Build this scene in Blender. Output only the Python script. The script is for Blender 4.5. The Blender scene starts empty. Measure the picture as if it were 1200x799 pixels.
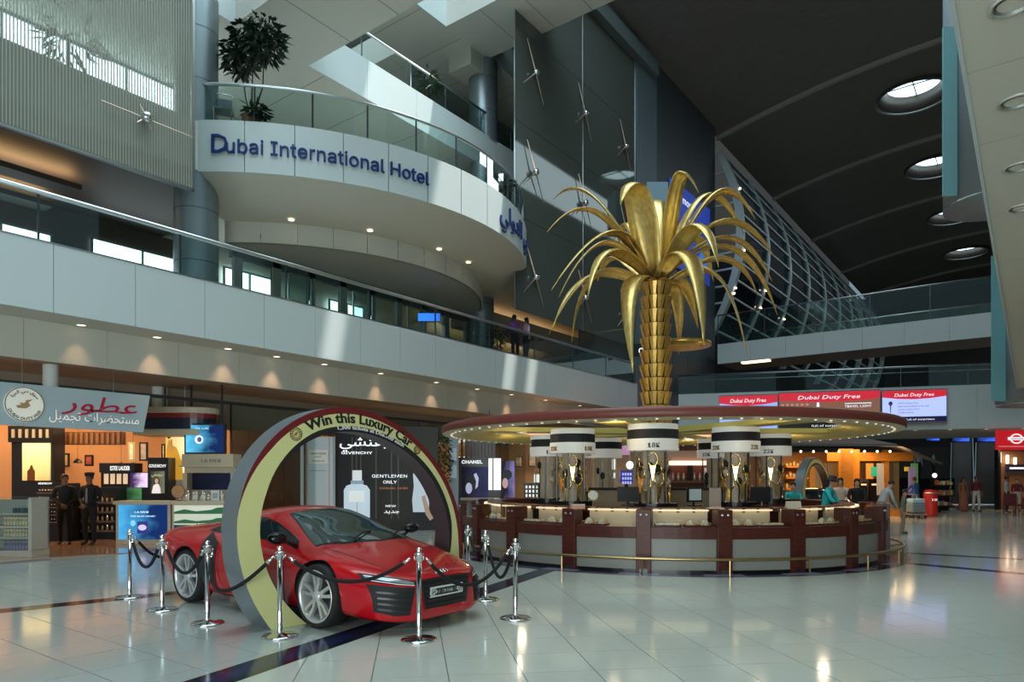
import bpy, math, random, unicodedata
from mathutils import Vector, Matrix, Euler
from mathutils.bvhtree import BVHTree
random.seed(7)
R = math.radians; PI = math.pi
S = bpy.context.scene; COL = S.collection
# ------------------------------------------------ camera, world, light, exposure
TH = R(36.8); F = 815.0; HY = 561.0; EYE = 1.6
FW = Vector((-math.sin(TH), math.cos(TH), 0)); RT = Vector((math.cos(TH), math.sin(TH), 0))
cd = bpy.data.cameras.new('camera'); cam = bpy.data.objects.new('camera', cd); COL.objects.link(cam)
cam.location = (0, 0, EYE); cam.rotation_euler = (R(90), 0, TH)
cd.sensor_width = 36; cd.lens = F / 1200 * 36; cd.shift_y = (HY - 399.5) / 1200; cd.clip_end = 400
S.camera = cam
S.view_settings.view_transform = 'Standard'; S.view_settings.look = 'None'
S.view_settings.exposure = 0.0; S.view_settings.gamma = 1; S.view_settings.use_curve_mapping = False
W = bpy.data.worlds.new('sky'); S.world = W; W.use_nodes = True
W.node_tree.nodes['Background'].inputs[0].default_value = (0.56, 0.81, 0.94, 1)
W.node_tree.nodes['Background'].inputs[1].default_value = 0.33
def lamp(name, kind, loc, energy, color, rot=(0, 0, 0), **k):
    l = bpy.data.lights.new(name, kind); l.energy = energy; l.color = color
    for a, b in k.items(): setattr(l, a, b)
    o = bpy.data.objects.new(name, l); o.location = loc; o.rotation_euler = rot; COL.objects.link(o); return o
# daylight through the roof glazing over the hall, and the sun behind it
lamp('roof_daylight', 'AREA', (-7.5, 9, 27), 6000, (0.74, 0.94, 1.0), shape='RECTANGLE', size=16, size_y=26)
lamp('front_fill', 'AREA', (3.9, -9.5, 2.6), 2000, (.90, 1.0, 1.0), rot=(R(93), 0, TH), shape='RECTANGLE', size=15, size_y=4.4)  # added area light behind the camera, brightening surfaces that face it
lamp('far_daylight', 'AREA', (-2, 62, 24.0), 1800, (0.8, 0.95, 1.0), shape='RECTANGLE', size=4, size_y=50)
SUN = lamp('sun', 'SUN', (0, 0, 40), 3.0, (1.0, 0.97, 0.90), angle=R(0.8)); SUN.rotation_euler = Vector((-.60, -.15, -.79)).to_track_quat('-Z', 'Y').to_euler()
S.cycles.use_denoising = True
S.cycles.max_bounces = 8; S.cycles.diffuse_bounces = 3; S.cycles.glossy_bounces = 3
S.cycles.transparent_max_bounces = 16; S.cycles.transmission_bounces = 4
S.cycles.sample_clamp_indirect = 4; S.cycles.caustics_reflective = False; S.cycles.caustics_refractive = False
# ------------------------------------------------ pixel -> world helpers (1200x799 frame)
def at(x, y, d): return Vector((0, 0, EYE)) + RT * ((x - 600) / F * d) + FW * d + Vector((0, 0, (HY - y) / F * d))
def onX(x, y, X): r = at(x, y, 1); return at(x, y, X / r.x)
def onY(x, y, Y): r = at(x, y, 1); return at(x, y, Y / r.y)
def ground(x, y): return at(x, y, EYE * F / (y - HY))
# ------------------------------------------------ materials
MATS = {}
def lin(c): return tuple(((v / 12.92) if v <= .04045 else ((v + .055) / 1.055) ** 2.4) for v in c)
def mat(name, col=(.5, .5, .5), rough=.5, metal=0, emit=0, ecol=None, coat=0, spec=.5, noise=0, nscale=8, bump=0, bscale=60, stretch=None):
    if name in MATS: return MATS[name]
    m = bpy.data.materials.new(name); m.use_nodes = True; nt = m.node_tree; b = nt.nodes['Principled BSDF']
    b.inputs['Base Color'].default_value = (*col, 1); b.inputs['Roughness'].default_value = rough
    b.inputs['Metallic'].default_value = metal; b.inputs['Specular IOR Level'].default_value = spec
    if coat: b.inputs['Coat Weight'].default_value = coat; b.inputs['Coat Roughness'].default_value = .03
    if emit: b.inputs['Emission Color'].default_value = (*(ecol or col), 1); b.inputs['Emission Strength'].default_value = emit
    if noise or bump:
        tc = nt.nodes.new('ShaderNodeTexCoord'); mp = nt.nodes.new('ShaderNodeMapping'); nt.links.new(tc.outputs['Object'], mp.inputs[0])
        if stretch: mp.inputs['Scale'].default_value = stretch
    if noise:
        n = nt.nodes.new('ShaderNodeTexNoise'); n.inputs['Scale'].default_value = nscale; n.inputs['Detail'].default_value = 6
        nt.links.new(mp.outputs[0], n.inputs['Vector'])
        r = nt.nodes.new('ShaderNodeValToRGB'); nt.links.new(n.outputs[0], r.inputs[0])
        r.color_ramp.elements[0].position = .3; r.color_ramp.elements[1].position = .7
        r.color_ramp.elements[0].color = (*[max(0, v * (1 - noise)) for v in col], 1)
        r.color_ramp.elements[1].color = (*[min(1, v * (1 + noise)) for v in col], 1)
        nt.links.new(r.outputs[0], b.inputs['Base Color'])
    if bump:
        n = nt.nodes.new('ShaderNodeTexNoise'); n.inputs['Scale'].default_value = bscale; nt.links.new(mp.outputs[0], n.inputs['Vector'])
        bp = nt.nodes.new('ShaderNodeBump'); bp.inputs['Strength'].default_value = bump; bp.inputs['Distance'].default_value = .01
        nt.links.new(n.outputs[0], bp.inputs['Height']); nt.links.new(bp.outputs[0], b.inputs['Normal'])
    MATS[name] = m; return m
def glass(name, tint=(.8, .93, .92), refl=.10, rough=.02, cover=0, ccol=(.3, .3, .3), fres=.45):
    if name in MATS: return MATS[name]
    m = bpy.data.materials.new(name); m.use_nodes = True; nt = m.node_tree; nt.nodes.clear(); L = nt.links.new
    out = nt.nodes.new('ShaderNodeOutputMaterial'); t = nt.nodes.new('ShaderNodeBsdfTransparent'); t.inputs[0].default_value = (*tint, 1)
    g = nt.nodes.new('ShaderNodeBsdfGlossy'); g.inputs['Roughness'].default_value = rough; g.inputs[0].default_value = (.9, .97, .97, 1)
    lw = nt.nodes.new('ShaderNodeLayerWeight'); lw.inputs[0].default_value = .25
    ma = nt.nodes.new('ShaderNodeMath'); ma.operation = 'MULTIPLY_ADD'; ma.inputs[1].default_value = fres; ma.inputs[2].default_value = refl
    L(lw.outputs['Fresnel'], ma.inputs[0]); ma.use_clamp = True
    mx = nt.nodes.new('ShaderNodeMixShader'); L(ma.outputs[0], mx.inputs[0]); L(g.outputs[0], mx.inputs[2])
    if cover:
        d = nt.nodes.new('ShaderNodeBsdfDiffuse'); d.inputs[0].default_value = (*ccol, 1)
        m2 = nt.nodes.new('ShaderNodeMixShader'); m2.inputs[0].default_value = cover; L(t.outputs[0], m2.inputs[1]); L(d.outputs[0], m2.inputs[2])
        L(m2.outputs[0], mx.inputs[1])
    else: L(t.outputs[0], mx.inputs[1])
    L(mx.outputs[0], out.inputs[0]); MATS[name] = m; return m
# ------------------------------------------------ geometry collector
class G:
    def __init__(s): s.v = []; s.f = []; s.mi = []; s.cur = 0
    def add(s, vs, fs):
        o = len(s.v); s.v += [tuple(p) for p in vs]
        for f in fs: s.f.append([i + o for i in f]); s.mi.append(s.cur)
        return s
    def box(s, x0, x1, y0, y1, z0, z1):
        return s.add([(x0, y0, z0), (x1, y0, z0), (x1, y1, z0), (x0, y1, z0), (x0, y0, z1), (x1, y0, z1), (x1, y1, z1), (x0, y1, z1)],
              [(3, 2, 1, 0), (4, 5, 6, 7), (0, 1, 5, 4), (1, 2, 6, 5), (2, 3, 7, 6), (3, 0, 4, 7)])
    def extr(s, pts, vec):
        n = len(pts); vec = Vector(vec); a = [Vector(p) for p in pts]
        return s.add(a + [p + vec for p in a], [tuple(range(n))[::-1], tuple(range(n, 2 * n))] + [(i, (i + 1) % n, (i + 1) % n + n, i + n) for i in range(n)])
    def prism(s, xy, z0, z1): return s.extr([(x, y, z0) for x, y in xy], (0, 0, z1 - z0))
    def tube(s, path, r, n=8, closed=False):
        P = [Vector(p) for p in path]; m = len(P); rr = r if isinstance(r, (list, tuple)) else [r] * m; vs = []
        up = None
        for i, p in enumerate(P):
            t = (P[(i + 1) % m] - P[i - 1]) if closed else (P[min(i + 1, m - 1)] - P[max(i - 1, 0)])
            t = t.normalized() if t.length > 1e-9 else Vector((0, 0, 1))
            if up is None: up = Vector((0, 0, 1)) if abs(t.z) < .9 else Vector((1, 0, 0))
            a = t.cross(up).normalized(); b = a.cross(t).normalized(); up = b
            vs += [p + (a * math.cos(k * 2 * PI / n) + b * math.sin(k * 2 * PI / n)) * rr[i] for k in range(n)]
        fs = []
        for i in range(m if closed else m - 1):
            j = (i + 1) % m
            fs += [(i * n + k, i * n + (k + 1) % n, j * n + (k + 1) % n, j * n + k) for k in range(n)]
        if not closed: fs += [tuple(range(n))[::-1], tuple(range((m - 1) * n, m * n))]
        return s.add(vs, fs)
    def lathe(s, prof, n=24, c=(0, 0), a0=0, a1=2 * PI, sx=1, sy=1):
        full = abs(a1 - a0 - 2 * PI) < 1e-6; m = n if full else n + 1; vs = []
        for k in range(m):
            a = a0 + (a1 - a0) * k / n
            vs += [(c[0] + r * math.cos(a) * sx, c[1] + r * math.sin(a) * sy, z) for r, z in prof]
        q = len(prof); fs = []
        for k in range(n):
            k2 = (k + 1) % m
            fs += [(k * q + i, k2 * q + i, k2 * q + i + 1, k * q + i + 1) for i in range(q - 1)]
        return s.add(vs, fs)
    def cyl(s, c, r, z0, z1, n=20, r1=None):
        r1 = r if r1 is None else r1
        return s.lathe([(0, z0), (r, z0), (r1, z1), (0, z1)], n, c)
    def grid(s, rows):
        m = len(rows[0]); vs = [p for r in rows for p in r]
        return s.add(vs, [(i * m + j, i * m + j + 1, (i + 1) * m + j + 1, (i + 1) * m + j) for i in range(len(rows) - 1) for j in range(m - 1)])
    def ell(s, c, r, n=12, m=8):
        return s.add(*ellv(c, r, n, m))
    def xf(s, M, i0=0): s.v[i0:] = [tuple(M @ Vector(p)) for p in s.v[i0:]]; return s
    def mesh(s, name, mats, smooth=False):
        me = bpy.data.meshes.new(name); me.from_pydata(s.v, [], s.f)
        for m in (mats if isinstance(mats, (list, tuple)) else [mats]): me.materials.append(m)
        if isinstance(mats, (list, tuple)): me.polygons.foreach_set('material_index', s.mi)
        if smooth: me.polygons.foreach_set('use_smooth', [True] * len(me.polygons))
        me.update(); return me
    def link(s, name, mats, parent=None, smooth=False, bevel=0, kind=None, weld=False):
        me = s.mesh(name, mats, smooth)
        o = bpy.data.objects.new(name, me); COL.objects.link(o)
        if parent: o.parent = parent
        if bevel:
            b = o.modifiers.new('bevel', 'BEVEL'); b.width = bevel; b.segments = 2; b.limit_method = 'ANGLE'
        if smooth == 'auto': autosmooth(me)
        if kind: o['kind'] = kind
        return o
def ellv(c, r, n, m):
    vs = []; fs = []
    for i in range(m + 1):
        t = PI * i / m
        vs += [(c[0] + r[0] * math.sin(t) * math.cos(2 * PI * k / n), c[1] + r[1] * math.sin(t) * math.sin(2 * PI * k / n), c[2] - r[2] * math.cos(t)) for k in range(n)]
    for i in range(m): fs += [(i * n + k, i * n + (k + 1) % n, (i + 1) * n + (k + 1) % n, (i + 1) * n + k) for k in range(n)]
    return vs, fs
def autosmooth(me, ang=R(35)):
    import bmesh
    bm = bmesh.new(); bm.from_mesh(me); bmesh.ops.remove_doubles(bm, verts=bm.verts, dist=1e-5); bmesh.ops.recalc_face_normals(bm, faces=bm.faces)
    for e in bm.edges: e.smooth = not (len(e.link_faces) != 2 or e.calc_face_angle(0) > ang)
    for f in bm.faces: f.smooth = True
    bm.to_mesh(me); bm.free()
def tag(o, label=None, cat=None, group=None, kind=None):
    if label: o['label'] = label
    if cat: o['category'] = cat
    if group: o['group'] = group
    if kind: o['kind'] = kind
    return o
def thing(name, label, cat, loc=(0, 0, 0), rz=0, group=None):
    o = bpy.data.objects.new(name, None); o.empty_display_size = .1; COL.objects.link(o); o.location = loc; o.rotation_euler = (0, 0, rz)
    return tag(o, label, cat, group)
def struct(name, loc=(0, 0, 0), rz=0, label=None):
    o = bpy.data.objects.new(name, None); o.empty_display_size = .1; COL.objects.link(o); o.location = loc; o.rotation_euler = (0, 0, rz); o['kind'] = 'structure'
    if label: o['label'] = label
    return o
KIDS = None
def dup(root, loc, rz=None, label=None, parent=None):
    c = root.copy(); COL.objects.link(c)
    if parent is not None: c.parent = parent
    c.location = loc
    if rz is not None: c.rotation_euler = (0, 0, rz)
    if label: c['label'] = label
    def rec(a, b):
        for ch in a.children:
            d = ch.copy(); COL.objects.link(d); d.parent = b; rec(ch, d)
    rec(root, c); return c
def share(o, M=None, parent=None, loc=None, rot=None, name=None):  # a repeat of one part, sharing its mesh
    c = o.copy(); COL.objects.link(c); c.parent = parent or o.parent
    if name: c.name = name
    if loc is not None: c.location = loc
    if rot is not None: c.rotation_euler = rot
    return c
ORD = 'first second third fourth fifth sixth seventh eighth ninth tenth eleventh twelfth thirteenth fourteenth fifteenth sixteenth'.split()
# ------------------------------------------------ lettering
PF = {}
for cp in list(range(0xFE70, 0xFEFD)):
    dcm = unicodedata.decomposition(chr(cp)).split()
    if len(dcm) == 2 and dcm[0] in ('<isolated>', '<final>', '<initial>', '<medial>'):
        PF.setdefault(chr(int(dcm[1], 16)), {})[dcm[0][1:2]] = chr(cp)
def arabic(s):
    out = []
    for i, ch in enumerate(s):
        f = PF.get(ch)
        if not f: out.append(ch); continue
        pv = i > 0 and 'i' in PF.get(s[i - 1], {}) ; nx = i + 1 < len(s) and s[i + 1] in PF and 'i' in f and 'f' in PF[s[i + 1]]
        k = 'm' if pv and nx else 'f' if pv else 'i' if nx and 'i' in f else 'i'
        if not pv and not nx: k = 'is'
        out.append(f.get(k, f.get('f', ch)) if k != 'is' else [v for kk, v in f.items()][0])
    return ''.join(out[::-1])
for ch, f in list(PF.items()):  # 'isolated' and 'initial' share a first letter: sort them apart
    g = {}
    for cp in range(0xFE70, 0xFEFD):
        dcm = unicodedata.decomposition(chr(cp)).split()
        if len(dcm) == 2 and dcm[1] == '%04X' % ord(ch): g[{'<isolated>': 'o', '<final>': 'f', '<initial>': 'i', '<medial>': 'm'}[dcm[0]]] = chr(cp)
    PF[ch] = g
def arabic(s):
    out = []
    for i, ch in enumerate(s):
        f = PF.get(ch)
        if not f: out.append(ch); continue
        pv = i > 0 and 'i' in PF.get(s[i - 1], {}); nx = i + 1 < len(s) and 'i' in f and 'f' in PF.get(s[i + 1], {})
        out.append(f.get('m' if pv and nx else 'f' if pv else 'i' if nx else 'o', ch))
    return ''.join(out[::-1])
FONT = None
try: FONT = bpy.data.fonts.load(bpy.utils.system_resource('DATAFILES', path='fonts') + '/Inter.woff2')   # the sans serif that ships with Blender
except Exception: pass
def text_geo(s, size=1, ext=.02, offset=0, spacing=1, align='CENTER', shear=0, res=2, sans=True):
    c = bpy.data.curves.new('t', 'FONT'); c.body = s; c.size = size; c.extrude = ext; c.offset = offset; c.space_character = spacing
    c.align_x = align; c.resolution_u = res; c.shear = shear
    if FONT and sans and 'D' not in s and all(ord(ch) < 0x600 for ch in s): c.font = FONT
    if FONT and sans: c.offset = offset * .4
    o = bpy.data.objects.new('t', c); COL.objects.link(o)
    dg = bpy.context.evaluated_depsgraph_get(); me = bpy.data.meshes.new_from_object(o.evaluated_get(dg))
    import bmesh
    bm = bmesh.new(); bm.from_mesh(me); bmesh.ops.triangulate(bm, faces=bm.faces); bm.to_mesh(me); bm.free()
    g = G(); g.v = [tuple(v.co) for v in me.vertices]; g.f = [list(p.vertices) for p in me.polygons]; g.mi = [0] * len(g.f)
    bpy.data.objects.remove(o); bpy.data.curves.remove(c); bpy.data.meshes.remove(me); return g
def width(g): xs = [p[0] for p in g.v] or [0]; return min(xs), max(xs)
def frame(o, x, up):  # matrix: text x along x, y along up
    x = Vector(x).normalized(); up = Vector(up).normalized(); n = x.cross(up)
    M = Matrix((x, up, n)).transposed().to_4x4(); M.translation = Vector(o); return M
def text(s, size, m, parent, o, x=(1, 0, 0), up=(0, 0, 1), ext=.004, fit=None, name='lettering', **k):
    g = text_geo(s, size, ext, **k)
    if fit:
        a, b = width(g); kx = fit / max(b - a, 1e-6); g.v = [((p[0] - (a + b) / 2) * kx, p[1], p[2]) for p in g.v]
    g.xf(frame(o, x, up)); return g.link(name, m, parent)
def letters(s, size, fn, m, parent, ext=.02, total=None, name='letter', **k):
    """every letter a part; fn(u, v, w) maps run along the line, height, depth to a point"""
    adv = [0.]
    for i in range(1, len(s) + 1):
        adv.append(width(text_geo(s[:i].replace('D', 'O') + '|', size, 0, align='LEFT', **k))[1])
    base = width(text_geo('|', size, 0, align='LEFT', **k))[1]
    adv = [0.] + [a - base for a in adv[1:]]
    sc = (total / adv[-1]) if total else 1
    for i, ch in enumerate(s):
        if ch == ' ': continue
        g = text_geo(ch, size, ext, align='LEFT', **k)
        if ch == 'D': g.v = [(p[0] * .92, p[1] * .98, p[2]) for p in g.v]
        g.v = [tuple(fn((p[0] + adv[i]) * sc, p[1], p[2])) for p in g.v]
        g.link(name, m, parent)
    return adv[-1] * sc
# ------------------------------------------------ shared materials
WHITE = mat('white_panel', lin((.80, .84, .84)), .42); WHITE2 = mat('white_plaster', lin((.83, .83, .80)), .6)
BEIGE = mat('beige_plaster', lin((.72, .71, .66)), .6); SOFF = mat('soffit_panel', lin((.78, .77, .72)), .55)
TEAL = mat('teal_panel', lin((.45, .68, .70)), .35)
STEEL = mat('brushed_steel', (.62, .66, .68), .28, 1); CHROME = mat('chrome', (.78, .78, .78), .08, 1); DSTEEL = mat('dark_steel', (.10, .12, .13), .4, 1)
BRASS = mat('brass', (.50, .35, .16), .30, 1); BLACK = mat('black_gloss', (.008, .008, .009), .25); MBLACK = mat('matt_black', (.012, .012, .013), .7)
GAP = mat('joint_shadow', (.10, .12, .12), .8)
RAILG = glass('railing_glass', (.86, .95, .94), .03); CLEAR = glass('clear_glass', (.95, .98, .97), .04)
WOOD = mat('mahogany', (.085, .016, .010), .38, spec=.3, noise=.35, nscale=5, stretch=(1, 1, 8))
GREYC = mat('column_grey', lin((.55, .60, .62)), .35, .6)
# ================================================================ FLOOR
floor = struct('floor')
GRAN_L = mat('granite_light', lin((.80, .81, .77)), .10, noise=.10, nscale=90, spec=.55)
GRAN_S = mat('granite_speckled', lin((.70, .73, .71)), .10, noise=.22, nscale=120, spec=.55)
GROUT = mat('grout', lin((.40, .41, .40)), .5)
NAVY = mat('inlay_navy', (.012, .018, .07), .12, noise=.5, nscale=40); INBLK = mat('inlay_black', (.012, .013, .018), .12)
LAV = mat('inlay_lavender', lin((.62, .60, .72)), .12); BRN = mat('inlay_brown', lin((.55, .42, .33)), .14, noise=.15, nscale=40)
G().box(-60, 30, -14, 110, -.20, -.006).link('floor_base', GROUT, floor)
def clip(poly, nx, ny, c):   # keep nx*x+ny*y <= c
    out = []
    for i in range(len(poly)):
        p, q = poly[i - 1], poly[i]; a = nx * p[0] + ny * p[1] - c; b = nx * q[0] + ny * q[1] - c
        if (a <= 0) != (b <= 0): t = a / (a - b); out.append((p[0] + (q[0] - p[0]) * t, p[1] + (q[1] - p[1]) * t))
        if b <= 0: out.append(q)
    return out
def line(p, q): nx, ny = q[1] - p[1], -(q[0] - p[0]); return nx, ny, nx * p[0] + ny * p[1]   # right side of p->q is positive
AL0, AL1 = (-5.26, 2.4), (-7.18, 11.0); AR0, AR1 = (-4.87, 2.4), (-6.85, 11.0)     # the two edges of the dark band under the car
BL0, BL1 = (-10.32, 2.2), (-9.35, 7.2); BR0, BR1 = (-9.98, 2.2), (-9.12, 7.2)
KC = Vector((-7.01, 15.25, 0)); KR = 4.72
lA = line(AL0, AL1); rA = line(AR0, AR1)
cells = []
T = .612; g_ = .004
for i in range(-30, 40):
    for j in range(-6, 40):     # left field, along the building
        x, y = -6.87 + i * T, 2.51 + j * .60 - 3.0
        if x < -16 or x > -3 or y > 16: continue
        p = [(x + g_, y + g_), (x + T - g_, y + g_), (x + T - g_, y + .6 - g_), (x + g_, y + .6 - g_)]
        p = clip(p, *lA)
        if len(p) > 2: cells.append((p, 0))
s2 = .70710678; Q = .6117
for i in range(-60, 80):
    for j in range(-60, 80):    # right field, turned 45 degrees
        u0, v0 = .905 + i * Q, -5.656 + j * Q   # u=(x+y)/sqrt2, v=(x-y)/sqrt2
        um, vm = u0 + Q / 2, v0 + Q / 2; x, y = (um + vm) * s2, (um - vm) * s2
        if x < -8.5 or x > 14 or y < -4 or y > 44 or (x - KC.x) ** 2 + (y - KC.y) ** 2 < 18: continue
        if y > 15 and x < -14: continue
        p = [((u + v) * s2, (u - v) * s2) for u, v in ((u0 + g_, v0 + g_), (u0 + Q - g_, v0 + g_), (u0 + Q - g_, v0 + Q - g_), (u0 + g_, v0 + Q - g_))][::-1]
        p = clip(p, -rA[0], -rA[1], -rA[2])
        if len(p) > 2: cells.append((p, 1))
def area(c):
    cx = sum(q[0] for q in c[0]) / len(c[0]); cy = sum(q[1] for q in c[0]) / len(c[0]); v = Vector((cx, cy, 0)); d = v.dot(FW)
    if d < 1.5: return 0
    px = 600 + v.dot(RT) / d * F; py = HY + EYE / d * F
    return (1 if -40 < px < 1240 and py < 840 else 0) / d ** 3
cells.sort(key=area, reverse=True)
rest = [G(), G()]
for n, (p, k) in enumerate(cells):
    if n < 290: G().prism(p, -.006, random.uniform(-.0004, .0006)).link('tile', (GRAN_S, GRAN_L)[k], floor)
    else: rest[k].prism(p, -.006, 0)
rest[0].link('tile_field', GRAN_S, floor, kind='stuff'); rest[1].link('tile_field', GRAN_L, floor, kind='stuff')
G().prism([(-60, -14), (-10, -14), (-16, 2), (-16, 16), (-14, 16), (-14, 44), (14, 44), (14, -4), (30, -4), (30, 110), (-60, 110)], -.006, -.003).link('plain_paving', GRAN_L, floor)
def strip(p0, p1, q0, q1, m, z=.002): return G().prism([p0, q0, q1, p1], -.004, z).link('inlay_strip', m, floor)
def mixp(a, b, t): return (a[0] + (b[0] - a[0]) * t, a[1] + (b[1] - a[1]) * t)
strip(AL0, AL1, mixp(AL0, AR0, .2), mixp(AL1, AR1, .2), INBLK); strip(mixp(AL0, AR0, .2), mixp(AL1, AR1, .2), mixp(AL0, AR0, .78), mixp(AL1, AR1, .78), NAVY); strip(mixp(AL0, AR0, .78), mixp(AL1, AR1, .78), AR0, AR1, INBLK)
strip(BL0, BL1, BR0, BR1, INBLK)
def rad(a, r): return (KC.x + r * math.cos(a), KC.y + r * math.sin(a))
G().lathe([(4.4, -.005), (4.4, .0025), (5.12, .0025), (5.12, -.005)], 96, (KC.x, KC.y)).link('inlay_ring', INBLK, floor)
for k in range(44):
    a0, a1 = k * 2 * PI / 44, (k + .96) * 2 * PI / 44
    n = 4; ins = [rad(a0 + (a1 - a0) * i / n, 4.78) for i in range(n + 1)]; outs = [rad(a0 + (a1 - a0) * i / n, 5.03) for i in range(n + 1)]
    G().prism(ins[::-1] + outs, .001, .004).link('inlay_tile', LAV if k % 2 else NAVY, floor)
strip((-2.1, 17.0), (8, 16.98), (-2.2, 17.25), (8, 17.23), INBLK); strip((-1.95, 14.9), (8, 12.2), (-1.95, 15.2), (8, 12.5), INBLK)
# shop floor behind the left threshold
sf = [ground(-40, 662), ground(0, 657), ground(105, 650), ground(207, 645), ground(262, 640), ground(330, 636)]
G().prism([(p.x, p.y) for p in sf] + [(-16, 16), (-24, 16), (-24, 3)], -.004, .003).link('shop_paving', mat('shop_floor', lin((.62, .47, .36)), .08, noise=.2, nscale=30), floor)
# ================================================================ LEFT GALLERY, level one
X1 = -15.6; Z0, Z1 = 4.93, 6.24
gal = struct('balcony', label='long white first floor gallery along the left side'); gal.name = 'gallery'
G().box(-24, X1 - .05, -6, 31.2, Z0 + .02, Z1).link('slab', WHITE2, gal)
for k in range(23):
    y0 = 5.62 - 1.58 * 6 + 1.58 * k
    if y0 > 31: break
    G().box(X1 - .05, X1, y0 + .006, min(y0 + 1.574, 31.2), Z0 - .02, Z1 + .03).link('fascia_panel', WHITE, gal)
G().box(-16.64, X1 - .05, -6, 31.2, Z0 - .02, Z0 + .02).link('soffit', SOFF, gal)
for k in range(23):
    y0 = -5.9 + 1.62 * k
    G().box(-16.68, -16.62, y0 + .004, y0 + 1.616, 4.08, Z0 - .02).link('frieze_panel', SOFF, gal)
G().box(-30, -16.68, -6, 31.2, 4.08, 4.16).link('shop_ceiling', mat('shop_ceiling', lin((.62, .54, .46)), .6), gal)
G().box(X1 - .06, X1 + .01, -6, 31.2, Z1 + .03, Z1 + .06).link('trim', STEEL, gal)
# ---- railing
def railing(name, label, pts, z, h=1.05, pan=1.9, gm=RAILG, rr=.04, posts=True, double=False):
    """glass railing along a polyline of (x, y)"""
    t = thing(name, label, 'railing', (pts[0][0], pts[0][1], z)); o = Vector((pts[0][0], pts[0][1], 0))
    P = [Vector((x, y, 0)) - o for x, y in pts]
    G().tube([p + Vector((0, 0, h)) for p in P], rr, 10).link('handrail', STEEL, t, True)
    L = [0]
    for a, b in zip(P, P[1:]): L.append(L[-1] + (b - a).length)
    def pos(s):
        for i in range(len(P) - 1):
            if s <= L[i + 1] + 1e-6: return P[i] + (P[i + 1] - P[i]) * ((s - L[i]) / (L[i + 1] - L[i]))
        return P[-1]
    n = max(1, round(L[-1] / pan))
    for k in range(n):
        s0, s1 = L[-1] * k / n + .012, L[-1] * (k + 1) / n - .012; m = 1 if len(P) == 2 else 4
        q = [pos(s0 + (s1 - s0) * i / m) for i in range(m + 1)]; nn = []
        for i in range(m + 1):
            d = q[min(i + 1, m)] - q[max(i - 1, 0)]; nn.append(Vector((-d.y, d.x, 0)).normalized() * .006)
        G().prism([tuple((a + b)[:2]) for a, b in zip(q, nn)] + [tuple((a - b)[:2]) for a, b in list(zip(q, nn))[::-1]], .02, h - rr).link('glass_panel', gm, t)
    if posts:
        for k in range(n + 1):
            p = pos(L[-1] * k / n); G().box(p.x - .018, p.x + .018, p.y - .018, p.y + .018, 0, h - rr * .5).link('post', DSTEEL, t)
    if double: G().tube([p + Vector((-.08, 0, h - .28)) for p in P], .025, 8).link('lower_rail', STEEL, t, True)
    return t
railing('glass_railing', 'steel handrail over green glass along the long left gallery', [(X1 - .09, -6), (X1 - .09, 31.0)], Z1, 1.02, 2.9, rr=.055)
# ---- gallery end, back wall, ceiling, windows
wl = struct('wall_left')
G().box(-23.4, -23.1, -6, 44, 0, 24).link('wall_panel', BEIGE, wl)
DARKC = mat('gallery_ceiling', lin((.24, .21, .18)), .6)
G().box(-23.2, -17.9, -6, 11.5, 9.62, 9.8).link('gallery_ceiling', DARKC, wl); G().box(-23.09, -23.04, -6, 12, 6.26, 9.6).link('wall_panel', mat('gallery_wall_shaded', lin((.27, .23, .19)), .6), wl)  # dark panel over the beige wall, its colour standing in for lack of light
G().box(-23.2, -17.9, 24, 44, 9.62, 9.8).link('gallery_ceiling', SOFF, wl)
WARM = (1.0, .62, .28)
COVE = mat('cove_light', (1, .6, .25), .5, emit=3.0, ecol=WARM)
DAY = mat('window_daylight', (.9, 1, 1), .5, emit=3.2, ecol=(.80, .97, 1.0))
MUL = mat('mullion_grey', lin((.42, .46, .46)), .4, .4)
def window(name, x, ya, yb, za, zb, n, m=None, rows=1, t=.06):
    w = struct(name, (x, ya, za)); G().box(-.05, -.02, 0, yb - ya, 0, zb - za).link('pane_glow', m or DAY, w)
    for k in range(n + 1):
        y = (yb - ya) * k / n; G().box(-.03, .05, y - t / 2, y + t / 2, 0, zb - za).link('mullion', MUL, w)
    for k in range(rows + 1):
        z = (zb - za) * k / rows; G().box(-.03, .04, -t / 2, yb - ya + t / 2, z - t / 2, z + t / 2).link('transom', MUL, w)
    return w
window('window_1', -22.95, 2.0, 8.2, 8.0, 8.72, 5); window('window_2', -22.95, 9.3, 12.3, 8.0, 8.95, 2)
for k, (y0, x0) in enumerate(((3.0, -20.4), (3.0, -22.3))):
    G().box(x0 - .30, x0 + .30, y0, 7.9, 9.22, 9.26).box(x0 - .30, x0 - .27, y0, 7.9, 9.26, 9.36).box(x0 + .27, x0 + .30, y0, 7.9, 9.26, 9.36).link('cove_trough', DARKC, wl)
    lamp('cove_lamp', 'AREA', (x0, 5.5, 9.32), 70, WARM, rot=(PI, 0, 0), shape='RECTANGLE', size=.4, size_y=4.6)
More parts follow.
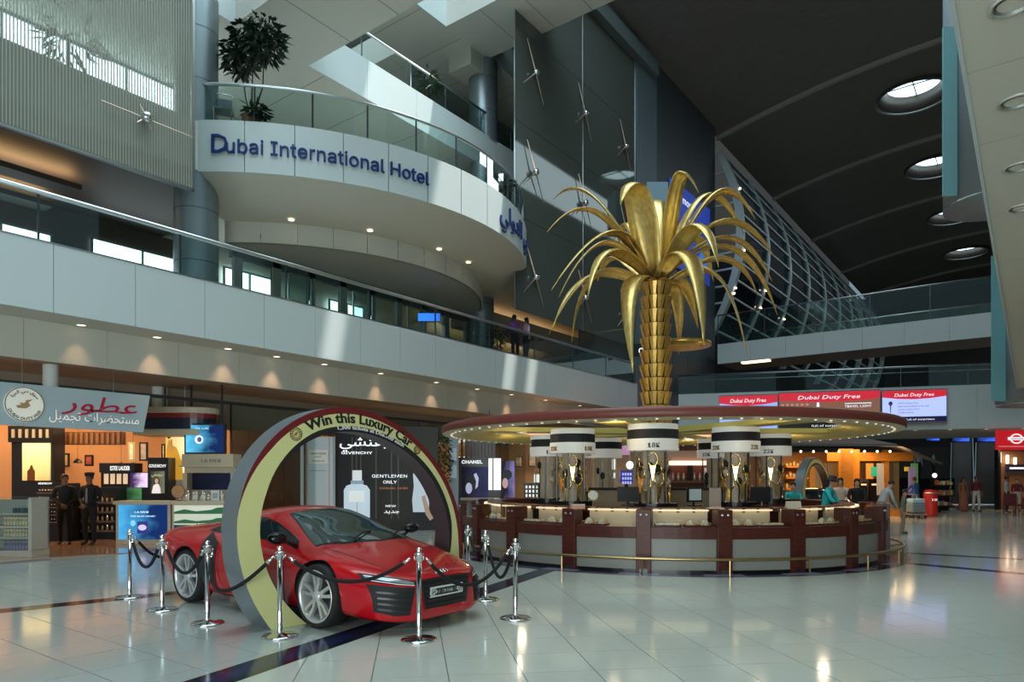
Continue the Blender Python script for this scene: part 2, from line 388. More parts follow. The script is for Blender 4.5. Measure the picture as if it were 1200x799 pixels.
# level-one shopfront under the round balcony
sh = struct('wall_back')
DG = glass('dark_glazing', (.80, .88, .88), .05)
for k in range(9):
    y0 = 12.0 + k * 1.35
    G().box(-19.55, -19.40, y0 - .14, y0 + .14, Z1, 9.3).link('pier', mat('pier_grey', lin((.55, .56, .53)), .5), sh)
    if k < 8: G().box(-19.5, -19.47, y0 + .14, y0 + 1.21, Z1, 9.0).link('glazing', DG, sh)
G().box(-19.6, -19.4, 11.8, 23, 8.35, 9.3).link('header', mat('header_dark', lin((.30, .33, .32)), .5), sh)
window('window_3', -22.9, 13.6, 15.6, 8.2, 9.1, 2); window('window_4', -22.9, 18.2, 20.0, 8.2, 8.9, 2)
for k in range(3):
    d = struct('door_%d' % (k + 1), (-19.36, 13.7 + 2.7 * k, Z1))
    G().box(0, .04, 0, .06, 0, 2.1).box(0, .04, .9, .96, 0, 2.1).box(0, .04, 0, .96, 2.04, 2.1).link('door_frame', STEEL, d)
    G().box(.01, .02, .06, .9, .05, 2.04).link('door_glass', DG, d); G().box(.04, .08, .82, .86, .9, 1.3).link('door_handle', CHROME, d)
lb = thing('lit_sign', 'small blue illuminated sign hanging over the gallery doors', 'sign', onX(503, 372, -17.6)); lb.rotation_euler = (0, 0, R(90) - .9)
G().box(-.42, .42, -.05, .05, -.16, .16).link('housing', DSTEEL, lb); G().box(-.40, .40, -.06, -.05, -.14, .14).link('face', mat('sign_blue', (.02, .12, .7), .4, emit=1.6, ecol=(.04, .22, 1)), lb)
G().box(-.3, -.28, -.01, .01, .16, .7).link('hanger', DSTEEL, lb); G().box(.28, .3, -.01, .01, .16, .7).link('hanger', DSTEEL, lb)
# cove-lit soffit right of the second column
G().box(-21.5, -19.0, 24, 36, 8.55, 8.95).link('ceiling_drop', mat('ceiling_drop', lin((.66, .62, .55)), .6), wl)
lamp('cove_lamp', 'AREA', (-22.2, 28.5, 8.7), 150, WARM, rot=(PI, 0, 0), shape='RECTANGLE', size=.5, size_y=9)
lamp('lobby_fill', 'AREA', (-21.4, 17, 9.2), 60, (.85, .97, 1), shape='RECTANGLE', size=2, size_y=8)  # added cool fill that brightens the rooms behind the gallery doors
# ---- big round columns
def column(name, x, y, z0, z1, r, m=GREYC):
    c = struct(name, (x, y, z0)); G().lathe([(r, 0), (r, z1 - z0)], 32).link('shaft', m, c, True)
    for z in (1.2, 2.6):
        if z < z1 - z0: G().lathe([(r + .004, z - .01), (r + .004, z + .01)], 32).link('joint', DSTEEL, c, True)
    return c
column('column_1', -18.3, 10.05, Z1, 9.8, .57); column('column_2', -18.3, 10.05, 11.1, 14.7, .57)
column('column_3', -18.4, 22.5, Z1, 9.8, .5); column('column_4', -18.4, 22.5, 11.1, 14.7, .5); column('column_5', -18.9, 23.2, 16.0, 19.4, .62)
column('column_6', -19.6, 24.4, 11.1, 14.7, .5)
# ================================================================ ROUND BALCONY
BC = Vector((-22.76, 16.9, 0)); BR = 8.66; AY = 7.12; AA = math.asin(AY / BR); ZB = 11.1
bal = struct('balcony', (0, 0, 0), label='curved white hotel balcony over the gallery')
SEG = 13
for k in range(SEG):
    a0 = -AA + 2 * AA * k / SEG + .0012; a1 = -AA + 2 * AA * (k + 1) / SEG - .0012; b0_, b1_ = a0 - .0012, a1 + .0012
    G().lathe([(BR - .06, ZB - 1.32), (BR, ZB - 1.32), (BR, ZB + .05), (BR - .06, ZB + .05)], 6, (BC.x, BC.y), a0, a1).link('fascia_panel', WHITE, bal)
    G().lathe([(BR - .02, ZB - 1.32), (BR - .12, ZB - 1.45), (BR - .85, ZB - 1.92), (BR - 1.2, ZB - 2.0), (BR - 1.75, ZB - 2.02)], 6, (BC.x, BC.y), b0_, b1_).link('soffit_panel', SOFF, bal, True)
    G().lathe([(BR - 1.7, ZB - 2.0), (BR - 1.7, ZB - 2.62), (BR - 1.8, ZB - 2.62)], 6, (BC.x, BC.y), a0, a1).link('drum_panel', SOFF, bal)
arc = lambda r, n=40: [(BC.x + r * math.cos(-AA + 2 * AA * i / n), BC.y + r * math.sin(-AA + 2 * AA * i / n)) for i in range(n + 1)]
G().prism(arc(BR - 1.75), ZB - 2.62, ZB - 2.5).link('soffit_disc', mat('soffit_disc', lin((.60, .60, .56)), .6), bal)
G().prism(arc(BR - .07), ZB - 1.3, ZB).link('slab', WHITE2, bal)
G().box(-23, -17.75, -6, 9.8, 9.8, ZB).box(-23, -17.75, 24, 44, 9.8, ZB).box(-23, -18.2, 9.8, 24, 9.8, ZB).link('slab', WHITE2, bal)
rp = [(x, y) for x, y in arc(BR - .1, 36)]
railing('glass_railing', 'curved glass railing with steel handrail on the round hotel balcony', rp, ZB + .03, 1.03, 1.55, rr=.045)
hs = thing('hotel_sign', 'blue raised hotel name in Latin letters on the curved balcony', 'sign', (BC.x, BC.y, ZB - .95))
SIGNB = mat('sign_letter_blue', (.006, .035, .19), .4)
aL = math.atan2(*(lambda p: (p.y - BC.y, p.x - BC.x))(onX(247, 175, -17.45))); aR = None
def ang_at(px, z):   # angle on the fascia circle seen at pixel column px
    best = min((abs(600 + (v.dot(RT) / v.dot(FW)) * F - px), a) for a in [(-AA + 2 * AA * i / 2000) for i in range(1500)] for v in [Vector((BC.x + BR * math.cos(a), BC.y + BR * math.sin(a), 0))])
    return best[1]
aL, aR = ang_at(246, 10.5), ang_at(502, 10.5)
fn = lambda u, v, w: ((BR + .03 + w) * math.cos(aL + u / BR), (BR + .03 + w) * math.sin(aL + u / BR), v + .12)
letters('Dubai International Hotel', .72, fn, SIGNB, hs, .03, (aR - aL) * BR, offset=.006)
ha = thing('hotel_sign', 'blue raised Arabic hotel name where the balcony curves away', 'sign', (BC.x, BC.y, ZB - .95))
aA = ang_at(585, 10.5)
g = text_geo(arabic('فندق دبي الدولي'), .85, .03, align='LEFT', offset=.008)
g.v = [tuple(((BR + .03 + w) * math.cos(aA + u * 1.05 / BR), (BR + .03 + w) * math.sin(aA + u * 1.05 / BR), v + .10)) for u, v, w in g.v]
g.link('lettering', SIGNB, ha)
# ================================================================ UPPER FLOORS
up = struct('ceiling'); LINES = mat('panel_line', lin((.55, .55, .50)), .7)
X3 = -18.4
def slabx(x0, x1, y0, y1, z0, z1, n=0, axis='y'):
    G().box(x0, x1, y0, y1, z0, z1).link('slab', WHITE2, up)
    for k in range(1, n):
        if axis == 'y': y = y0 + (y1 - y0) * k / n; G().box(x0, x1, y - .012, y + .012, z0 - .004, z0).link('panel_joint', LINES, up)
        else: x = x0 + (x1 - x0) * k / n; G().box(x - .012, x + .012, y0, y1, z0 - .004, z0).link('panel_joint', LINES, up)
slabx(-23.2, X3, -6, 44, 14.7, 16.0, 22)
G().box(X3, X3 + .05, -6, 11.25, 14.68, 16.05).link('fascia_panel', WHITE, up)
for k in range(10): G().box(X3, X3 + .05, 13.8 + k * 2.4 + .006, 13.8 + k * 2.4 + 2.394, 14.68, 16.05).link('fascia_panel', WHITE, up)
slabx(X3, 2, 11.25, 13.8, 14.7, 16.0, 10, 'x')       # first bridge across the hall
slabx(-23.2, X3 - .1, -6, 44, 19.4, 20.6, 22); G().box(X3 - .1, X3 - .05, -6, 20.36, 19.38, 20.65).link('fascia_panel', WHITE, up)
slabx(X3 - .1, 2, 20.36, 23.0, 19.4, 20.6, 12, 'x')  # second bridge
G().box(X3 - .1, X3 - .05, 23.0, 31, 19.38, 20.65).link('fascia_panel', WHITE, up)
railing('glass_railing', 'straight glass railing on the topmost white gallery', [(X3 - .05, 13.9), (X3 - .05, 31)], 16.05, .98, 2.2, rr=.045)
for yy in (22.5,): G().box(-19.7, -18.5, yy - .6, yy + .6, 18.7, 19.4).link('column_head', SOFF, up)
# left printed glass screen and right glass wall, hung in one plane
scr = thing('glass_screen', 'ribbed grey glass screen hanging at the upper left', 'glass screen', (-15.7, 8.55, 8.36))
FRIT = glass('fritted_glass', (.80, .86, .84), .03, .05, cover=.52, ccol=lin((.62, .62, .57)))
for k in range(7):
    y1 = -k * 2.6; G().box(-.03, 0, y1 - 2.594, y1, 0, 9.5).link('glass_panel', FRIT, scr)
gr = G()
for k in range(190):
    y = -.04 - k * .061; gr.box(0, .006, y - .011, y + .011, .02, 9.5)
gr.link('rib', mat('rib_grey', lin((.60, .62, .58)), .6), scr, kind='stuff')
G().box(-.06, .03, -18, 0, -.05, 0).link('edge_bar', STEEL, scr); G().box(-.06, .03, -.03, .03, -.05, 9.5).link('edge_bar', STEEL, scr)
def spider(parent, y, z, s=1):
    G().ell((.16, y, z), (.13, .13, .13)).link('fitting', CHROME, parent, True)
    for dy, dz in ((-.55, 1.15), (-.8, -.75), (.62, -1.05)):
        G().tube([(.14, y, z), (.10, y + dy * s, z + dz * s)], [.030, .012], 6).link('rod', mat('rod_copper', (.75, .55, .46), .3, .8), parent)
spider(scr, 7.41 - 8.55, 9.52 - 8.36, .22)
for k in range(2): G().tube([(.1, 7.41 - 8.55, 9.52 - 8.36), (.1, (6.5, 8.5)[k] - 8.55, 9.52 - 8.36)], .011, 6).link('rod', MATS['rod_copper'], scr)
gw = thing('glass_wall', 'tall dark glass wall held by star shaped steel fittings', 'glass wall', (-15.7, 21.15, 8.05))
DGW = glass('dark_wall_glass', (.62, .70, .68), .07, .04, cover=.92, ccol=lin((.36, .385, .365)))
for i in range(2):
    for k in range(4):
        G().box(-.03, 0, i * 4.99 + .012, i * 4.99 + 4.97, k * 3.6 + .01, k * 3.6 + 3.59).link('glass_panel', DGW, gw)
for y in (.0, 4.985, 9.97): G().box(-.02, .02, y - .015, y + .015, 0, 14.4).link('edge_bar', STEEL, gw)
for y in (22.36, 26.14, 29.9):
    for z in (9.48, 13.6, 17.5): spider(gw, y - 21.15, z - 8.05, .95)
# soffit box at the foot of the glass wall
G().box(-17.6, -15.6, 21.3, 30, 7.98, 8.05).link('ledge', mat('ledge', lin((.55, .57, .54)), .5), gw)
# pillars at the far end of the glass wall
PB = mat('pillar_blue_grey', lin((.36, .42, .45)), .45); PD = mat('pillar_dark', lin((.24, .27, .29)), .45)
wf = struct('wall_far')
G().box(-19, -15.62, 31.2, 33.45, 0, 24).link('pillar', PB, wf)
for k in range(4): G().box(-19, -15.7, 33.47 + k * 2.12, 33.47 + k * 2.12 + 2.10, 4.2, 24).link('pillar', PD, wf)
G().box(-23, -15.4, 21, 31.2, 22.3, 23.2).link('beam', PD, wf); G().box(-15.9, -15.3, 20, 33, 22.2, 22.9).link('beam', mat('beam_steel', lin((.40, .44, .44)), .5), wf)
# glowing strip added behind the screen in place of windows reflected in its glass
window('reflected_window', -23.02, 2.0, 12.0, 13.45, 14.66, 6, mat('reflection_glow', (.9, 1, 1), .5, emit=9, ecol=(.80, .97, 1.0)))
# ================================================================ DARK VAULTED CEILING WITH ROUND SKYLIGHTS
CEIL = mat('vault_dark', lin((.45, .43, .41)), .36, noise=.12, nscale=1.2, stretch=(1, 8, 1))
def zc(x): return 24.9 - .010 * (x + 3) ** 2
va = struct('ceiling_vault')
SK = [(-5.75, 48.2), (-5.75, 60.1), (-5.6, 72.4), (-5.5, 84.9)]; SR = 1.95
# vault surface with real round openings: rings of quads around each skylight
import bmesh
def vault(y0, y1, hole):
    xs = [-16 + i * 1.5 for i in range(24)]
    g = G(); ro = 3.4
    if not hole:
        g.grid([[(x, y, zc(x)) for x in xs] for y in (y0, y1)]); return g
    cx, cy = hole; N = 32
    sq = []
    for k in range(N):
        a = 2 * PI * k / N; c, s_ = math.cos(a), math.sin(a); m = ro / max(abs(c), abs(s_)); sq.append((cx + c * m, cy + s_ * m))
    ci = [(cx + SR * math.cos(2 * PI * k / N), cy + SR * math.sin(2 * PI * k / N)) for k in range(N)]
    g.grid([[(x, y, zc(x)) for x, y in ci + ci[:1]], [(x, y, zc(x)) for x, y in sq + sq[:1]]])
    xl = [x for x in xs if x < cx - ro - .2] + [cx - ro]; xr = [cx + ro] + [x for x in xs if x > cx + ro + .2]; xm = [cx - ro + 2 * ro * i / 8 for i in range(9)]
    for X in (xl, xr): g.grid([[(x, y, zc(x)) for x in X] for y in (y0, y1)])
    g.grid([[(x, y, zc(x)) for x in xm] for y in (y0, cy - ro)]); g.grid([[(x, y, zc(x)) for x in xm] for y in (cy + ro, y1)])
    return g
ys = [28, 43, 54.9, 66.6, 78.8, 91, 108]
RIB = mat('vault_rib', lin((.66, .65, .62)), .5); CONE = mat('skylight_cone', lin((.30, .27, .25)), .4)
for k in range(6):
    vault(ys[k], ys[k + 1], SK[k - 1] if 1 <= k <= 4 else None).link('vault_panel', CEIL, va, True)
    if k: 
        xs = [-16 + i * 1.5 for i in range(24)]
        g = G(); g.grid([[(x, ys[k] - .11, zc(x) - .22) for x in xs], [(x, ys[k] + .11, zc(x) - .22) for x in xs]]); g.grid([[(x, ys[k] - .11, zc(x) - .22) for x in xs], [(x, ys[k] - .11, zc(x)) for x in xs]]); g.link('rib', RIB, va)
xs = [-16 + i * 1.5 for i in range(24)]
G().grid([[(x, y, zc(x) + .8) for x in xs] for y in (28, 108)]).link('roof_deck', MBLACK, va)
SKY = mat('skylight_glow', (.9, 1, 1), .5, emit=3.0, ecol=(.72, .95, 1.0))
for k, (x, y) in enumerate(SK):
    s_ = thing('skylight', ['nearest round skylight in the dark ceiling', 'second round skylight behind the nearest in the dark ceiling', 'third round skylight in the dark ceiling row', 'farthest round skylight in the dark ceiling row'][k], 'skylight', (x, y, zc(x)), group='round skylights')
    G().lathe([(SR + .12, -.16), (SR, -.16), (1.42, .62), (SR, .70), (SR + .12, .1), (SR + .12, -.16)], 40).link('cone', CONE, s_, True)
    G().cyl((0, 0), 1.5, .64, .66, 32).link('pane', SKY, s_); G().box(-1.45, 1.45, -.03, .03, .58, .64).box(-.03, .03, -1.45, 1.45, .58, .64).link('glazing_bar', DSTEEL, s_)
    G().lathe([(SR + .13, -.19), (SR - .03, -.19), (SR - .03, -.15), (SR + .13, -.15)], 40).link('rim', STEEL, s_, True)
G().box(16, 17, 20, 108, 0, 25).link('wall_panel', mat('far_dark', lin((.16, .15, .15)), .7), va)
wb = struct('wall_end'); G().box(-24, 17, 100, 101, 0, 25).link('wall_panel', mat('far_dark', lin((.16, .15, .15)), .7), wb)
# unseen roof added over the near hall; open slots shape the sun streaks
rf = struct('sun_mask_roof')
def sun_mask_panel(x0, x1, y0, y1): G().box(x0, x1, y0, y1, 28.0, 28.3).link('sun_mask_panel', MBLACK, rf)
for y0, y1 in ((-20, 16.5), (17.2, 18.6), (22.2, 24.6), (25.3, 26.1), (26.7, 30)): sun_mask_panel(-30, 20, y0, y1)
for y0, y1 in ((16.5, 17.2), (24.6, 25.3), (26.1, 26.7)):
    sun_mask_panel(-30, .5, y0, y1); sun_mask_panel(2.3, 20, y0, y1)
for x0, x1 in ((-30, -11), (-6.4, -4.2), (1.0, 20)): sun_mask_panel(x0, x1, 18.6, 22.2)
# ================================================================ CURVED STEEL LATTICE beyond the wall
lat = thing('curtain_lattice', 'bulging steel lattice of curved ribs under the dark ceiling', 'lattice', (-15.5, 42.1, 11.0))
LM = mat('lattice_steel', lin((.72, .76, .76)), .45, .2)
def lx(z): t = (z - 5.6) / 5.9; return 1.75 * (1 - t * t) - .2
ribs = [0, 5.1, 10.3, 15.6, 21, 26.5, 32, 38, 44, 50]
for k, y in enumerate(ribs):
    zs = [-.6 + i * .95 for i in range(13)]
    g = G(); a = [(lx(z), y - .2, z) for z in zs]; b = [(lx(z), y + .2, z) for z in zs]; c = [(lx(z) - .42, y + .2, z) for z in zs]; d = [(lx(z) - .42, y - .2, z) for z in zs]
    for p, q in ((a, b), (b, c), (c, d), (d, a)): g.grid([p, q])
    g.link('rib', LM, lat, True)
LG = glass('lattice_glass', (.35, .42, .5), .02)
G().box(-4.5, -4.2, -1, 60, -11, 18).link('backing_wall', mat('far_dark', lin((.16, .15, .15)), .7), lat)
for i in range(12):
    z = -.2 + i * .98
    G().box(lx(z) - .16, lx(z) - .02, 0, 50, z - .05, z + .05).link('transom', LM, lat)
    if i < 11:
        z2 = z + .98
        for k in range(6): G().add([(lx(z) - .1, ribs[k] + .16, z + .05), (lx(z) - .1, ribs[k + 1] - .16, z + .05), (lx(z2) - .1, ribs[k + 1] - .16, z2 - .05), (lx(z2) - .1, ribs[k] + .16, z2 - .05)], [(0, 1, 2, 3)]).link('pane', LG, lat)
for i in range(10): G().box(-1.0, lx(.4 + i) - .2, -.06, .0, .4 + i, .52 + i).link('end_bar', LM, lat)
G().box(-1.0, -.9, -.06, 0, -.5, 11).link('end_bar', LM, lat)
FL = mat('flood_lamp', (1, .8, .55), .4, emit=14, ecol=(1, .72, .45))
for k, (ri, z) in enumerate(((0, 8.2), (0, 4.4), (0, 4.1), (1, 3.1), (1, 2.0), (2, 2.2), (0, 2.2), (0, 1.9), (3, .4), (2, .2), (4, .6))):
    G().ell((lx(z) + .1, ribs[ri] - .05, z), (.055, .055, .055), 8, 6).link('flood_lamp', FL, lat, True)
# ================================================================ FAR BRIDGE and FAR GALLERY
fb = struct('bridge', (0, 41, 0), label='far glass sided bridge across the hall')
for k in range(7):
    x0 = -15.2 + k * 1.98; G().box(x0 + .006, x0 + 1.974, 0, .06, 8.52, 9.7).link('fascia_panel', WHITE, fb)
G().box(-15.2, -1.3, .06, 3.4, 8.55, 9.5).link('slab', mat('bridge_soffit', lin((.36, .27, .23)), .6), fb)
railing('glass_railing', 'tall glass railing on the far bridge under the lattice', [(-15.2, 41.05), (-1.4, 41.05)], 9.7, 1.75, 2.8, rr=.04)
railing('glass_railing', 'second railing at the back edge of the far bridge', [(-15.2, 44.2), (-1.4, 44.2)], 9.6, 1.2, 2.6, rr=.035)
G().box(-13.8, -12.2, .1, .5, 8.44, 8.52).link('light_strip', mat('warm_strip', (1, .7, .4), .5, emit=4, ecol=(1, .7, .4)), fb)
FGD = Vector((14.85, 5.6, 0)).normalized(); FGN = Vector((FGD.y, -FGD.x, 0)); FG0 = Vector((-16.6, 36.05, 0)); FGR = math.atan2(FGD.y, FGD.x)
fg = struct('far_gallery', FG0, FGR, label='lower far gallery with the lit advertising screens')
for k in range(11): G().box(k * 2.2 + .006, k * 2.2 + 2.194, 0, .06, 4.1, 6.28).link('fascia_panel', WHITE, fg)
G().box(0, 25, .06, 9, 4.1, 6.2).link('slab', SOFF, fg)
fe = FG0 + FGD * 24
railing('glass_railing', 'double railed glass balustrade on the lower far gallery', [(FG0.x, FG0.y), (fe.x, fe.y)], 6.25, 1.05, 3.1, rr=.05, double=True)
# gallery end of the left side meets the pillar
# ================================================================ RIGHT SOFFIT with downlights, hanging fins
rs = struct('ceiling_right')
xe = -.43
js = [-6, -3.2, -.4, 2.4, 4.6, 6.83, 8.36, 10.6, 13, 16, 19, 22, 26, 30, 36]
SOF2 = mat('right_soffit', lin((.85, .83, .78)), .5)
for a, b in zip(js, js[1:]):
    G().box(xe, 2.6, a + .006, b - .006, 4.93, 5.0).link('soffit_panel', SOF2, rs); G().box(2.61, 7, a + .006, b - .006, 4.93, 5.0).link('soffit_panel', SOF2, rs)
G().box(xe, 7, -6, 36, 5.0, 6.3).link('slab', WHITE2, rs); G().box(xe - .03, xe, -6, 36, 4.9, 6.3).link('fascia_panel', WHITE, rs)
G().box(7, 7.2, -6, 36, 0, 5).link('wall_panel', BEIGE, rs)
# ================================================================ GOLD PALM
GOLD = mat('gold_leaf', (.88, .62, .22), .36, .82, noise=.18, nscale=14, stretch=(1, 1, .4)); GOLDD = mat('dark_gold', (.14, .07, .02), .5, .6, noise=.25, nscale=10)
GOLDP = mat('gold_plate', (.74, .46, .13), .33, .85, noise=.2, nscale=9)
PC = at(768.5, HY, 16.4); PC.z = 0
palm = thing('palm_sculpture', 'tall gilded metal palm tree rising through the ring canopy', 'palm sculpture', (PC.x, PC.y, 1.06))
G().lathe([(.0, 0), (.34, 0), (.26, .2), (.24, 1.3), (.24, 5.1), (.22, 5.25), (.0, 5.35)], 24).link('trunk', GOLDD, palm, True)  # core coloured dark so the gaps between scales look shaded
NS = 12
def scale_mesh():
    g = G(); a = PI / NS * .93; r0, r1, h = .292, .380, .288
    lo = [(r0 * math.cos(t), r0 * math.sin(t), 0) for t in (-a * .74, 0, a * .74)]; hi = [(r1 * math.cos(t), r1 * math.sin(t), h) for t in (-a, 0, a)]
    li = [(r0 * .93 * math.cos(t), r0 * .93 * math.sin(t), 0) for t in (-a * .74, 0, a * .74)]; hi_ = [((r1 - .02) * math.cos(t), (r1 - .02) * math.sin(t), h) for t in (-a, 0, a)]
    g.add(lo + hi + li + hi_, [(0, 1, 4, 3), (1, 2, 5, 4), (7, 6, 9, 10), (8, 7, 10, 11), (3, 4, 10, 9), (4, 5, 11, 10), (0, 3, 9, 6), (5, 2, 8, 11), (1, 0, 6, 7), (2, 1, 7, 8)])
    return g
sc0 = None
for row in range(12):
    for k in range(NS):
        z = 5.16 - .335 - row * .318; an = 2 * PI * k / NS + .26
        if sc0 is None: sc0 = scale_mesh().link('trunk_scale', GOLDP, palm); o = sc0
        else: o = share(sc0)
        s_ = 1 + .02 * math.sin(row * 1.3); o.location = (0, 0, z); o.rotation_euler = (0, 0, an); o.scale = (s_, s_, 1)
def P_(px, py, dd): return at(px, py, 16.4 + dd) - Vector((PC.x, PC.y, 1.06))
fronds = [  # tip, apex, depth of tip, width
    ((648, 234), (697, 230), .9, .26), ((641, 272), (700, 247), -.7, .28), ((646, 340), (716, 270), -1.0, .34), ((655, 348), (708, 282), -.3, .34),
    ((689, 348), (714, 292), -1.7, .40), ((643, 392), (698, 318), -.2, .36), ((670, 401), (697, 322), 1.4, .24), ((648, 384), (690, 322), -.9, .36),
    ((742, 437), (738, 334), -1.3, .46), ((795, 416), (793, 346), 1.3, .34), ((727, 240), (746, 222), -1.6, .62), ((819, 226), (792, 211), -.7, .60),
    ((872, 275), (823, 228), 1.0, .36), ((885, 257), (836, 226), -.2, .50), ((907, 300), (845, 257), .5, .42), ((842, 313), (817, 262), -1.7, .52),
    ((911, 369), (856, 288), 1.0, .30), ((875, 414), (838, 318), -.9, .48), ((825, 405), (810, 298), -1.9, .54), ((888, 346), (846, 300), .1, .40),
    ((818, 385), (800, 330), 1.4, .36), ((724, 290), (740, 262), 2.1, .36), ((836, 330), (812, 275), 2.2, .36), ((775, 262), (768, 238), 2.2, .5), ((700, 330), (722, 300), 1.8, .34), ((905, 330), (850, 276), 1.6, .30)]
for i, (tp, ap, dd, wd) in enumerate(fronds):
    p2 = P_(*tp, dd); A = P_(*ap, dd * .5)
    hd = Vector((p2.x, p2.y, 0)); hd = hd.normalized() if hd.length > .05 else Vector((1, 0, 0))
    p0 = hd * .16 + Vector((0, 0, 5.12 + (.12 if ap[1] < 300 else -.05)))
    p1 = A * 2 - (p0 + p2) * .5
    side = Vector((-hd.y, hd.x, 0)); rows = []; N = 16
    for k in range(N + 1):
        t = k / N; c = p0 * (1 - t) ** 2 + p1 * 2 * t * (1 - t) + p2 * t * t
        w = wd * .60 * (.55 + .45 * min(1, t * 4)) * (1 - t ** 2.4) + .004
        tg = (p1 - p0) * (1 - t) + (p2 - p1) * t; tg = tg.normalized() if tg.length else Vector((0, 0, 1))
        nr = side.cross(tg).normalized()
        sag = w * .30
        rows.append([c - side * w + nr * sag, c - side * w * .5 + nr * sag * .3, c, c + side * w * .5 + nr * sag * .3, c + side * w + nr * sag])
    o = G().grid(rows).link('frond', GOLD, palm, True)
    m_ = o.modifiers.new('thick', 'SOLIDIFY'); m_.thickness = .012; m_.offset = 0
for k in range(9):  # cut-short leaf bases around the crown
    a = 2 * PI * k / 9; c, s_ = math.cos(a), math.sin(a); rows = []
    for j in range(6):
        t = j / 5; r = .26 + .35 * t; z = 5.05 + .28 * t - .28 * t * t; w = .15 * (1 - t * .95)
        rows.append([(c * r - s_ * w * q, s_ * r + c * w * q, z + abs(q) * .04) for q in (-1, 0, 1)])
    G().grid(rows).link('leaf_base', GOLD, palm, True)
G().lathe([(0, 5.1), (.12, 5.15), (.15, 5.32), (.09, 5.5), (0, 5.58)], 14).link('bud', GOLDP, palm, True)
dc = P_(800, 405, 1.1); G().lathe([(0, .02), (.62, .08), (.70, .05), (.70, -.02), (.4, -.05), (0, -.06)], 40).xf(Matrix.Translation(dc)).link('side_disc', GOLDP, palm, True)
G().tube([(0, 0, dc.z), dc], .03, 8).link('disc_arm', GOLDD, palm)
# ================================================================ JEWELLERY KIOSK
kio = thing('jewellery_counter', 'round mahogany jewellery counter with lit glass cases and brass foot rail', 'counter', (KC.x, KC.y, 0))
NB = 22; A0 = R(-68.9); DA = 2 * PI / NB
CREAM = mat('cream_lining', lin((.86, .79, .68)), .6); PANEL = mat('counter_panel', lin((.60, .60, .57)), .35)
LAMPW = mat('case_lamp', (1, .85, .6), .5, emit=1.0, ecol=(1, .80, .52)); CASEG = glass('case_glass', (.97, .98, .97), .0, fres=.15)
def seg(r0, r1, z0, z1, a0, a1, n=5): return G().lathe([(r0, z0), (r1, z0), (r1, z1), (r0, z1), (r0, z0)], n, (0, 0), a0, a1)
hw = .125
def post_geo():
    g = G().box(KR - .30, KR + .03, -hw, hw, 0, 1.075); return g
pst = st0 = None
for k in range(NB):
    a = A0 + k * DA
    if pst is None:
        pst = post_geo().link('post', WOOD, kio, bevel=.008); o = pst
        for s_ in (-.05, .05): G().lathe([(0, 0), (.022, 0), (.018, .014), (0, .018)], 12).xf(Matrix.Translation((KR + .03, s_, .99)) @ Matrix.Rotation(R(90), 4, 'Y')).link('stud', STEEL, pst)
        G().box(KR - .02, KR + .035, -hw * .5, hw * .5, 0, .07).link('kick_plate', DSTEEL, pst)
        o.rotation_euler = (0, 0, a)
    else: dup(pst, (0, 0, 0), a, parent=kio)
    e = hw / KR; b0, b1 = a + e, a + DA - e
    mid = a + DA / 2; vis = (Vector((math.cos(mid), math.sin(mid), 0)).dot(-Vector((KC.x, KC.y, 0)).normalized())) > -.15
    if k == 0:
        bay = [seg(KR - .10, KR - .06, .05, .585, b0, b1).link('lower_panel', PANEL, kio), seg(KR - .10, KR, .58, .775, b0, b1).link('wood_rail', WOOD, kio),
               seg(KR - .045, KR - .035, .775, 1.06, b0, b1).link('front_glass', CASEG, kio), seg(KR - .62, KR - .035, 1.06, 1.07, b0, b1).link('top_glass', CASEG, kio),
               seg(KR - .62, KR - .04, .75, .775, b0, b1).link('case_bed', CREAM, kio), seg(KR - .66, KR - .62, .70, 1.07, b0, b1).link('case_back', CREAM, kio),
               seg(KR - .60, KR - .54, 1.03, 1.055, b0, b1).link('case_lamp', LAMPW, kio), seg(KR - .20, KR - .07, 0, .06, b0, b1).link('plinth', BLACK, kio)]
        ba = a
    else:
        for b in bay: share(b, rot=(0, 0, a - ba))
G().lathe([(KR - .95, 1.0), (KR - .62, 1.0), (KR - .62, 1.085), (KR - .95, 1.085), (KR - .95, 1.0)], 88).link('counter_top', WOOD, kio)
G().lathe([(KR - .95, 0), (KR - .95, 1.0), (KR - .9, 1.0), (KR - .9, 0)], 88).link('inner_panel', WOOD, kio)
G().tube([(( KR + .27) * math.cos(t * 2 * PI / 96), (KR + .27) * math.sin(t * 2 * PI / 96), .27) for t in range(96)], .024, 10, closed=True).link('foot_rail', BRASS, kio, True)
br0 = None
for k in range(NB):
    a = A0 + k * DA
    if br0 is None: br0 = G().tube([(KR + .27, 0, 0), (KR + .27, 0, .27)], .016, 8).tube([(KR, 0, .2), (KR + .27, 0, .25)], .012, 8).link('rail_bracket', BRASS, kio); br0.rotation_euler = (0, 0, a)
    else: share(br0, rot=(0, 0, a))
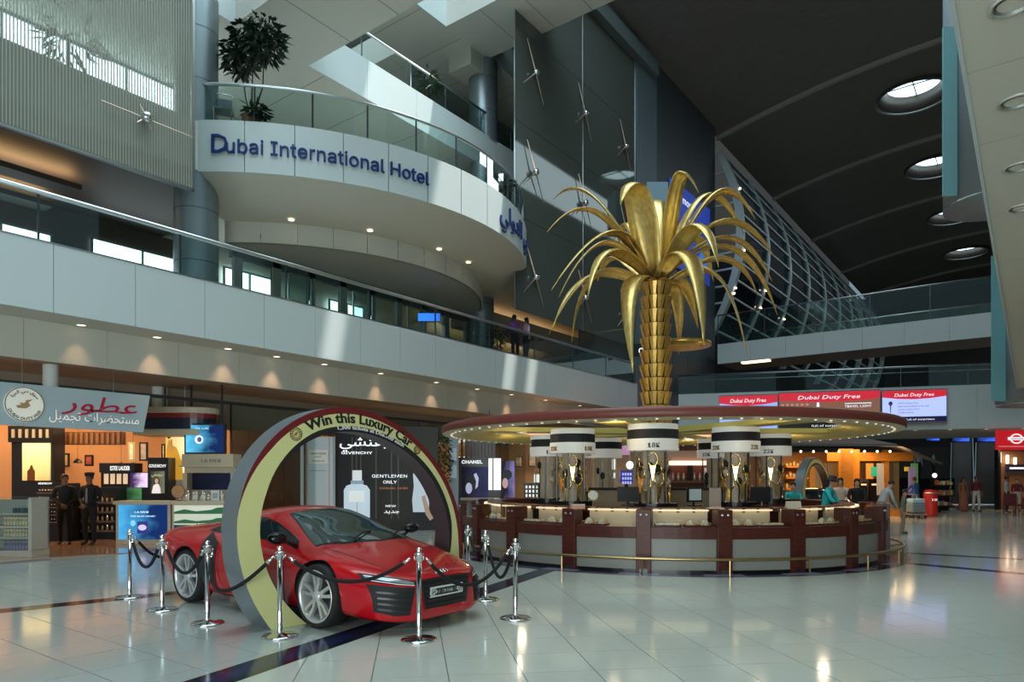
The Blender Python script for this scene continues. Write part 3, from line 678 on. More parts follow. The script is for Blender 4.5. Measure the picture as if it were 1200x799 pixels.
# trays of jewellery in the cases
VEL = mat('burgundy_velvet', (.11, .012, .02), .8); PEARL = mat('ivory', lin((.90, .86, .76)), .4); BRGOLD = mat('bright_gold', (.95, .66, .22), .2, 1)
LF = ('left', 'right')
def tray(kind):
    t = thing('jewellery_tray', 'burgundy tray of gold jewellery lying in a lit counter case', 'tray', group='jewellery trays in the counter')
    G().box(-.12, .14, -.24, .24, 0, .03).link('tray_base', VEL, t, bevel=.005)
    if kind == 0:
        for k in range(3): G().box(-.08 + k * .08, -.05 + k * .08, -.2, .2, .03, .06).link('ring_bar', PEARL, t)
    else:
        for y in (-.12, .12): G().lathe([(.08, .03), (.06, .09), (.02, .13), (0, .13)], 12, (0, y)).link('cone_stand', PEARL, t, True)
    for k in range(4):
        G().lathe([(.028, -.008), (.034, 0), (.028, .008), (.024, 0), (.028, -.008)], 10).xf(Matrix.Translation((.1, -.18 + .12 * k, .05)) @ Matrix.Rotation(R(60), 4, 'Y')).link('ring', BRGOLD, t, True)
    return t
tr = [None, None]
for k in range(-3, 5):
    for j, f in enumerate((.30, .70)):
        if k in (-1,) and j == 1: continue
        a = A0 + k * DA + DA * f; kd = (k * 3 + j) % 2
        loc = (KC.x + (KR - .26) * math.cos(a), KC.y + (KR - .26) * math.sin(a), .776)
        lab_ = '%s hand burgundy tray of gold jewellery in the %s lit counter case from the left' % (LF[j], ORD[k + 3])
        if tr[kd] is None: tr[kd] = tray(kd); tr[kd].location = loc; tr[kd].rotation_euler = (0, 0, a); tr[kd]['label'] = lab_
        else: dup(tr[kd], loc, a, lab_)
# ---------------------------------------------------------------- ring canopy
can = thing('ring_canopy', 'large burgundy edged ring canopy with yellow underside over the counter', 'canopy', (KC.x - .05, KC.y - .03, 2.6))
RC = 5.08
BURG = mat('burgundy_band', (.20, .045, .032), .4); YEL = mat('canopy_yellow', lin((.82, .74, .40)), .5); FRET = mat('fret_cream', lin((.90, .85, .72)), .5, noise=.2, nscale=22)
G().lathe([(RC, .02), (RC + .02, .04), (RC + .02, .17), (RC - .04, .20)], 96).link('outer_band', BURG, can, True)
G().lathe([(RC, .02), (RC - .42, 0), (RC - .42, .02)], 96).link('fret_ring', FRET, can)
G().lathe([(RC - .42, 0), (RC - .62, .03), (RC - 1.15, .10), (RC - 1.15, .19), (RC - .3, .19), (RC - .04, .19)], 96).link('underside', YEL, can, True)
b0 = None; BULB = mat('canopy_bulb', (1, .9, .7), .4, emit=.6, ecol=(1, .86, .62))
for k in range(88):
    a = 2 * PI * k / 88
    if b0 is None: b0 = G().ell((RC - .20, 0, .005), (.026, .026, .014), 8, 5).link('bulb', BULB, can, True); b0.rotation_euler = (0, 0, a)
    else: share(b0, rot=(0, 0, a))
for k in range(6):
    a = R(40) + k * PI / 3; c, s_ = math.cos(a), math.sin(a)
    def q(r, w, z): return (c * r - s_ * w, s_ * r + c * w, z)
    g = G(); pts = [(.3, .10), (RC - 1.1, .34)]
    g.add([q(.3, -.12, .05), q(.3, .12, .05), q(RC - 1.0, .34, .09), q(RC - 1.0, -.34, .09), q(.3, -.12, .19), q(.3, .12, .19), q(RC - 1.0, .34, .185), q(RC - 1.0, -.34, .185)], [(3, 2, 1, 0), (4, 5, 6, 7), (0, 1, 5, 4), (1, 2, 6, 5), (2, 3, 7, 6), (3, 0, 4, 7)])
    g.link('spoke', YEL, can)
G().lathe([(.42, .04), (.5, .06), (.5, .19), (.42, .2)], 32).link('hub', YEL, can, True)
for k in range(8):
    a = 2 * PI * k / 8 + .2; sl = lamp('canopy_fill', 'POINT', (3.55 * math.cos(a), 3.55 * math.sin(a), -.10), 9, (1, .80, .55), shadow_soft_size=.10); sl.parent = can  # added point lights to brighten the canopy underside and display columns
# ---------------------------------------------------------------- display columns
SIGNW = mat('sign_white', lin((.84, .84, .80)), .45, emit=.16, ecol=(1, .97, .9)); COREB = mat('core_beige', lin((.78, .70, .61)), .6); KGOLD = mat('karat_gold', (.34, .20, .04), .35, .6)
def display_column(px, d, txts, label, r=.52, seed=0, rings=7):
    p = at(px, HY, d); t = thing('display_column', label, 'display column', (p.x, p.y, 0), group='gold display columns under the canopy')
    fa = math.atan2(-p.y, -p.x)
    G().lathe([(0, 0), (r * .9, 0), (r * .9, 1.02), (0, 1.02)], 32).link('cabinet', WOOD, t); G().lathe([(0, 1.02), (r * .95, 1.02), (r * .95, 1.12), (0, 1.12)], 32).link('counter_top', BLACK, t)
    G().lathe([(r * .70, 1.12), (r * .70, 2.16)], 32).link('case_glass', CASEG, t, True)
    rd = random.Random(seed)
    G().lathe([(0, 1.12), (.23, 1.12), (.23, 2.16), (0, 2.16)], 12).link('core', COREB, t)
    for k in range(6):
        a = fa + R(-75 + 30 * k) ; x, y = math.cos(a) * r * .71, math.sin(a) * r * .71
        if k in (0, 2, 4): G().tube([(x, y, 1.12), (x, y, 2.16)], .014, 6).link('mullion', BLACK, t)
    G().lathe([(0, 2.155), (r, 2.155), (r, 2.385), (0, 2.385)], 40).link('sign_drum', SIGNW, t)
    G().lathe([(0, 2.40), (r * .985, 2.40), (r * .985, 2.57), (0, 2.57)], 40).link('black_band', MBLACK, t)
    G().lathe([(0, 2.57), (r * .97, 2.57), (r * .97, 2.68), (0, 2.68)], 40).link('cap', SIGNW, t)
    for s, off, m in txts:
        g = text_geo(s, .17, .006, align='CENTER', offset=.006); a_ = fa + off
        g.v = [tuple((((r + .006 + w) * math.cos(a_ + u / r)), ((r + .006 + w) * math.sin(a_ + u / r)), 2.21 + v)) for u, v, w in g.v]
        g.link('lettering', m, t)
    for k in range(rings):   # busts and stands
        a = fa + R(rd.uniform(-75, 75)); rr = r * rd.uniform(.42, .58); x, y = rr * math.cos(a), rr * math.sin(a); h = rd.uniform(.3, .75)
        g = G().lathe([(.05, 0), (.014, .03), (.012, h), (.05, h + .02), (.07, h + .12), (.03, h + .18), (0, h + .19)], 10, (x, y)); g.v = [(a_, b_, z + 1.12) for a_, b_, z in g.v]
        g.link('bust', MBLACK if k % 3 else COREB, t, True)
    return p, fa, r
cols = [display_column(671, 15.3, [('22K', -.95, KGOLD), ('18K', .75, KGOLD)], 'display column with two gold karat signs left of the central one', .50, 1),
        display_column(765, 13.9, [('18K', .03, MBLACK), ('22K', 1.5, KGOLD)], 'central display column, black 18K facing forward, in front of the palm', .51, 2),
        display_column(862, 14.7, [('22K', -.9, KGOLD), ('22K', .85, KGOLD)], 'display column with two gold 22K signs right of the central one', .50, 3),
        display_column(903, 16.9, [('22K', -.1, MBLACK)], 'rightmost display column, brightly lit black 22K sign', .48, 4, 4),
        display_column(643, 17.4, [('18K', .1, MBLACK)], 'leftmost display column at the back of the counter', .47, 5, 4),
        display_column(707, 18.6, [('21K', -.9, KGOLD)], 'back display column right of the two left ones', .50, 6, 3),
        display_column(838, 19.0, [('22K', -.5, MBLACK)], 'back display column peeping out left of the right front one', .48, 7, 3)]
nk = None
for ci, (p, fa, r) in enumerate(cols[:4]):
    rd = random.Random(50 + ci)
    for k in range(7):
        a = fa + R(-66 + 22 * k); z = (1.92, 1.72, 1.5, 1.98, 1.6, 1.84, 1.45)[k]
        loc = (p.x + r * .64 * math.cos(a), p.y + r * .64 * math.sin(a), z)
        if nk is None:
            nk = thing('necklace', 'first gold necklace from the left in the left front display column', 'necklace', loc, a, 'gold necklaces in the display columns'); nk.scale = (1.25, 1.25, 1.25)
            G().tube([(0, .075 * math.cos(2 * PI * i / 20), .105 * math.sin(2 * PI * i / 20)) for i in range(20)], [.014 if 10 < i else .008 for i in range(20)], 6, True).link('chain', BRGOLD, nk, True)
            g = G(); g.grid([[(0.01, (j - 2) * .022 * (1 - i / 6), -.10 - i * .045) for j in range(5)] for i in range(6)]); o = g.link('pendant', BRGOLD, nk); o.modifiers.new('s', 'SOLIDIFY').thickness = .012
        else: dup(nk, loc, a, '%s gold necklace from the left in the %s display column' % (ORD[k], ('left front', 'central', 'right front', 'rightmost')[ci]))
# ---------------------------------------------------------------- centre island and the things on it
isl = thing('service_island', 'low beige island with a dark ledge in the middle of the counter', 'island', (at(770, HY, 17.25).x, at(770, HY, 17.25).y, 0), TH)
BE2 = mat('island_beige', lin((.62, .55, .43)), .5)
G().box(-1.9, 1.9, 0, .5, 0, 1.32).link('body', BE2, isl); G().box(-1.95, 1.95, -.08, .55, 1.32, 1.38).link('ledge', MBLACK, isl)
SCRN = mat('screen_grey', lin((.45, .52, .52)), .3, emit=.25, ecol=(.5, .62, .62))
def monitor(px, d, z, label, w=.40, h=.28, m=BLACK, yaw=0):
    p = at(px, HY, d); t = thing('monitor', label, 'monitor', (p.x, p.y, z), TH + yaw)
    G().box(-w * .3, w * .3, -.08, .08, 0, .02).link('foot', BLACK, t); G().tube([(0, .03, .02), (0, .03, .12)], .02, 8).link('neck', BLACK, t)
    G().box(-w / 2, w / 2, -.02, .03, .08, .08 + h).link('casing', BLACK, t, bevel=.006); G().box(-w / 2 + .03, w / 2 - .03, -.024, -.02, .11, .05 + h).link('screen', m, t); return t
monitor(736, 13.2, 1.09, 'black monitor left of the central display column'); monitor(814, 13.0, 1.09, 'till screen with a grey glowing display right of the central column', .36, .27, SCRN, .5)
monitor(892, 12.9, 1.09, 'tilted black till monitor in front of the right columns', .40, .28, BLACK, -.7)
p = at(695, HY, 12.2); mi = thing('table_mirror', 'round brass table mirror on the counter top', 'mirror', (p.x, p.y, 1.086), TH)
G().lathe([(0, 0), (.07, 0), (.05, .02), (0, .025)], 16).link('foot', BRASS, mi, True); G().tube([(0, 0, .02), (0, 0, .14)], .01, 8).link('stem', BRASS, mi)
G().tube([(.085 * math.cos(2 * PI * i / 24), 0, .225 + .085 * math.sin(2 * PI * i / 24)) for i in range(24)], .010, 8, True).link('rim', BRASS, mi, True)
G().lathe([(0, 0), (.085, 0), (.085, .008), (0, .008)], 24).xf(Matrix.Translation((0, .004, .225)) @ Matrix.Rotation(R(90), 4, 'X')).link('glass', CHROME, mi)
p = at(838, HY, 12.0); bx = thing('leaflet_holder', 'upright pinkish leaflet board on the counter beside the till', 'leaflet holder', (p.x, p.y, 1.086), TH)
G().box(-.10, .10, 0, .02, .02, .36).link('board', mat('leaflet', lin((.66, .58, .52)), .6), bx); G().box(-.13, .13, -.08, .08, 0, .02).link('base', PEARL, bx); G().box(-.09, .09, -.05, -.02, .02, .05).link('leaflet', mat('leaflet_pink', lin((.85, .62, .52)), .6), bx)
p = at(678, HY, 11.9); cb = thing('card_box', 'small pale pink card box on a counter post', 'box', (p.x, p.y, 1.086), TH + .2)
G().box(-.13, .10, -.06, .06, 0, .07).link('box', mat('leaflet_pink', lin((.85, .62, .52)), .6), cb, bevel=.004); G().box(-.13, .1, -.065, .065, .07, .08).link('lid', PEARL, cb, bevel=.003)
p = at(931, HY, 12.2); wb_ = thing('sign_card', 'small white folded sign card on the counter near the turquoise clerk', 'card', (p.x, p.y, 1.086), TH)
G().extr([(-.13, 0, 0), (-.13, .05, .12), (-.13, .055, .12), (-.13, .01, 0)], (.26, 0, 0)).extr([(-.13, .1, 0), (-.13, .05, .12), (-.13, .055, .12), (-.13, .11, 0)], (.26, 0, 0)).link('card', PEARL, wb_)
p = at(912, HY, 12.0); cl = thing('calculator', 'small grey calculator lying on the counter', 'calculator', (p.x, p.y, 1.086), TH + .4); G().box(-.05, .05, -.08, .08, 0, .015).link('body', DSTEEL, cl, bevel=.003); G().box(-.04, .04, .03, .07, .015, .017).link('display', SCRN, cl)
# ================================================================ RED SPORTS CAR
RED = mat('car_red', (.50, .003, .008), .25, 0, coat=.7, spec=.35); TYRE = mat('tyre_rubber', (.012, .012, .012), .75); ALLOY = mat('alloy', (.66, .67, .69), .32, .55)
CARG = mat('car_glass', (.012, .022, .024), .04, spec=.9); DGREY = mat('carbon_dark', (.018, .018, .020), .35); LENS = mat('lamp_lens', (.35, .37, .38), .08, .3)
car = thing('sports_car', 'low red two door sports car parked through the round arch', 'car', (-7.45, 5.61, 0))
ST = [ # x, zb, wb, (ws,zs), (w1,z1), (w2,z2), (w3,z3), (w4,z4), (w5,z5), zc
 (-2.20, .34, .55, (.70, .38), (.80, .60), (.80, .80), (.66, .90), (.48, .915), (.26, .92), .92),
 (-2.10, .24, .62, (.80, .30), (.89, .60), (.88, .84), (.72, .93), (.54, .945), (.28, .95), .95),
 (-1.80, .16, .70, (.88, .26), (.94, .60), (.92, .83), (.76, .94), (.58, .965), (.32, .98), .985),
 (-1.325, .13, .75, (.91, .24), (.965, .58), (.94, .80), (.78, .92), (.60, .99), (.34, 1.04), 1.05),
 (-.90, .12, .78, (.90, .22), (.95, .55), (.93, .79), (.80, .90), (.62, 1.05), (.38, 1.135), 1.15),
 (-.45, .11, .80, (.88, .20), (.925, .52), (.905, .78), (.80, .885), (.645, 1.08), (.46, 1.225), 1.255),
 (.05, .11, .80, (.87, .20), (.915, .50), (.895, .77), (.79, .865), (.645, 1.09), (.47, 1.255), 1.285),
 (.40, .11, .80, (.87, .20), (.915, .50), (.89, .76), (.785, .85), (.655, 1.04), (.49, 1.195), 1.235),
 (.80, .11, .80, (.88, .21), (.925, .52), (.90, .755), (.78, .835), (.665, .935), (.50, 1.03), 1.06),
 (1.10, .12, .79, (.90, .24), (.945, .54), (.915, .755), (.77, .82), (.655, .875), (.47, .955), .98),
 (1.325, .13, .78, (.91, .26), (.955, .54), (.915, .74), (.77, .80), (.62, .82), (.38, .865), .88),
 (1.65, .12, .78, (.90, .24), (.935, .50), (.875, .675), (.73, .735), (.56, .745), (.32, .765), .775),
 (1.95, .11, .76, (.87, .20), (.88, .44), (.81, .60), (.67, .66), (.52, .665), (.30, .675), .678),
 (2.18, .11, .70, (.77, .18), (.77, .42), (.71, .56), (.60, .60), (.46, .61), (.26, .62), .622),
 (2.31, .11, .56, (.62, .17), (.61, .42), (.57, .53), (.48, .565), (.37, .575), (.20, .58), .582),
 (2.355, .12, .40, (.44, .17), (.44, .42), (.41, .51), (.34, .54), (.26, .55), (.14, .555), .557)]
def section(s):
    x, zb, wb = s[:3]; h = [(wb, zb)] + list(s[3:9]); 
    return [(x, 0, zb)] + [(x, -w, z) for w, z in h] + [(x, 0, s[9])] + [(x, w, z) for w, z in h[::-1]]
rows = [section(s) for s in ST]
def inset(r, dx): 
    cz = sum(p[2] for p in r) / len(r); return [(r[0][0] + dx, p[1] * .5, cz + (p[2] - cz) * .5) for p in r]
rows = [inset(rows[0], -.015)] + rows + [inset(rows[-1], .006)]
n_ = len(rows[0]); vs = [p for r in rows for p in r]
fs = [(i * n_ + j, i * n_ + (j + 1) % n_, (i + 1) * n_ + (j + 1) % n_, (i + 1) * n_ + j) for i in range(len(rows) - 1) for j in range(n_)]
fs += [tuple(range(n_))[::-1], tuple(range((len(rows) - 1) * n_, len(rows) * n_))]
g = G().add(vs, fs); body0 = g.link('body0', [RED, MBLACK], None, True)
ss = body0.modifiers.new('s', 'SUBSURF'); ss.levels = 3; ss.render_levels = 3
bpy.context.view_layer.update(); dg = bpy.context.evaluated_depsgraph_get(); ev = body0.evaluated_get(dg).to_mesh()
BV = BVHTree.FromPolygons([v.co.copy() for v in ev.vertices], [tuple(p.vertices) for p in ev.polygons])
WX = (1.325, -1.325); WR = .352
cut = G(); cut.cur = 1
for x in WX:
    for s_ in (-1, 1):
        i0 = len(cut.v); cut.lathe([(0, 0), (WR + .035, 0), (WR + .035, .5), (0, .5)], 40); cut.xf(Matrix.Translation((x, s_ * 1.13 if s_ < 0 else .63, .345)) @ Matrix.Rotation(R(-90), 4, 'X'), i0)
cutter = cut.link('cutter', [RED, MBLACK]); autosmooth(cutter.data, R(30))
autosmooth(body0.data, R(180))
bo = body0.modifiers.new('b', 'BOOLEAN'); bo.object = cutter; bo.solver = 'EXACT'; bo.operation = 'DIFFERENCE'
bpy.context.view_layer.update(); dg = bpy.context.evaluated_depsgraph_get()
bm_ = bpy.data.meshes.new_from_object(body0.evaluated_get(dg), preserve_all_data_layers=True, depsgraph=dg)
bpy.data.objects.remove(body0); bpy.data.objects.remove(cutter)
bm_.name = 'body'; body = bpy.data.objects.new('body', bm_); COL.objects.link(body); body.parent = car
for p in bm_.polygons:
    p.use_smooth = True
    c = p.center   # inner faces of the wheel wells are black
    for x in WX:
        if (c.x - x) ** 2 + (c.z - .345) ** 2 < (WR + .037) ** 2 and abs(c.y) > .6: p.material_index = 1
    if c.z < .125: p.material_index = 1
autosmooth(bm_, R(40))
def resamp(pts, n):
    P = [Vector(p) for p in pts]; L = [0]
    for a, b in zip(P, P[1:]): L.append(L[-1] + (b - a).length)
    out = []
    for k in range(n + 1):
        s = L[-1] * k / n; i = 0
        while i < len(P) - 2 and L[i + 1] < s: i += 1
        out.append(P[i] + (P[i + 1] - P[i]) * ((s - L[i]) / max(1e-9, L[i + 1] - L[i])))
    return out
def patch(g, ea, eb, axis, off=.003, n=24, m=8, flip=1):
    """strip of surface between two outlines, laid on the body along an axis: 'r','l' side (x,z), 'f' front (y,z), 't' top (x,y)"""
    A = resamp([(*p, 0) for p in ea], n); B = resamp([(*p, 0) for p in eb], n); rows = []
    for j in range(m + 1):
        row = []
        for a, b in zip(A, B):
            p = a + (b - a) * (j / m)
            o, d = {'r': (Vector((p.x, -3, p.y)), Vector((0, 1, 0))), 'l': (Vector((p.x, 3, p.y)), Vector((0, -1, 0))), 'f': (Vector((5, p.x, p.y)), Vector((-1, 0, 0))), 't': (Vector((p.x, p.y, 4)), Vector((0, 0, -1))), 'b': (Vector((-5, p.x, p.y)), Vector((1, 0, 0)))}[axis]
            h, nn, _, _ = BV.ray_cast(o, d)
            if h is None: h = o + d * 3; nn = -d
            if nn.dot(d) > 0: nn = -nn
            row.append(h + nn * off)
        rows.append(row)
    return g.grid(rows)
def decal(name, m, lst, parent=None, smooth=True):
    g = G()
    for a in lst: patch(g, *a)
    o = g.link(name, m, parent or car, smooth); return o
SW = ([(.72, .90), (.48, .985), (.20, 1.07), (-.10, 1.12), (-.50, 1.105), (-.78, 1.04), (-.95, .965)], [(.76, .875), (.5, .885), (0, .905), (-.5, .925), (-.85, .94), (-1.0, .95)])
SB = ([(.76, .895), (.50, .995), (.21, 1.085), (-.10, 1.135), (-.52, 1.12), (-.82, 1.05), (-1.02, .97)], [(.80, .862), (.5, .870), (0, .885), (-.5, .905), (-.9, .92), (-1.08, .94)])
for s_ in 'rl':
    decal('window_surround', BLACK, [(SB[0], SB[1], s_, .002)]); decal('side_window', CARG, [(SW[0], SW[1], s_, .005)])
    decal('side_blade', DGREY, [([(-.62, .80), (-.95, .93)], [(-.66, .28), (-1.0, .30)], s_, .006, 6, 20)])
    decal('door_seam', MBLACK, [([(.72, .80), (.74, .5), (.70, .22)], [(.732, .80), (.752, .5), (.712, .22)], s_, .002, 20, 1), ([(-.56, .90), (-.60, .5), (-.5, .22)], [(-.568, .90), (-.608, .5), (-.508, .22)], s_, .002, 20, 1), ([(.70, .22), (-.5, .22)], [(.70, .212), (-.5, .212)], s_, .002, 30, 1)])
    decal('sill_trim', MBLACK, [([(.90, .17), (-.90, .17)], [(.90, .125), (-.90, .125)], s_, .004, 30, 2)])
WS = ([(.27, .47), (.32, .3), (.34, 0), (.32, -.3), (.27, -.47)], [(1.05, .71), (1.24, .45), (1.31, 0), (1.24, -.45), (1.05, -.71)])
WB = ([(.25, .485), (.30, .3), (.32, 0), (.30, -.3), (.25, -.485)], [(1.08, .725), (1.28, .47), (1.35, 0), (1.28, -.47), (1.08, -.725)])
decal('windscreen_surround', BLACK, [(WB[0], WB[1], 't', .002, 30, 14)]); decal('windscreen', mat('windscreen', (.03, .055, .055), .03, spec=1), [(WS[0], WS[1], 't', .005, 30, 14)])
decal('rear_window', CARG, [([(-.75, .40), (-.75, -.40)], [(-1.5, .34), (-1.5, -.34)], 't', .004, 20, 12)])
for s_ in (-1, 1):   # wiper-side details, lamps, air intakes
    Y = lambda *pts: [(y * s_, z) for y, z in pts]
    decal('side_intake', MBLACK, [(Y((.45, .475), (.62, .495), (.815, .525)), Y((.52, .20), (.66, .20), (.80, .25)), 'f', .004, 16, 12)])
    for k in range(4): decal('intake_slat', DGREY, [(Y((.485 + k * .012, .42 - k * .06), (.775, .455 - k * .055)), Y((.49 + k * .012, .40 - k * .06), (.775, .435 - k * .055)), 'f', .018, 14, 1)])
    hl = decal('headlamp', MBLACK, [(Y((.43, .535), (.60, .580), (.80, .625)), Y((.45, .49), (.62, .512), (.815, .550)), 'f', .004, 18, 6)])
    decal('lamp_lens', LENS, [(Y((.46, .528), (.60, .565), (.785, .605)), Y((.47, .508), (.60, .530), (.79, .572)), 'f', .008, 18, 4)], hl)
    decal('lamp_strip', mat('lamp_strip', (.85, .88, .9), .3), [(Y((.46, .503), (.62, .524), (.80, .565)), Y((.465, .495), (.62, .516), (.80, .556)), 'f', .010, 18, 1)], hl)
    decal('tail_lamp', mat('tail_red', (.2, .005, .005), .15), [(Y((.40, .80), (.78, .82)), Y((.42, .70), (.78, .70)), 'b', .004, 10, 4)])
gr_ = decal('grille', MBLACK, [([(-.37, .525), (0, .535), (.37, .525)], [(-.31, .235), (0, .225), (.31, .235)], 'f', .004, 20, 10)])
for k in range(5): decal('grille_bar', DGREY, [([(-.355 + k * .012, .49 - k * .055), (.355 - k * .012, .49 - k * .055)], [(-.353 + k * .012, .472 - k * .055), (.353 - k * .012, .472 - k * .055)], 'f', .016, 16, 1)], gr_)
decal('grille_frame', DGREY, [([(-.39, .535), (-.325, .22)], [(-.37, .53), (-.305, .225)], 'f', .012, 10, 2), ([(.39, .535), (.325, .22)], [(.37, .53), (.305, .225)], 'f', .012, 10, 2), ([(-.39, .54), (0, .55), (.39, .54)], [(-.37, .522), (0, .532), (.37, .522)], 'f', .012, 16, 2)])
decal('hood_seam', MBLACK, [([(1.2, .70), (1.6, .62), (2.04, .55)], [(1.2, .692), (1.6, .612), (2.04, .542)], 't', .002, 24, 1), ([(1.2, -.70), (1.6, -.62), (2.04, -.55)], [(1.2, -.692), (1.6, -.612), (2.04, -.542)], 't', .002, 24, 1), ([(2.04, .55), (2.19, .3), (2.24, 0), (2.19, -.3), (2.04, -.55)], [(2.032, .55), (2.182, .3), (2.232, 0), (2.182, -.3), (2.032, -.55)], 't', .002, 30, 1)])
hp, hn, _, _ = BV.ray_cast(Vector((2.29, 0, 3)), Vector((0, 0, -1))); hp = hp + Vector((.0, 0, .012))
eu = Vector((-.80, 0, .60)); 
for k in range(4):
    G().tube([hp + Vector((0, 1, 0)) * (-.066 + .044 * k + .030 * math.cos(2 * PI * i / 20)) + eu * (.030 * math.sin(2 * PI * i / 20)) for i in range(20)], .005, 6, True).link('emblem_ring', CHROME, car, True)
pl = G().box(2.366, 2.376, -.26, .26, .345, .455).link('number_plate', mat('plate_white', lin((.86, .87, .86)), .4), car, bevel=.004)
text('DUBAI DUTY FREE', .062, MBLACK, pl, (2.378, 0, .380), (0, 1, 0), (0, 0, 1), .002, fit=.32, offset=.003)
for s_ in (-1, 1): G().tube([(2.378, s_ * .212 + .026 * math.cos(2 * PI * i / 16),   .40 + .034 * math.sin(2 * PI * i / 16)) for i in range(16)], .003, 5, True).tube([(2.378, s_ * .212 - .012, .39), (2.378, s_ * .212 + .012, .41)], .006, 5).link('plate_crest', DSTEEL, pl)
for s_ in (-1, 1):   # mirrors
    mr = G().ell((.80, s_ * 1.03, .945), (.085, .125, .07), 14, 10).link('door_mirror', BLACK, car, True)
    G().tube([(.84, s_ * .80, .84), (.82, s_ * .92, .895), (.80, s_ * .99, .92)], [.03, .022, .022], 8).link('mirror_stalk', BLACK, mr, True)
    G().box(-.02, .02, -.2, .2, 0, .01)
for s_ in (-.35, .25): G().tube([(1.27, s_, .92), (1.17, s_ + .22, .975), (1.10, s_ + .40, .975)], .010, 6).link('wiper', MBLACK, car)
def wheel(x, s_):
    A0_ = Matrix.Translation((x, s_ * .93, .345)) @ Matrix.Rotation(R(90) * (1 if s_ < 0 else -1), 4, 'X'); A = A0_   # local +z points outwards
    w = G().lathe([(.25, -.24), (.31, -.25), (.338, -.22), (.345, -.12), (.340, -.02), (.318, .008), (.284, .004), (.26, -.02)], 48).xf(A).link('wheel', TYRE, car, True); A = A0_ @ Matrix.Diagonal((1.06, 1.06, 1, 1))
    G().lathe([(.245, -.2), (.235, -.18), (.235, -.04), (.255, -.006), (.268, .002), (.268, .006), (.250, .006), (.240, -.012), (.225, -.05), (.225, -.2)], 48).xf(A).link('rim', ALLOY, w, True)
    G().lathe([(0, -.13), (.19, -.13), (.19, -.11), (0, -.11)], 32).xf(A).link('brake_disc', mat('brake_steel', (.2, .2, .2), .4, 1), w)
    G().lathe([(0, -.16), (.23, -.16), (.23, -.15), (0, -.15)], 32).xf(A).link('barrel_back', MBLACK, w)
    for k in range(5):
        a = 2 * PI * k / 5 + .3; g = G()
        for q in (-1, 1):
            def pt(r, t, z): return (r * math.cos(a + t), r * math.sin(a + t), z)
            for (r0, t0, w0, r1, t1, w1, z0, z1) in ((.045, 0, .020, .13, q * .23, .016, -.012, -.018), (.13, q * .23, .016, .235, q * .19, .018, -.018, -.006)):
                c0 = Vector(pt(r0, t0, z0)); c1 = Vector(pt(r1, t1, z1)); d = (c1 - c0); pr = Vector((-d.y, d.x, 0)).normalized()
                g.add([c0 - pr * w0, c0 + pr * w0, c1 + pr * w1, c1 - pr * w1, c0 - pr * w0 - Vector((0, 0, .04)), c0 + pr * w0 - Vector((0, 0, .04)), c1 + pr * w1 - Vector((0, 0, .04)), c1 - pr * w1 - Vector((0, 0, .04))], [(0, 1, 2, 3), (7, 6, 5, 4), (0, 4, 5, 1), (1, 5, 6, 2), (2, 6, 7, 3), (3, 7, 4, 0)])
        g.xf(A).link('spoke', ALLOY, w)
    G().lathe([(.0, .0), (.045, -.004), (.06, -.02), (.06, -.05)], 20).xf(A).link('hub_cap', ALLOY, w, True)
for x in WX:
    for s_ in (-1, 1): wheel(x, s_)
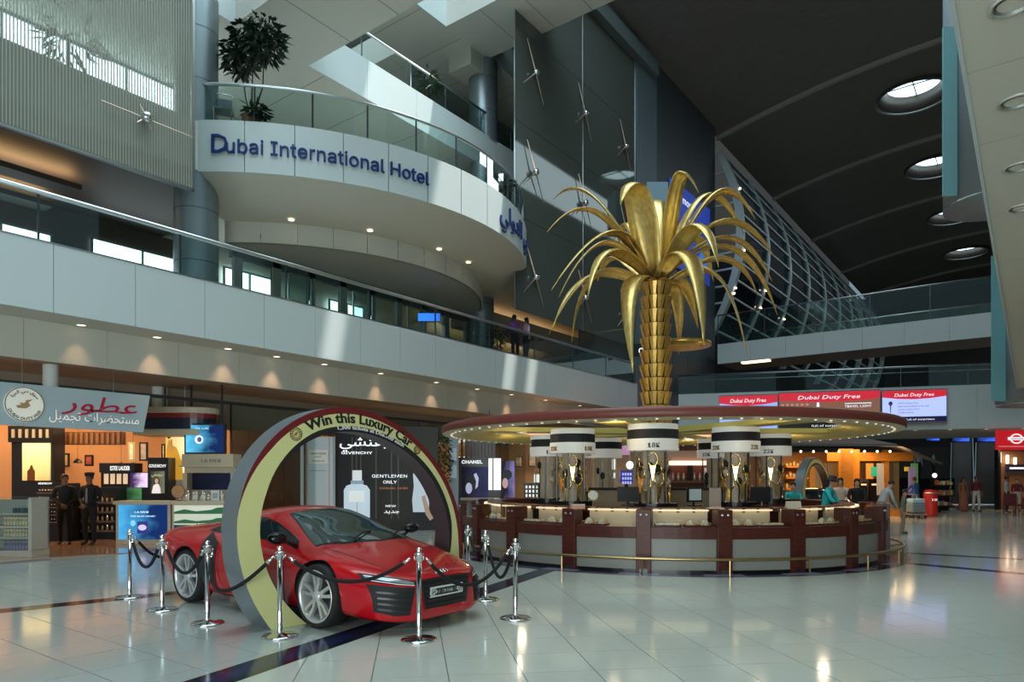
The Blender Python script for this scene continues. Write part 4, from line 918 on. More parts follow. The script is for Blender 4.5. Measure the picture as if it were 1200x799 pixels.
# ================================================================ ROUND ARCH SIGNS
ACY = mat('arch_yellow', lin((.86, .86, .60)), .5); ACR = mat('arch_red', (.17, .012, .014), .45); ASIL = mat('arch_silver', lin((.50, .53, .55)), .35, .4); AMAR = mat('arch_inner', lin((.30, .25, .27)), .45)
CX, CZ = 1.15, .95
def ro(t): return 1.587 + .076 * math.cos(t) - .094 * math.sin(t) + .019 * math.cos(2 * t) - .103 * math.sin(2 * t)
def ri(t): return 1.306 + .088 * math.cos(t) - .051 * math.sin(t) + .057 * math.cos(2 * t) - .087 * math.sin(2 * t)
def pol(t, r, y=0): return (CX + r * math.cos(t), y, CZ + r * math.sin(t))
def floor_ang(fn, side):
    best = None
    for i in range(4000):
        t = -PI / 2 + side * i / 4000 * PI / 2 * 1.2
        z = CZ + fn(t) * math.sin(t)
        if z >= 0: return t
    return t
def arch_sign(label, loc, rz, words=True, D=.43):
    A = thing('arch_sign', label, 'arch', loc, rz)
    tR, tL = floor_ang(ro, 1), floor_ang(ro, -1) + 2 * PI; uR, uL = floor_ang(ri, 1), floor_ang(ri, -1) + 2 * PI; N = 72
    def P(fn, a, b, k, y, dr=lambda t: 0): t = a + (b - a) * k / N; return pol(t, fn(t) + dr(t), 0 if y == 0 else .27 + .16 * max(0, -math.sin(t)) + .06 * max(0, -math.cos(t)))
    wr = lambda t: .072 * max(0, min(1, (2.95 - t) / .5)) * max(0, min(1, (t + .55) / .4))
    wk = lambda t: .066 * max(0, min(1, (2.75 - t) / .7)) * max(0, min(1, (t + .35) / .4))
    o_ = lambda t: ro(t) - wr(t); i_ = lambda t: ri(t) + wk(t)
    K = range(N + 1)
    G().grid([[P(o_, tR, tL, k, 0) for k in K], [P(i_, uR, uL, k, 0) for k in K]]).link('face', ACY, A)
    G().grid([[P(ro, tR, tL, k, 0) for k in K], [P(o_, tR, tL, k, 0) for k in K]]).link('red_band', ACR, A)
    G().grid([[P(i_, uR, uL, k, 0) for k in K], [P(ri, uR, uL, k, 0) for k in K]]).link('black_band', MBLACK, A)
    G().grid([[P(ro, tR, tL, k, 0) for k in K], [P(ro, tR, tL, k, D) for k in K]]).link('outer_rim', ASIL, A, True)
    G().grid([[P(ri, uR, uL, k, 0) for k in K], [P(ri, uR, uL, k, D) for k in K]]).link('inner_rim', AMAR, A, True)
    G().grid([[P(ro, tR, tL, k, D) for k in K], [P(ri, uR, uL, k, D) for k in K]]).link('back_face', ASIL, A)
    if not words: return A
    rm = lambda t: (ro(t) - .075 + ri(t) + .085) / 2
    def line(s, size, fnr, t0, t1, m, ext, off, up=0):
        gw_ = text_geo(s, size, ext, align='LEFT', offset=off, sans=False); a, b = width(gw_); out = []
        for u, v, w in gw_.v:
            t = t0 + (t1 - t0) * (u - a) / (b - a); out.append(pol(t, fnr(t) + v + up, -w - .003))
        gw_.v = out; gw_.link('lettering', m, A)
    line('Win this Luxury Car', .165, rm, R(121), R(54), MBLACK, .004, .004, -.042)
    line('1,300 tickets at Dhs.500 each', .062, lambda t: ri(t) + .028, R(104.5), R(58), mat('text_white', (.8, .8, .78), .5), .003, .001)
    for t in (R(127), R(49)):
        c = Vector(pol(t, rm(t), -.004)); g = G(); rr = .072 if t > 1.5 else .052
        g.tube([c + Vector((rr * math.cos(2 * PI * i / 24), 0, rr * math.sin(2 * PI * i / 24))) for i in range(24)], .004, 5, True); g.tube([c + Vector((rr * .62 * math.cos(2 * PI * i / 24), 0, rr * .62 * math.sin(2 * PI * i / 24))) for i in range(24)], .003, 5, True)
        g.link('emblem', mat('emblem_brown', (.16, .08, .02), .5), A)
        for n in range(14): a_ = 2 * PI * n / 14; G().ell(c + Vector((rr * .81 * math.cos(a_), 0, rr * .81 * math.sin(a_))), (.008, .003, .008), 6, 4).link('emblem_dot', MATS['emblem_brown'], A)
        G().extr([c + Vector((-.03, 0, -.02)), c + Vector((.005, 0, -.015)), c + Vector((.015, 0, .012)), c + Vector((.034, 0, .03)), c + Vector((-.004, 0, .018)), c + Vector((-.02, 0, .0))], (0, -.003, 0)).link('emblem_bird', mat('emblem_gold', (.4, .18, .03), .5), A)
    return A
arch_sign('large yellow round arch lettered Win this Luxury Car over the red car', (-6.45, 4.37, 0), R(86))
p2_ = at(958, HY, 27); nv = Vector((-p2_.x, -p2_.y, 0)).normalized()
rz2 = math.atan2(nv.y, nv.x) + R(90) + R(71)
xd = Vector((math.cos(rz2), math.sin(rz2), 0))
a2 = arch_sign('smaller looking distant round arch seen edge on beyond the counter', (p2_.x - xd.x * 1.15, p2_.y - xd.y * 1.15, 0), rz2, False)
c2 = dup(car, (p2_.x - .1, p2_.y + .1, 0), rz2 - R(90) , 'dark sports car under the distant arch beyond the counter')
PAINT2 = mat('car_black', (.02, .022, .028), .2, coat=1)
for ch in c2.children:
    if ch.name.startswith(('body', 'rear_spoiler')) and ch.material_slots: ch.material_slots[0].link = 'OBJECT'; ch.material_slots[0].material = PAINT2
# ================================================================ STANCHIONS AND ROPES
VELV = mat('black_velvet', (.006, .006, .007), .9)
SPOTS = [(152, 700), (190, 715), (243, 731), (328, 746), (491, 750), (604, 725), (569, 703)]
pos_ = [ground(*p) for p in SPOTS]
pr_ = at(233, HY, 10.7); pr_.z = 0; pos_.append(pr_); pq = Vector((-6.6, 7.75, 0)); pos_.append(pq)
lab = ['leftmost chrome stanchion, in front of the blue perfume poster', 'chrome stanchion beside the rear wheel of the red car', 'chrome stanchion between the rear wheel and the arch foot', 'chrome stanchion standing before the foot of the arch', 'chrome stanchion nearest the camera, before the car nose', 'chrome stanchion right of the car nose, foremost of that pair', 'chrome stanchion right of the car nose, rear one of that pair', 'chrome stanchion behind the tail of the red car', 'chrome stanchion hidden beyond the far side of the bonnet']
st = None; HS = .92
for p, l in zip(pos_, lab):
    if st is None:
        st = thing('stanchion', l, 'stanchion', p, 0, 'rope stanchions around the car')
        G().lathe([(0, 0), (.18, 0), (.18, .012), (.165, .022), (.06, .030), (.032, .045), (.0, .045)], 40).link('base', CHROME, st, True)
        G().lathe([(.026, .03), (.026, HS - .13), (0, HS - .13)], 24).link('pole', CHROME, st, True)
        G().lathe([(.026, HS - .14), (.036, HS - .135), (.036, HS - .075), (.050, HS - .07), (.050, HS - .06), (.03, HS - .055), (.018, HS - .045), (.03, HS - .02), (.022, HS - .004), (0, HS)], 24).link('finial', CHROME, st, True)
        for a in range(4): G().tube([(.034 * math.cos(a * PI / 2), .034 * math.sin(a * PI / 2), HS - .11), (.06 * math.cos(a * PI / 2), .06 * math.sin(a * PI / 2), HS - .12), (.066 * math.cos(a * PI / 2), .066 * math.sin(a * PI / 2), HS - .095)], .006, 6).link('hook', CHROME, st, True)
    else: dup(st, p, 0, l)
def rope(i, j, sag, label, bow=0):
    a, b = pos_[i], pos_[j]; d = (b - a).normalized(); lt = Vector((d.y, -d.x, 0)); t = thing('barrier_rope', label, 'rope', (a.x, a.y, HS - .11), 0, 'black barrier ropes around the car')
    q0 = d * .09; q1 = (b - a) - d * .09; pts = [q0 + (q1 - q0) * (k / 20) + (Vector((0, 0, -sag)) + lt * bow) * (4 * (k / 20) * (1 - k / 20)) for k in range(21)]
    G().tube(pts[1:-1], .020, 10).link('cord', VELV, t, True)
    for e, f in ((pts[0], pts[1]), (pts[-1], pts[-2])): G().tube([e, (e + f) / 2, f], [.010, .016, .022], 8).link('rope_end', CHROME, t, True)
for a in ((0, 1, .34, 'short black rope hanging between the two leftmost stanchions'), (0, 7, .34, 'black rope running from the leftmost stanchion behind the car tail'), (1, 2, .30, 'black rope drooping across the rear wheel'), (2, 3, .36, 'black rope drooping across the arch foot', .24), (3, 4, .24, 'black rope drooping across the front wheel and wing'), (4, 5, .34, 'black rope drooping across the number plate'), (5, 6, .42, 'black rope between the pair right of the nose'), (6, 8, .22, 'black rope leading away behind the bonnet')): rope(*a)
# ================================================================ SHOPS: things set out facing the hall
class Bd:
    """a thing built to face the viewer's side of the hall; px/py spans at depth d give its real sizes"""
    def __init__(s, name, label, cat, px, d, group=None, z=0, yaw=0, st=False):
        s.d = d; s.px = px; s.z = z; p = at(px, HY, d)
        if st: s.t = struct(name, (p.x, p.y, z), TH + yaw, label)
        else: s.t = thing(name, label, cat, (p.x, p.y, z), TH + yaw, group)
        s.k = d / F
    def X(s, px): return (px - s.px) * s.k
    def Z(s, py): return EYE + (HY - py) * s.k - s.z
    def box(s, part, m, xa, xb, ya, yb, y0, y1, parent=None, bevel=0):
        return G().box(s.X(xa), s.X(xb), y0, y1, max(s.Z(yb), 0) if s.z == 0 else s.Z(yb), s.Z(ya)).link(part, m, parent or s.t, bevel=bevel)
    def flat(s, part, m, pts, y0, th=.01, parent=None):
        return G().extr([(s.X(x), y0, s.Z(y)) for x, y in pts], (0, -th, 0)).link(part, m, parent or s.t)
    def txt(s, str_, m, xa, xb, ybase, size_px, y0, parent=None, **k):
        return text(str_, size_px * s.k * 1.38, m, parent or s.t, (s.X((xa + xb) / 2), y0, s.Z(ybase)), (1, 0, 0), (0, 0, 1), .004, fit=(xb - xa) * s.k, **k)
    def disc(s, part, m, cx, cy, rx, ry, y0, th=.01, parent=None, n=24):
        return s.flat(part, m, [(cx + rx * math.cos(2 * PI * i / n), cy + ry * math.sin(2 * PI * i / n)) for i in range(n)], y0, th, parent)
def lit(name, c, e, rough=.5): return mat(name, c, rough, emit=e, ecol=c)
def gradient(name, c0, c1, e, axis='Z', span=(0, 1), wav=0, spec=.25):
    """printed or backlit picture: a colour ramp with soft streaks"""
    if name in MATS: return MATS[name]
    m = mat(name, c0, .4, spec=spec); nt = m.node_tree; b = nt.nodes['Principled BSDF']; L = nt.links.new
    tc = nt.nodes.new('ShaderNodeTexCoord'); sp = nt.nodes.new('ShaderNodeSeparateXYZ'); L(tc.outputs['Generated'], sp.inputs[0])
    n = nt.nodes.new('ShaderNodeTexNoise'); n.inputs['Scale'].default_value = 3.2; n.inputs['Detail'].default_value = 4; L(tc.outputs['Generated'], n.inputs['Vector'])
    ma = nt.nodes.new('ShaderNodeMath'); ma.operation = 'MULTIPLY_ADD'; ma.inputs[1].default_value = wav; L(n.outputs[0], ma.inputs[0]); L(sp.outputs[axis], ma.inputs[2])
    mr = nt.nodes.new('ShaderNodeMapRange'); mr.inputs[1].default_value = span[0] + wav * .5; mr.inputs[2].default_value = span[1] + wav * .5; L(ma.outputs[0], mr.inputs[0])
    mx = nt.nodes.new('ShaderNodeMix'); mx.data_type = 'RGBA'; mx.inputs[6].default_value = (*c0, 1); mx.inputs[7].default_value = (*c1, 1); L(mr.outputs[0], mx.inputs[0])
    L(mx.outputs[2], b.inputs['Base Color']); L(mx.outputs[2], b.inputs['Emission Color']); b.inputs['Emission Strength'].default_value = e; return m
ORANGE = mat('shop_orange', lin((.86, .64, .45)), .6); BROWN = mat('shop_brown', lin((.42, .27, .17)), .4); CRM = mat('shop_cream', lin((.76, .72, .62)), .5)
SHOPW = mat('shop_dark', (.014, .013, .014), .3); TXTW = lit('text_glow', (.9, .92, .95), .9); TXTK = mat('text_black', (.01, .01, .012), .5); TXTR = mat('text_red', (.55, .01, .05), .4)
wsx = struct('wall_shop')
G().box(-23.09, -22.95, 2, 20, 0, 4.08).link('wall_panel', ORANGE, wsx); G().box(-23.09, -22.9, 20, 31, 0, 4.08).link('wall_panel', mat('shop_tan', lin((.66, .47, .32)), .6), wsx)
for k, y in enumerate((4.5, 7.0, 9.5)): lamp('shop_lamp', 'AREA', (-20.6, y, 4.0), 110, (1, .66, .36), shape='RECTANGLE', size=2.2, size_y=1.6)
for y in (14, 18, 22, 26.5): lamp('shop_lamp', 'AREA', (-20.6, y, 4.0), 80, (1, .72, .46), shape='RECTANGLE', size=2.2, size_y=2.5)
G().box(-19.2, -18.9, 2, 31, 3.05, 4.08).link('bulkhead', mat('bulkhead_beige', lin((.56, .50, .44)), .6), wsx)
# ---- the long sign board
sg = thing('shop_sign', 'grey blue duty free sign board with red and white Arabic lettering', 'sign', onX(0, 497, -16.75)); sg.location.z = 2.70
y_e = onX(176, 470, -16.75).y - sg.location.y; SGN = mat('sign_grey_blue', lin((.60, .68, .70)), .45, emit=.10, ecol=(.5, .65, .7))
yl = onX(28, 470, -16.75).y - sg.location.y
G().extr([(0, -4.5, 0), (0, -4.5, .87), (0, yl - .006, .87), (0, yl - .006, 0)], (-.12, 0, 0)).link('board_panel', SGN, sg); G().extr([(0, yl + .006, 0), (0, yl + .006, .87), (0, y_e, .87), (0, y_e - .16, 0)], (-.12, 0, 0)).link('board_panel', SGN, sg)
lc = onX(28, 474, -16.75) - sg.location
IV = lit('disc_ivory', (.80, .78, .68), .25); rr = .36
G().lathe([(0, 0), (rr, 0), (rr, .05), (0, .05)], 40).xf(Matrix.Translation((0, lc.y, lc.z)) @ Matrix.Rotation(R(90), 4, 'Y')).link('logo_disc', IV, sg)
G().tube([(.055, lc.y + rr * .97 * math.cos(2 * PI * i / 40), lc.z + rr * .97 * math.sin(2 * PI * i / 40)) for i in range(40)], .008, 5, True).link('logo_ring', mat('logo_brown', (.14, .10, .05), .5), sg)
def arc_text(s, size, r, t0, t1, inward, m, parent, fnp, rtl=False):
    g = text_geo(s, size, .003, align='LEFT', offset=.002); a, b = width(g); out = []
    for u, v, w in g.v:
        t = t0 + (t1 - t0) * (u - a) / (b - a); q = r - v if inward else r + v; out.append(fnp(q * math.cos(t), q * math.sin(t), w))
    g.v = out; return g.link('lettering', m, parent)
fl = lambda a, b, w: (.056 + w, lc.y + a, lc.z + b)
arc_text('DUBAI DUTY FREE', .085, .325, R(202), R(338), True, TXTK, sg, fl); arc_text(arabic('سوق دبي الحرة'), .085, .25, R(150), R(30), False, TXTK, sg, fl)
G().extr([fl(*p, 0) for p in ((-.13, -.08), (.02, -.08), (.10, -.02), (.06, .05), (.15, .12), (.02, .09), (.0, .03), (-.1, .03), (-.06, -.01), (-.16, -.03))], (.004, 0, 0)).link('logo_bird', mat('logo_gold', (.55, .32, .15), .4), sg)
def ypx(px): return onX(px, 470, -16.75).y - sg.location.y
g = text_geo(arabic('عطور'), .62, .012, align='LEFT', offset=.004, shear=.2); a, b = width(g); ya, yb_ = ypx(72), ypx(160)
g.v = [(.012 + w, ya + (u - a) / (b - a) * (yb_ - ya), .40 + v * .75) for u, v, w in g.v]; g.link('red_lettering', TXTR, sg)
for off, m, dx in ((.0, TXTK, .0), (.0, lit('text_cream', (.85, .84, .80), .35), .014)):
    g = text_geo(arabic('مستحضرات تجميل'), .36, .008, align='LEFT', offset=.006 if dx == 0 else 0); a, b = width(g); ya, yb_ = ypx(57), ypx(162)
    g.v = [(.010 + dx + w, ya + (u - a) / (b - a) * (yb_ - ya), .17 + v * .8) for u, v, w in g.v]; g.link('lettering', m, sg)
for px in (66,): G().lathe([(.15, .88), (.15, 1.37)], 20, (-.3, ypx(px))).link('support', WHITE2, sg, True)
for y in (.4, 2.2): G().tube([(-.06, y, .87), (-.06, y, 1.36)], .006, 6).link('hanger', STEEL, sg)
# ---- navy bullnose canopy right of the sign
cn = Bd('shop_canopy', 'cream shop canopy with a navy and red curved band', 'canopy', 205, 18.6, z=2.75)
xa, xb = cn.X(165), cn.X(252)
def bull(z0, z1, r, dx=0):
    n = 12; pts = [(xa, .55), (xa, -.35 - r)] + [(xb - .7 + dx + (.7 + r) * math.sin(PI * i / n), .10 - (.45 + r) * math.cos(PI * i / n)) for i in range(n + 1)]
    return G().prism(pts[::-1], z0, z1)
bull(.16, .46, -.02).link('navy_band', mat('navy_band', (.008, .010, .03), .3), cn.t); bull(.46, .58, 0).link('red_band', mat('red_band', (.22, .01, .012), .4), cn.t); bull(.58, .74, .05).link('top_lip', CRM, cn.t, bevel=.02); bull(0, .16, .05).link('bottom_lip', CRM, cn.t, bevel=.02)
G().lathe([(.15, .74), (.15, 1.32)], 20, (cn.X(183), .1)).link('support', WHITE2, cn.t, True)
G().tube([(xa + .6, .2, .74), (xa + .6, .2, 1.33)], .01, 6).link('hanger', STEEL, cn.t); G().tube([(xb - .9, .2, .74), (xb - .9, .2, 1.33)], .01, 6).link('hanger', STEEL, cn.t)
# ---- white cabinet at the far left, with rows of boxes
cb_ = Bd('display_cabinet', 'white display cabinet of boxed perfumes at the left edge', 'cabinet', 0, 14.3)
WC = mat('cabinet_white', lin((.70, .69, .64)), .45)
cb_.box('plinth', WC, -45, 37, 645, 662, 0, .55); cb_.box('back_panel', mat('cabinet_back', lin((.62, .62, .58)), .5), -45, 37, 586, 646, .5, .55)
for x in (-45, 33): cb_.box('side_panel', WC, x, x + 4, 583, 646, 0, .55)
for y in (601.5, 616, 629.5): cb_.box('shelf', WC, -41, 33, y, y + 2.2, .02, .5)
cb_.box('shelf_lamp', lit('shelf_lamp', (1, .85, .55), 2.2), -41, 33, 602.9, 603.7, .03, .06); cb_.box('shelf_lamp', MATS['shelf_lamp'], -41, 33, 617.5, 618.3, .03, .06)
cb_.box('top_glass', CLEAR, -45, 37, 582, 583.5, 0, .55); cb_.box('front_glass', CLEAR, -41, 33, 585, 645, .0, .006)
def product(name, label, cat, group, bd, xs, ybase, w, h, m, y0=.15, dep=.08, cap=None):
    o0 = None
    for q_i, x in enumerate(xs):
        lab_ = ORD[q_i] + ' ' + label + ', counted from the left'
        loc = bd.t.matrix_basis @ Vector((bd.X(x), y0, bd.Z(ybase)))
        if o0 is None:
            o0 = thing(name, lab_, cat, loc, bd.t.rotation_euler.z, group); G().box(-w / 2, w / 2, 0, dep, 0, h).link('carton' if not cap else 'flask', m, o0, bevel=.004)
            if cap: G().box(-w * .2, w * .2, dep * .3, dep * .7, h, h * 1.3).link('cap', cap, o0)
            else: G().box(-w * .36, w * .36, -.003, 0, h * .45, h * .75).link('print_panel', mat('print_' + group.split()[0], tuple(c * .45 for c in m.node_tree.nodes['Principled BSDF'].inputs[0].default_value[:3]), .5), o0)
        else: dup(o0, loc, None, lab_)
px4 = [-.5 + 3.6 * i for i in range(9)]
product('perfume_box', 'cream perfume box in the second row of the left cabinet', 'box', 'cream boxes on the second cabinet shelf', cb_, px4, 615.8, .052, .17, mat('box_cream', lin((.80, .76, .62)), .5))
product('perfume_box', 'ivory perfume box in the third row of the left cabinet', 'box', 'ivory boxes on the third cabinet shelf', cb_, px4, 629.3, .052, .15, mat('box_ivory', lin((.76, .72, .62)), .5))
product('perfume_box', 'lilac perfume box in the bottom row of the left cabinet', 'box', 'lilac boxes on the cabinet floor', cb_, px4, 644.8, .054, .19, mat('box_lilac', lin((.58, .52, .66)), .5))
product('perfume_bottle', 'dark perfume bottle in the top row of the left cabinet', 'bottle', 'dark bottles on the top cabinet shelf', cb_, (10, 14, 18, 21, 26), 601.3, .05, .10, mat('bottle_dark', (.03, .02, .02), .15), cap=CHROME)
# ---- black column frame with a lit yellow poster
pc = Bd('poster_column', 'black framed column with a glowing yellow perfume poster', 'poster stand', 43, 18.5)
pc.box('frame', SHOPW, 12, 62, 500, 640, .05, .5); pc.box('header', SHOPW, 10, 63, 499, 518, -.02, .1)
for k in range(6): pc.box('header_post', CRM, 15 + k * 8, 18 + k * 8, 503, 513, -.05, -.02)
yp = pc.box('poster', gradient('poster_yellow', (.42, .30, .08), (.95, .80, .38), .9, 'Z', (-.2, .9), .5), 26, 58, 519, 563, .0, .05)
pc.flat('bottle_print', mat('print_amber', (.16, .05, .012), .4), [(32, 563), (32, 552), (35, 549), (36, 545), (38, 545), (39, 549), (41, 552), (41, 563)], -.002, .004, yp)
# ---- cosmetics stand with rows of make-up
cs = Bd('makeup_stand', 'black make-up stand with bright lit shelves of pencils', 'display stand', 58, 17.8)
cs.box('carcass', SHOPW, 39, 80, 566, 634, .05, .5); cs.txt('GIVENCHY', TXTW, 44, 60, 567.5, 3.2, .03)
for k in range(5):
    y = 577 + k * 8.5; cs.box('shelf', mat('shelf_rose', lin((.45, .40, .38)), .4), 46, 72, y, y + 1.2, -.10, .06)
    if k < 4: cs.box('shelf_back', mat('shelf_back', lin((.25, .17, .15)), .5), 46, 72, y - 6.5, y, .03, .05)
mk0 = None; rd = random.Random(3)
for k in range(5):
    for j in range(7):
        loc = cs.t.matrix_basis @ Vector((cs.X(48 + j * 3.5), -.04, cs.Z(577 + k * 8.5)))
        if mk0 is None:
            mk0 = thing('makeup_pot', 'first make-up pot from the left on the first shelf of the black stand', 'make-up', loc, TH, 'make-up pots on the black stand')
            G().cyl((0, 0), .022, 0, .05, 10).link('pot', SHOPW, mk0, True); G().cyl((0, 0), .023, .05, .075, 10).link('lid', CHROME, mk0, True)
        else: dup(mk0, loc, None, '%s make-up pot from the left on the %s shelf of the black stand' % (ORD[j], ORD[k]))
# ---- low shelving behind the guards
ls = Bd('shelf_unit', 'black shelf unit of cosmetics behind the uniformed guards', 'shelving', 112, 18.4)
ls.box('carcass', SHOPW, 88, 136, 571, 634, .06, .5)
for k in range(4): ls.box('shelf', mat('shelf_rose', (.2, .1, .1), .4), 90, 135, 588 + k * 11, 590 + k * 11, -.08, .06); ls.box('shelf_back', mat('shelf_back2', lin((.20, .13, .10)), .5), 90, 135, 579 + k * 11, 588 + k * 11, .04, .06)
rd = random.Random(5); o0 = None
for k in range(4):
    for j in range(8):
        loc = ls.t.matrix_basis @ Vector((ls.X(93 + j * 5.6), -.03, ls.Z(588 + k * 11)))
        if o0 is None:
            o0 = thing('cosmetic_bottle', 'first pale bottle from the left on the first shelf behind the guards', 'bottle', loc, TH, 'bottles behind the guards'); G().lathe([(0, 0), (.025, 0), (.025, .09), (.01, .11), (.0, .11)], 10).link('flask', CRM, o0, True); G().cyl((0, 0), .013, .11, .14, 8).link('cap', CHROME, o0)
        else: dup(o0, loc, None, '%s pale bottle from the left on the %s shelf behind the guards' % (ORD[j], ORD[k]))
# ---- pictures and pendant lamps on the orange wall
for k, (x0, x1, y0, y1, m) in enumerate(((70, 81, 531, 547, (.5, .35, .15)), (99, 109, 533, 546, (.4, .1, .05)), (150, 158, 518, 540, (.9, .75, .4)), (163, 173, 518, 540, (.35, .3, .24)), (189, 194, 520, 540, (.6, .45, .25)))):
    f = Bd('framed_picture', ['small framed picture nearest the poster column on the orange wall', 'small reddish framed picture on the orange wall', 'tall lit cream panel hanging on the orange wall', 'tall greyish portrait panel on the orange wall', 'narrow panel beside the golden poster'][k], 'picture', (x0 + x1) / 2, 20.5, z=1.8)
    f.box('frame', SHOPW if k != 2 else CRM, x0, x1, y0, y1, 0, .04); f.box('print', mat('print_pic%d' % k, m, .5, emit=.25, ecol=m, noise=.6, nscale=6), x0 + 2, x1 - 2, y0 + 2, y1 - 2, -.006, 0)
    G().tube([(0, .02, f.Z(y0)), (0, .02, 2.28)], .004, 5).link('wire', STEEL, f.t)
for k, x in enumerate((91, 142, 156)):
    f = Bd('pendant_lamp', ['black pendant lamp between two small pictures', 'black pendant lamp left of the cream panel', 'black pendant lamp below the cream panel'][k], 'lamp', x, 19.8, z=2.05 if k == 0 else 1.95)
    G().lathe([(.12, 0), (.10, .06), (.03, .12), (0, .12)], 16).link('shade', SHOPW, f.t, True); G().lathe([(0, .01), (.09, .012), (0, .02)], 12).link('bulb', lit('bulb_warm', (1, .8, .5), 3), f.t); G().tube([(0, 0, .12), (0, 0, 2.05)], .004, 5).link('cord', SHOPW, f.t)
pm = Bd('pelmet', 'orange brown slatted pelmet under the shop ceiling', 'pelmet', 102, 19.2, z=2.5)
pm.box('board', BROWN, 62, 144, 506, 521, .0, .15)
for k in range(13): pm.box('slat', mat('slat_tan', lin((.60, .42, .26)), .5), 63.5 + k * 6.2, 66.5 + k * 6.2, 507, 520, -.03, 0)
pm.box('fixing', BROWN, 64, 66, 440, 506, .05, .09); pm.box('fixing', BROWN, 140, 142, 440, 506, .05, .09)
# ---- make-up brand units
eu_ = Bd('brand_unit', 'black cosmetics unit with a white lettered header beside the shelves', 'display unit', 138, 18.9)
eu_.box('carcass', SHOPW, 117, 172, 553, 634, .05, .45); eu_.box('header', SHOPW, 117, 158, 542.5, 553.5, -.03, .4); eu_.txt('ESTEE LAUDER', TXTW, 130, 153, 551, 5.2, -.034)
eu_.box('picture', gradient('pic_purple', (.05, .02, .10), (.75, .6, .95), .8, 'X', (.2, .8), .9), 152, 172, 554, 571, .03, .05); eu_.box('green_panel', gradient('pic_green', (.01, .03, .02), (.08, .30, .12), .4, 'X', (0, 1), 1.2), 143, 165, 571, 586, .03, .05)
for k in range(4): eu_.box('lit_niche', mat('niche', (.6, .4, .25), .5, emit=.5, ecol=(1, .75, .5)), 121 + k * 7.5, 126 + k * 7.5, 555, 567, .03, .05)
gu = Bd('brand_unit', 'narrow black perfume unit with a poster of a woman in white', 'display unit', 184, 18.7)
gu.box('carcass', SHOPW, 172, 196, 536, 634, .05, .45); gu.txt('GIVENCHY', TXTW, 174, 194, 547.5, 5, .03)
w_ = gu.box('poster', gradient('poster_woman', (.02, .03, .03), (.20, .24, .16), .4, 'X', (0, 1), .8), 175, 192, 552, 578, .03, .05)
gu.flat('print_hair', mat('print_hair', (.10, .05, .02), .5), [(180, 566), (180, 561), (183, 559), (186, 561), (186, 566)], .029, .003, w_); gu.disc('print_face', lit('print_skin', (.72, .48, .36), .35), 183, 563.5, 2, 3, .025, .003, w_); gu.flat('print_dress', lit('print_white', (.85, .82, .84), .6), [(177, 578), (179, 569), (182, 567), (185, 567), (187, 571), (188, 578)], .027, .003, w_); gu.txt(arabic('جيفنشي'), lit('text_gold', (.7, .6, .3), .6), 177, 190, 557.5, 3, .024, w_)
gp = Bd('lit_poster', 'tall glowing poster of a figure in gold cloth', 'poster', 205, 19.2)
q_ = gp.box('poster', gradient('poster_gold', (.75, .45, .10), (.98, .86, .50), .9, 'X', (0, 1), .7), 194, 217, 496, 562, 0, .05); gp.box('frame', CRM, 193, 218, 562, 640, .0, .2); gp.box('cap_board', SHOPW, 168, 195, 497, 502, -.02, .06)
gp.disc('print_head', mat('print_dark', (.06, .03, .015), .5), 198, 510, 2.6, 4, -.004, .003, q_); gp.flat('print_robe', lit('print_gold', (.72, .36, .03), .5), [(195, 562), (195, 527), (198, 514), (202, 522), (207, 524), (213, 540), (215, 562)], -.002, .003, q_); gp.disc('print_arm', lit('print_skin2', (.65, .36, .15), .4), 201, 522, 1.6, 8, -.005, .003, q_)
# ---- lit screen, shelf and counters
sc = Bd('wall_screen', 'bright blue perfume screen above the cream counter shelf', 'screen', 239, 18.3, z=1.8)
sc.box('casing', SHOPW, 216, 264, 496, 532, 0, .10); s_ = sc.box('screen', gradient('screen_cyan', (.003, .015, .08), (.10, .55, .85), 1.0, 'X', (.75, -.1), .8), 218, 262, 498, 530, -.01, 0)
sc.disc('print_jar', lit('jar_print', (.75, .80, .95), .9), 233.5, 515, 5, 5, -.012, .003, s_); sc.disc('print_jar_core', lit('jar_core', (.1, .12, .35), .5), 234, 515, 2.6, 3, -.016, .003, s_); sc.txt('BLUE', lit('text_sky', (.5, .8, 1), .8), 229, 245, 503, 3, -.012, s_)
for x in (222, 258): sc.box('bracket', SHOPW, x, x + 2, 440, 496, .04, .08)
lm = Bd('cream_shelf', 'cream wall shelf lettered over a dark navy niche', 'shelf unit', 243, 18.2)
lm.box('sign_board', CRM, 214, 274, 532, 545, -.05, .5); lm.txt('LA MER', mat('text_grey', lin((.45, .42, .36)), .5), 237, 260, 541.5, 5.5, -.055); lm.box('ledge', CRM, 212, 275, 545, 547, -.12, .5)
lm.box('upper_panel', CRM, 214, 274, 547, 554, .1, .5); lm.box('niche', gradient('niche_navy', (.004, .006, .02), (.015, .02, .08), .05, 'X', (0, 1), 1), 219, 270, 554, 574, .3, .5); lm.box('post', CRM, 214, 219, 554, 590, .0, .5); lm.box('post', CRM, 270, 274, 554, 640, .0, .5); lm.box('base', CRM, 214, 274, 574, 640, .25, .5)
fc = Bd('shop_counter', 'cream front counter with a glowing blue poster panel', 'counter', 168, 17.1)
fc.box('top', CRM, 133, 200, 587, 591, -.03, .6); fc.box('body', CRM, 135, 199, 591, 641, .03, .55); fc.box('plinth', SHOPW, 136, 198, 637, 641, .05, .5)
b_ = fc.box('poster', gradient('poster_blue', (.003, .02, .11), (.07, .45, .85), .9, 'X', (.75, -.15), .8), 139, 195.5, 591.5, 632, .0, .03)
fc.txt('LA MER', lit('text_sky2', (.7, .88, 1), .8), 158, 174, 601, 3.2, -.006, b_); fc.txt('THE BLUE HEART', lit('text_sky2', (.7, .88, 1), .8), 153, 182, 605.5, 2.2, -.006, b_)
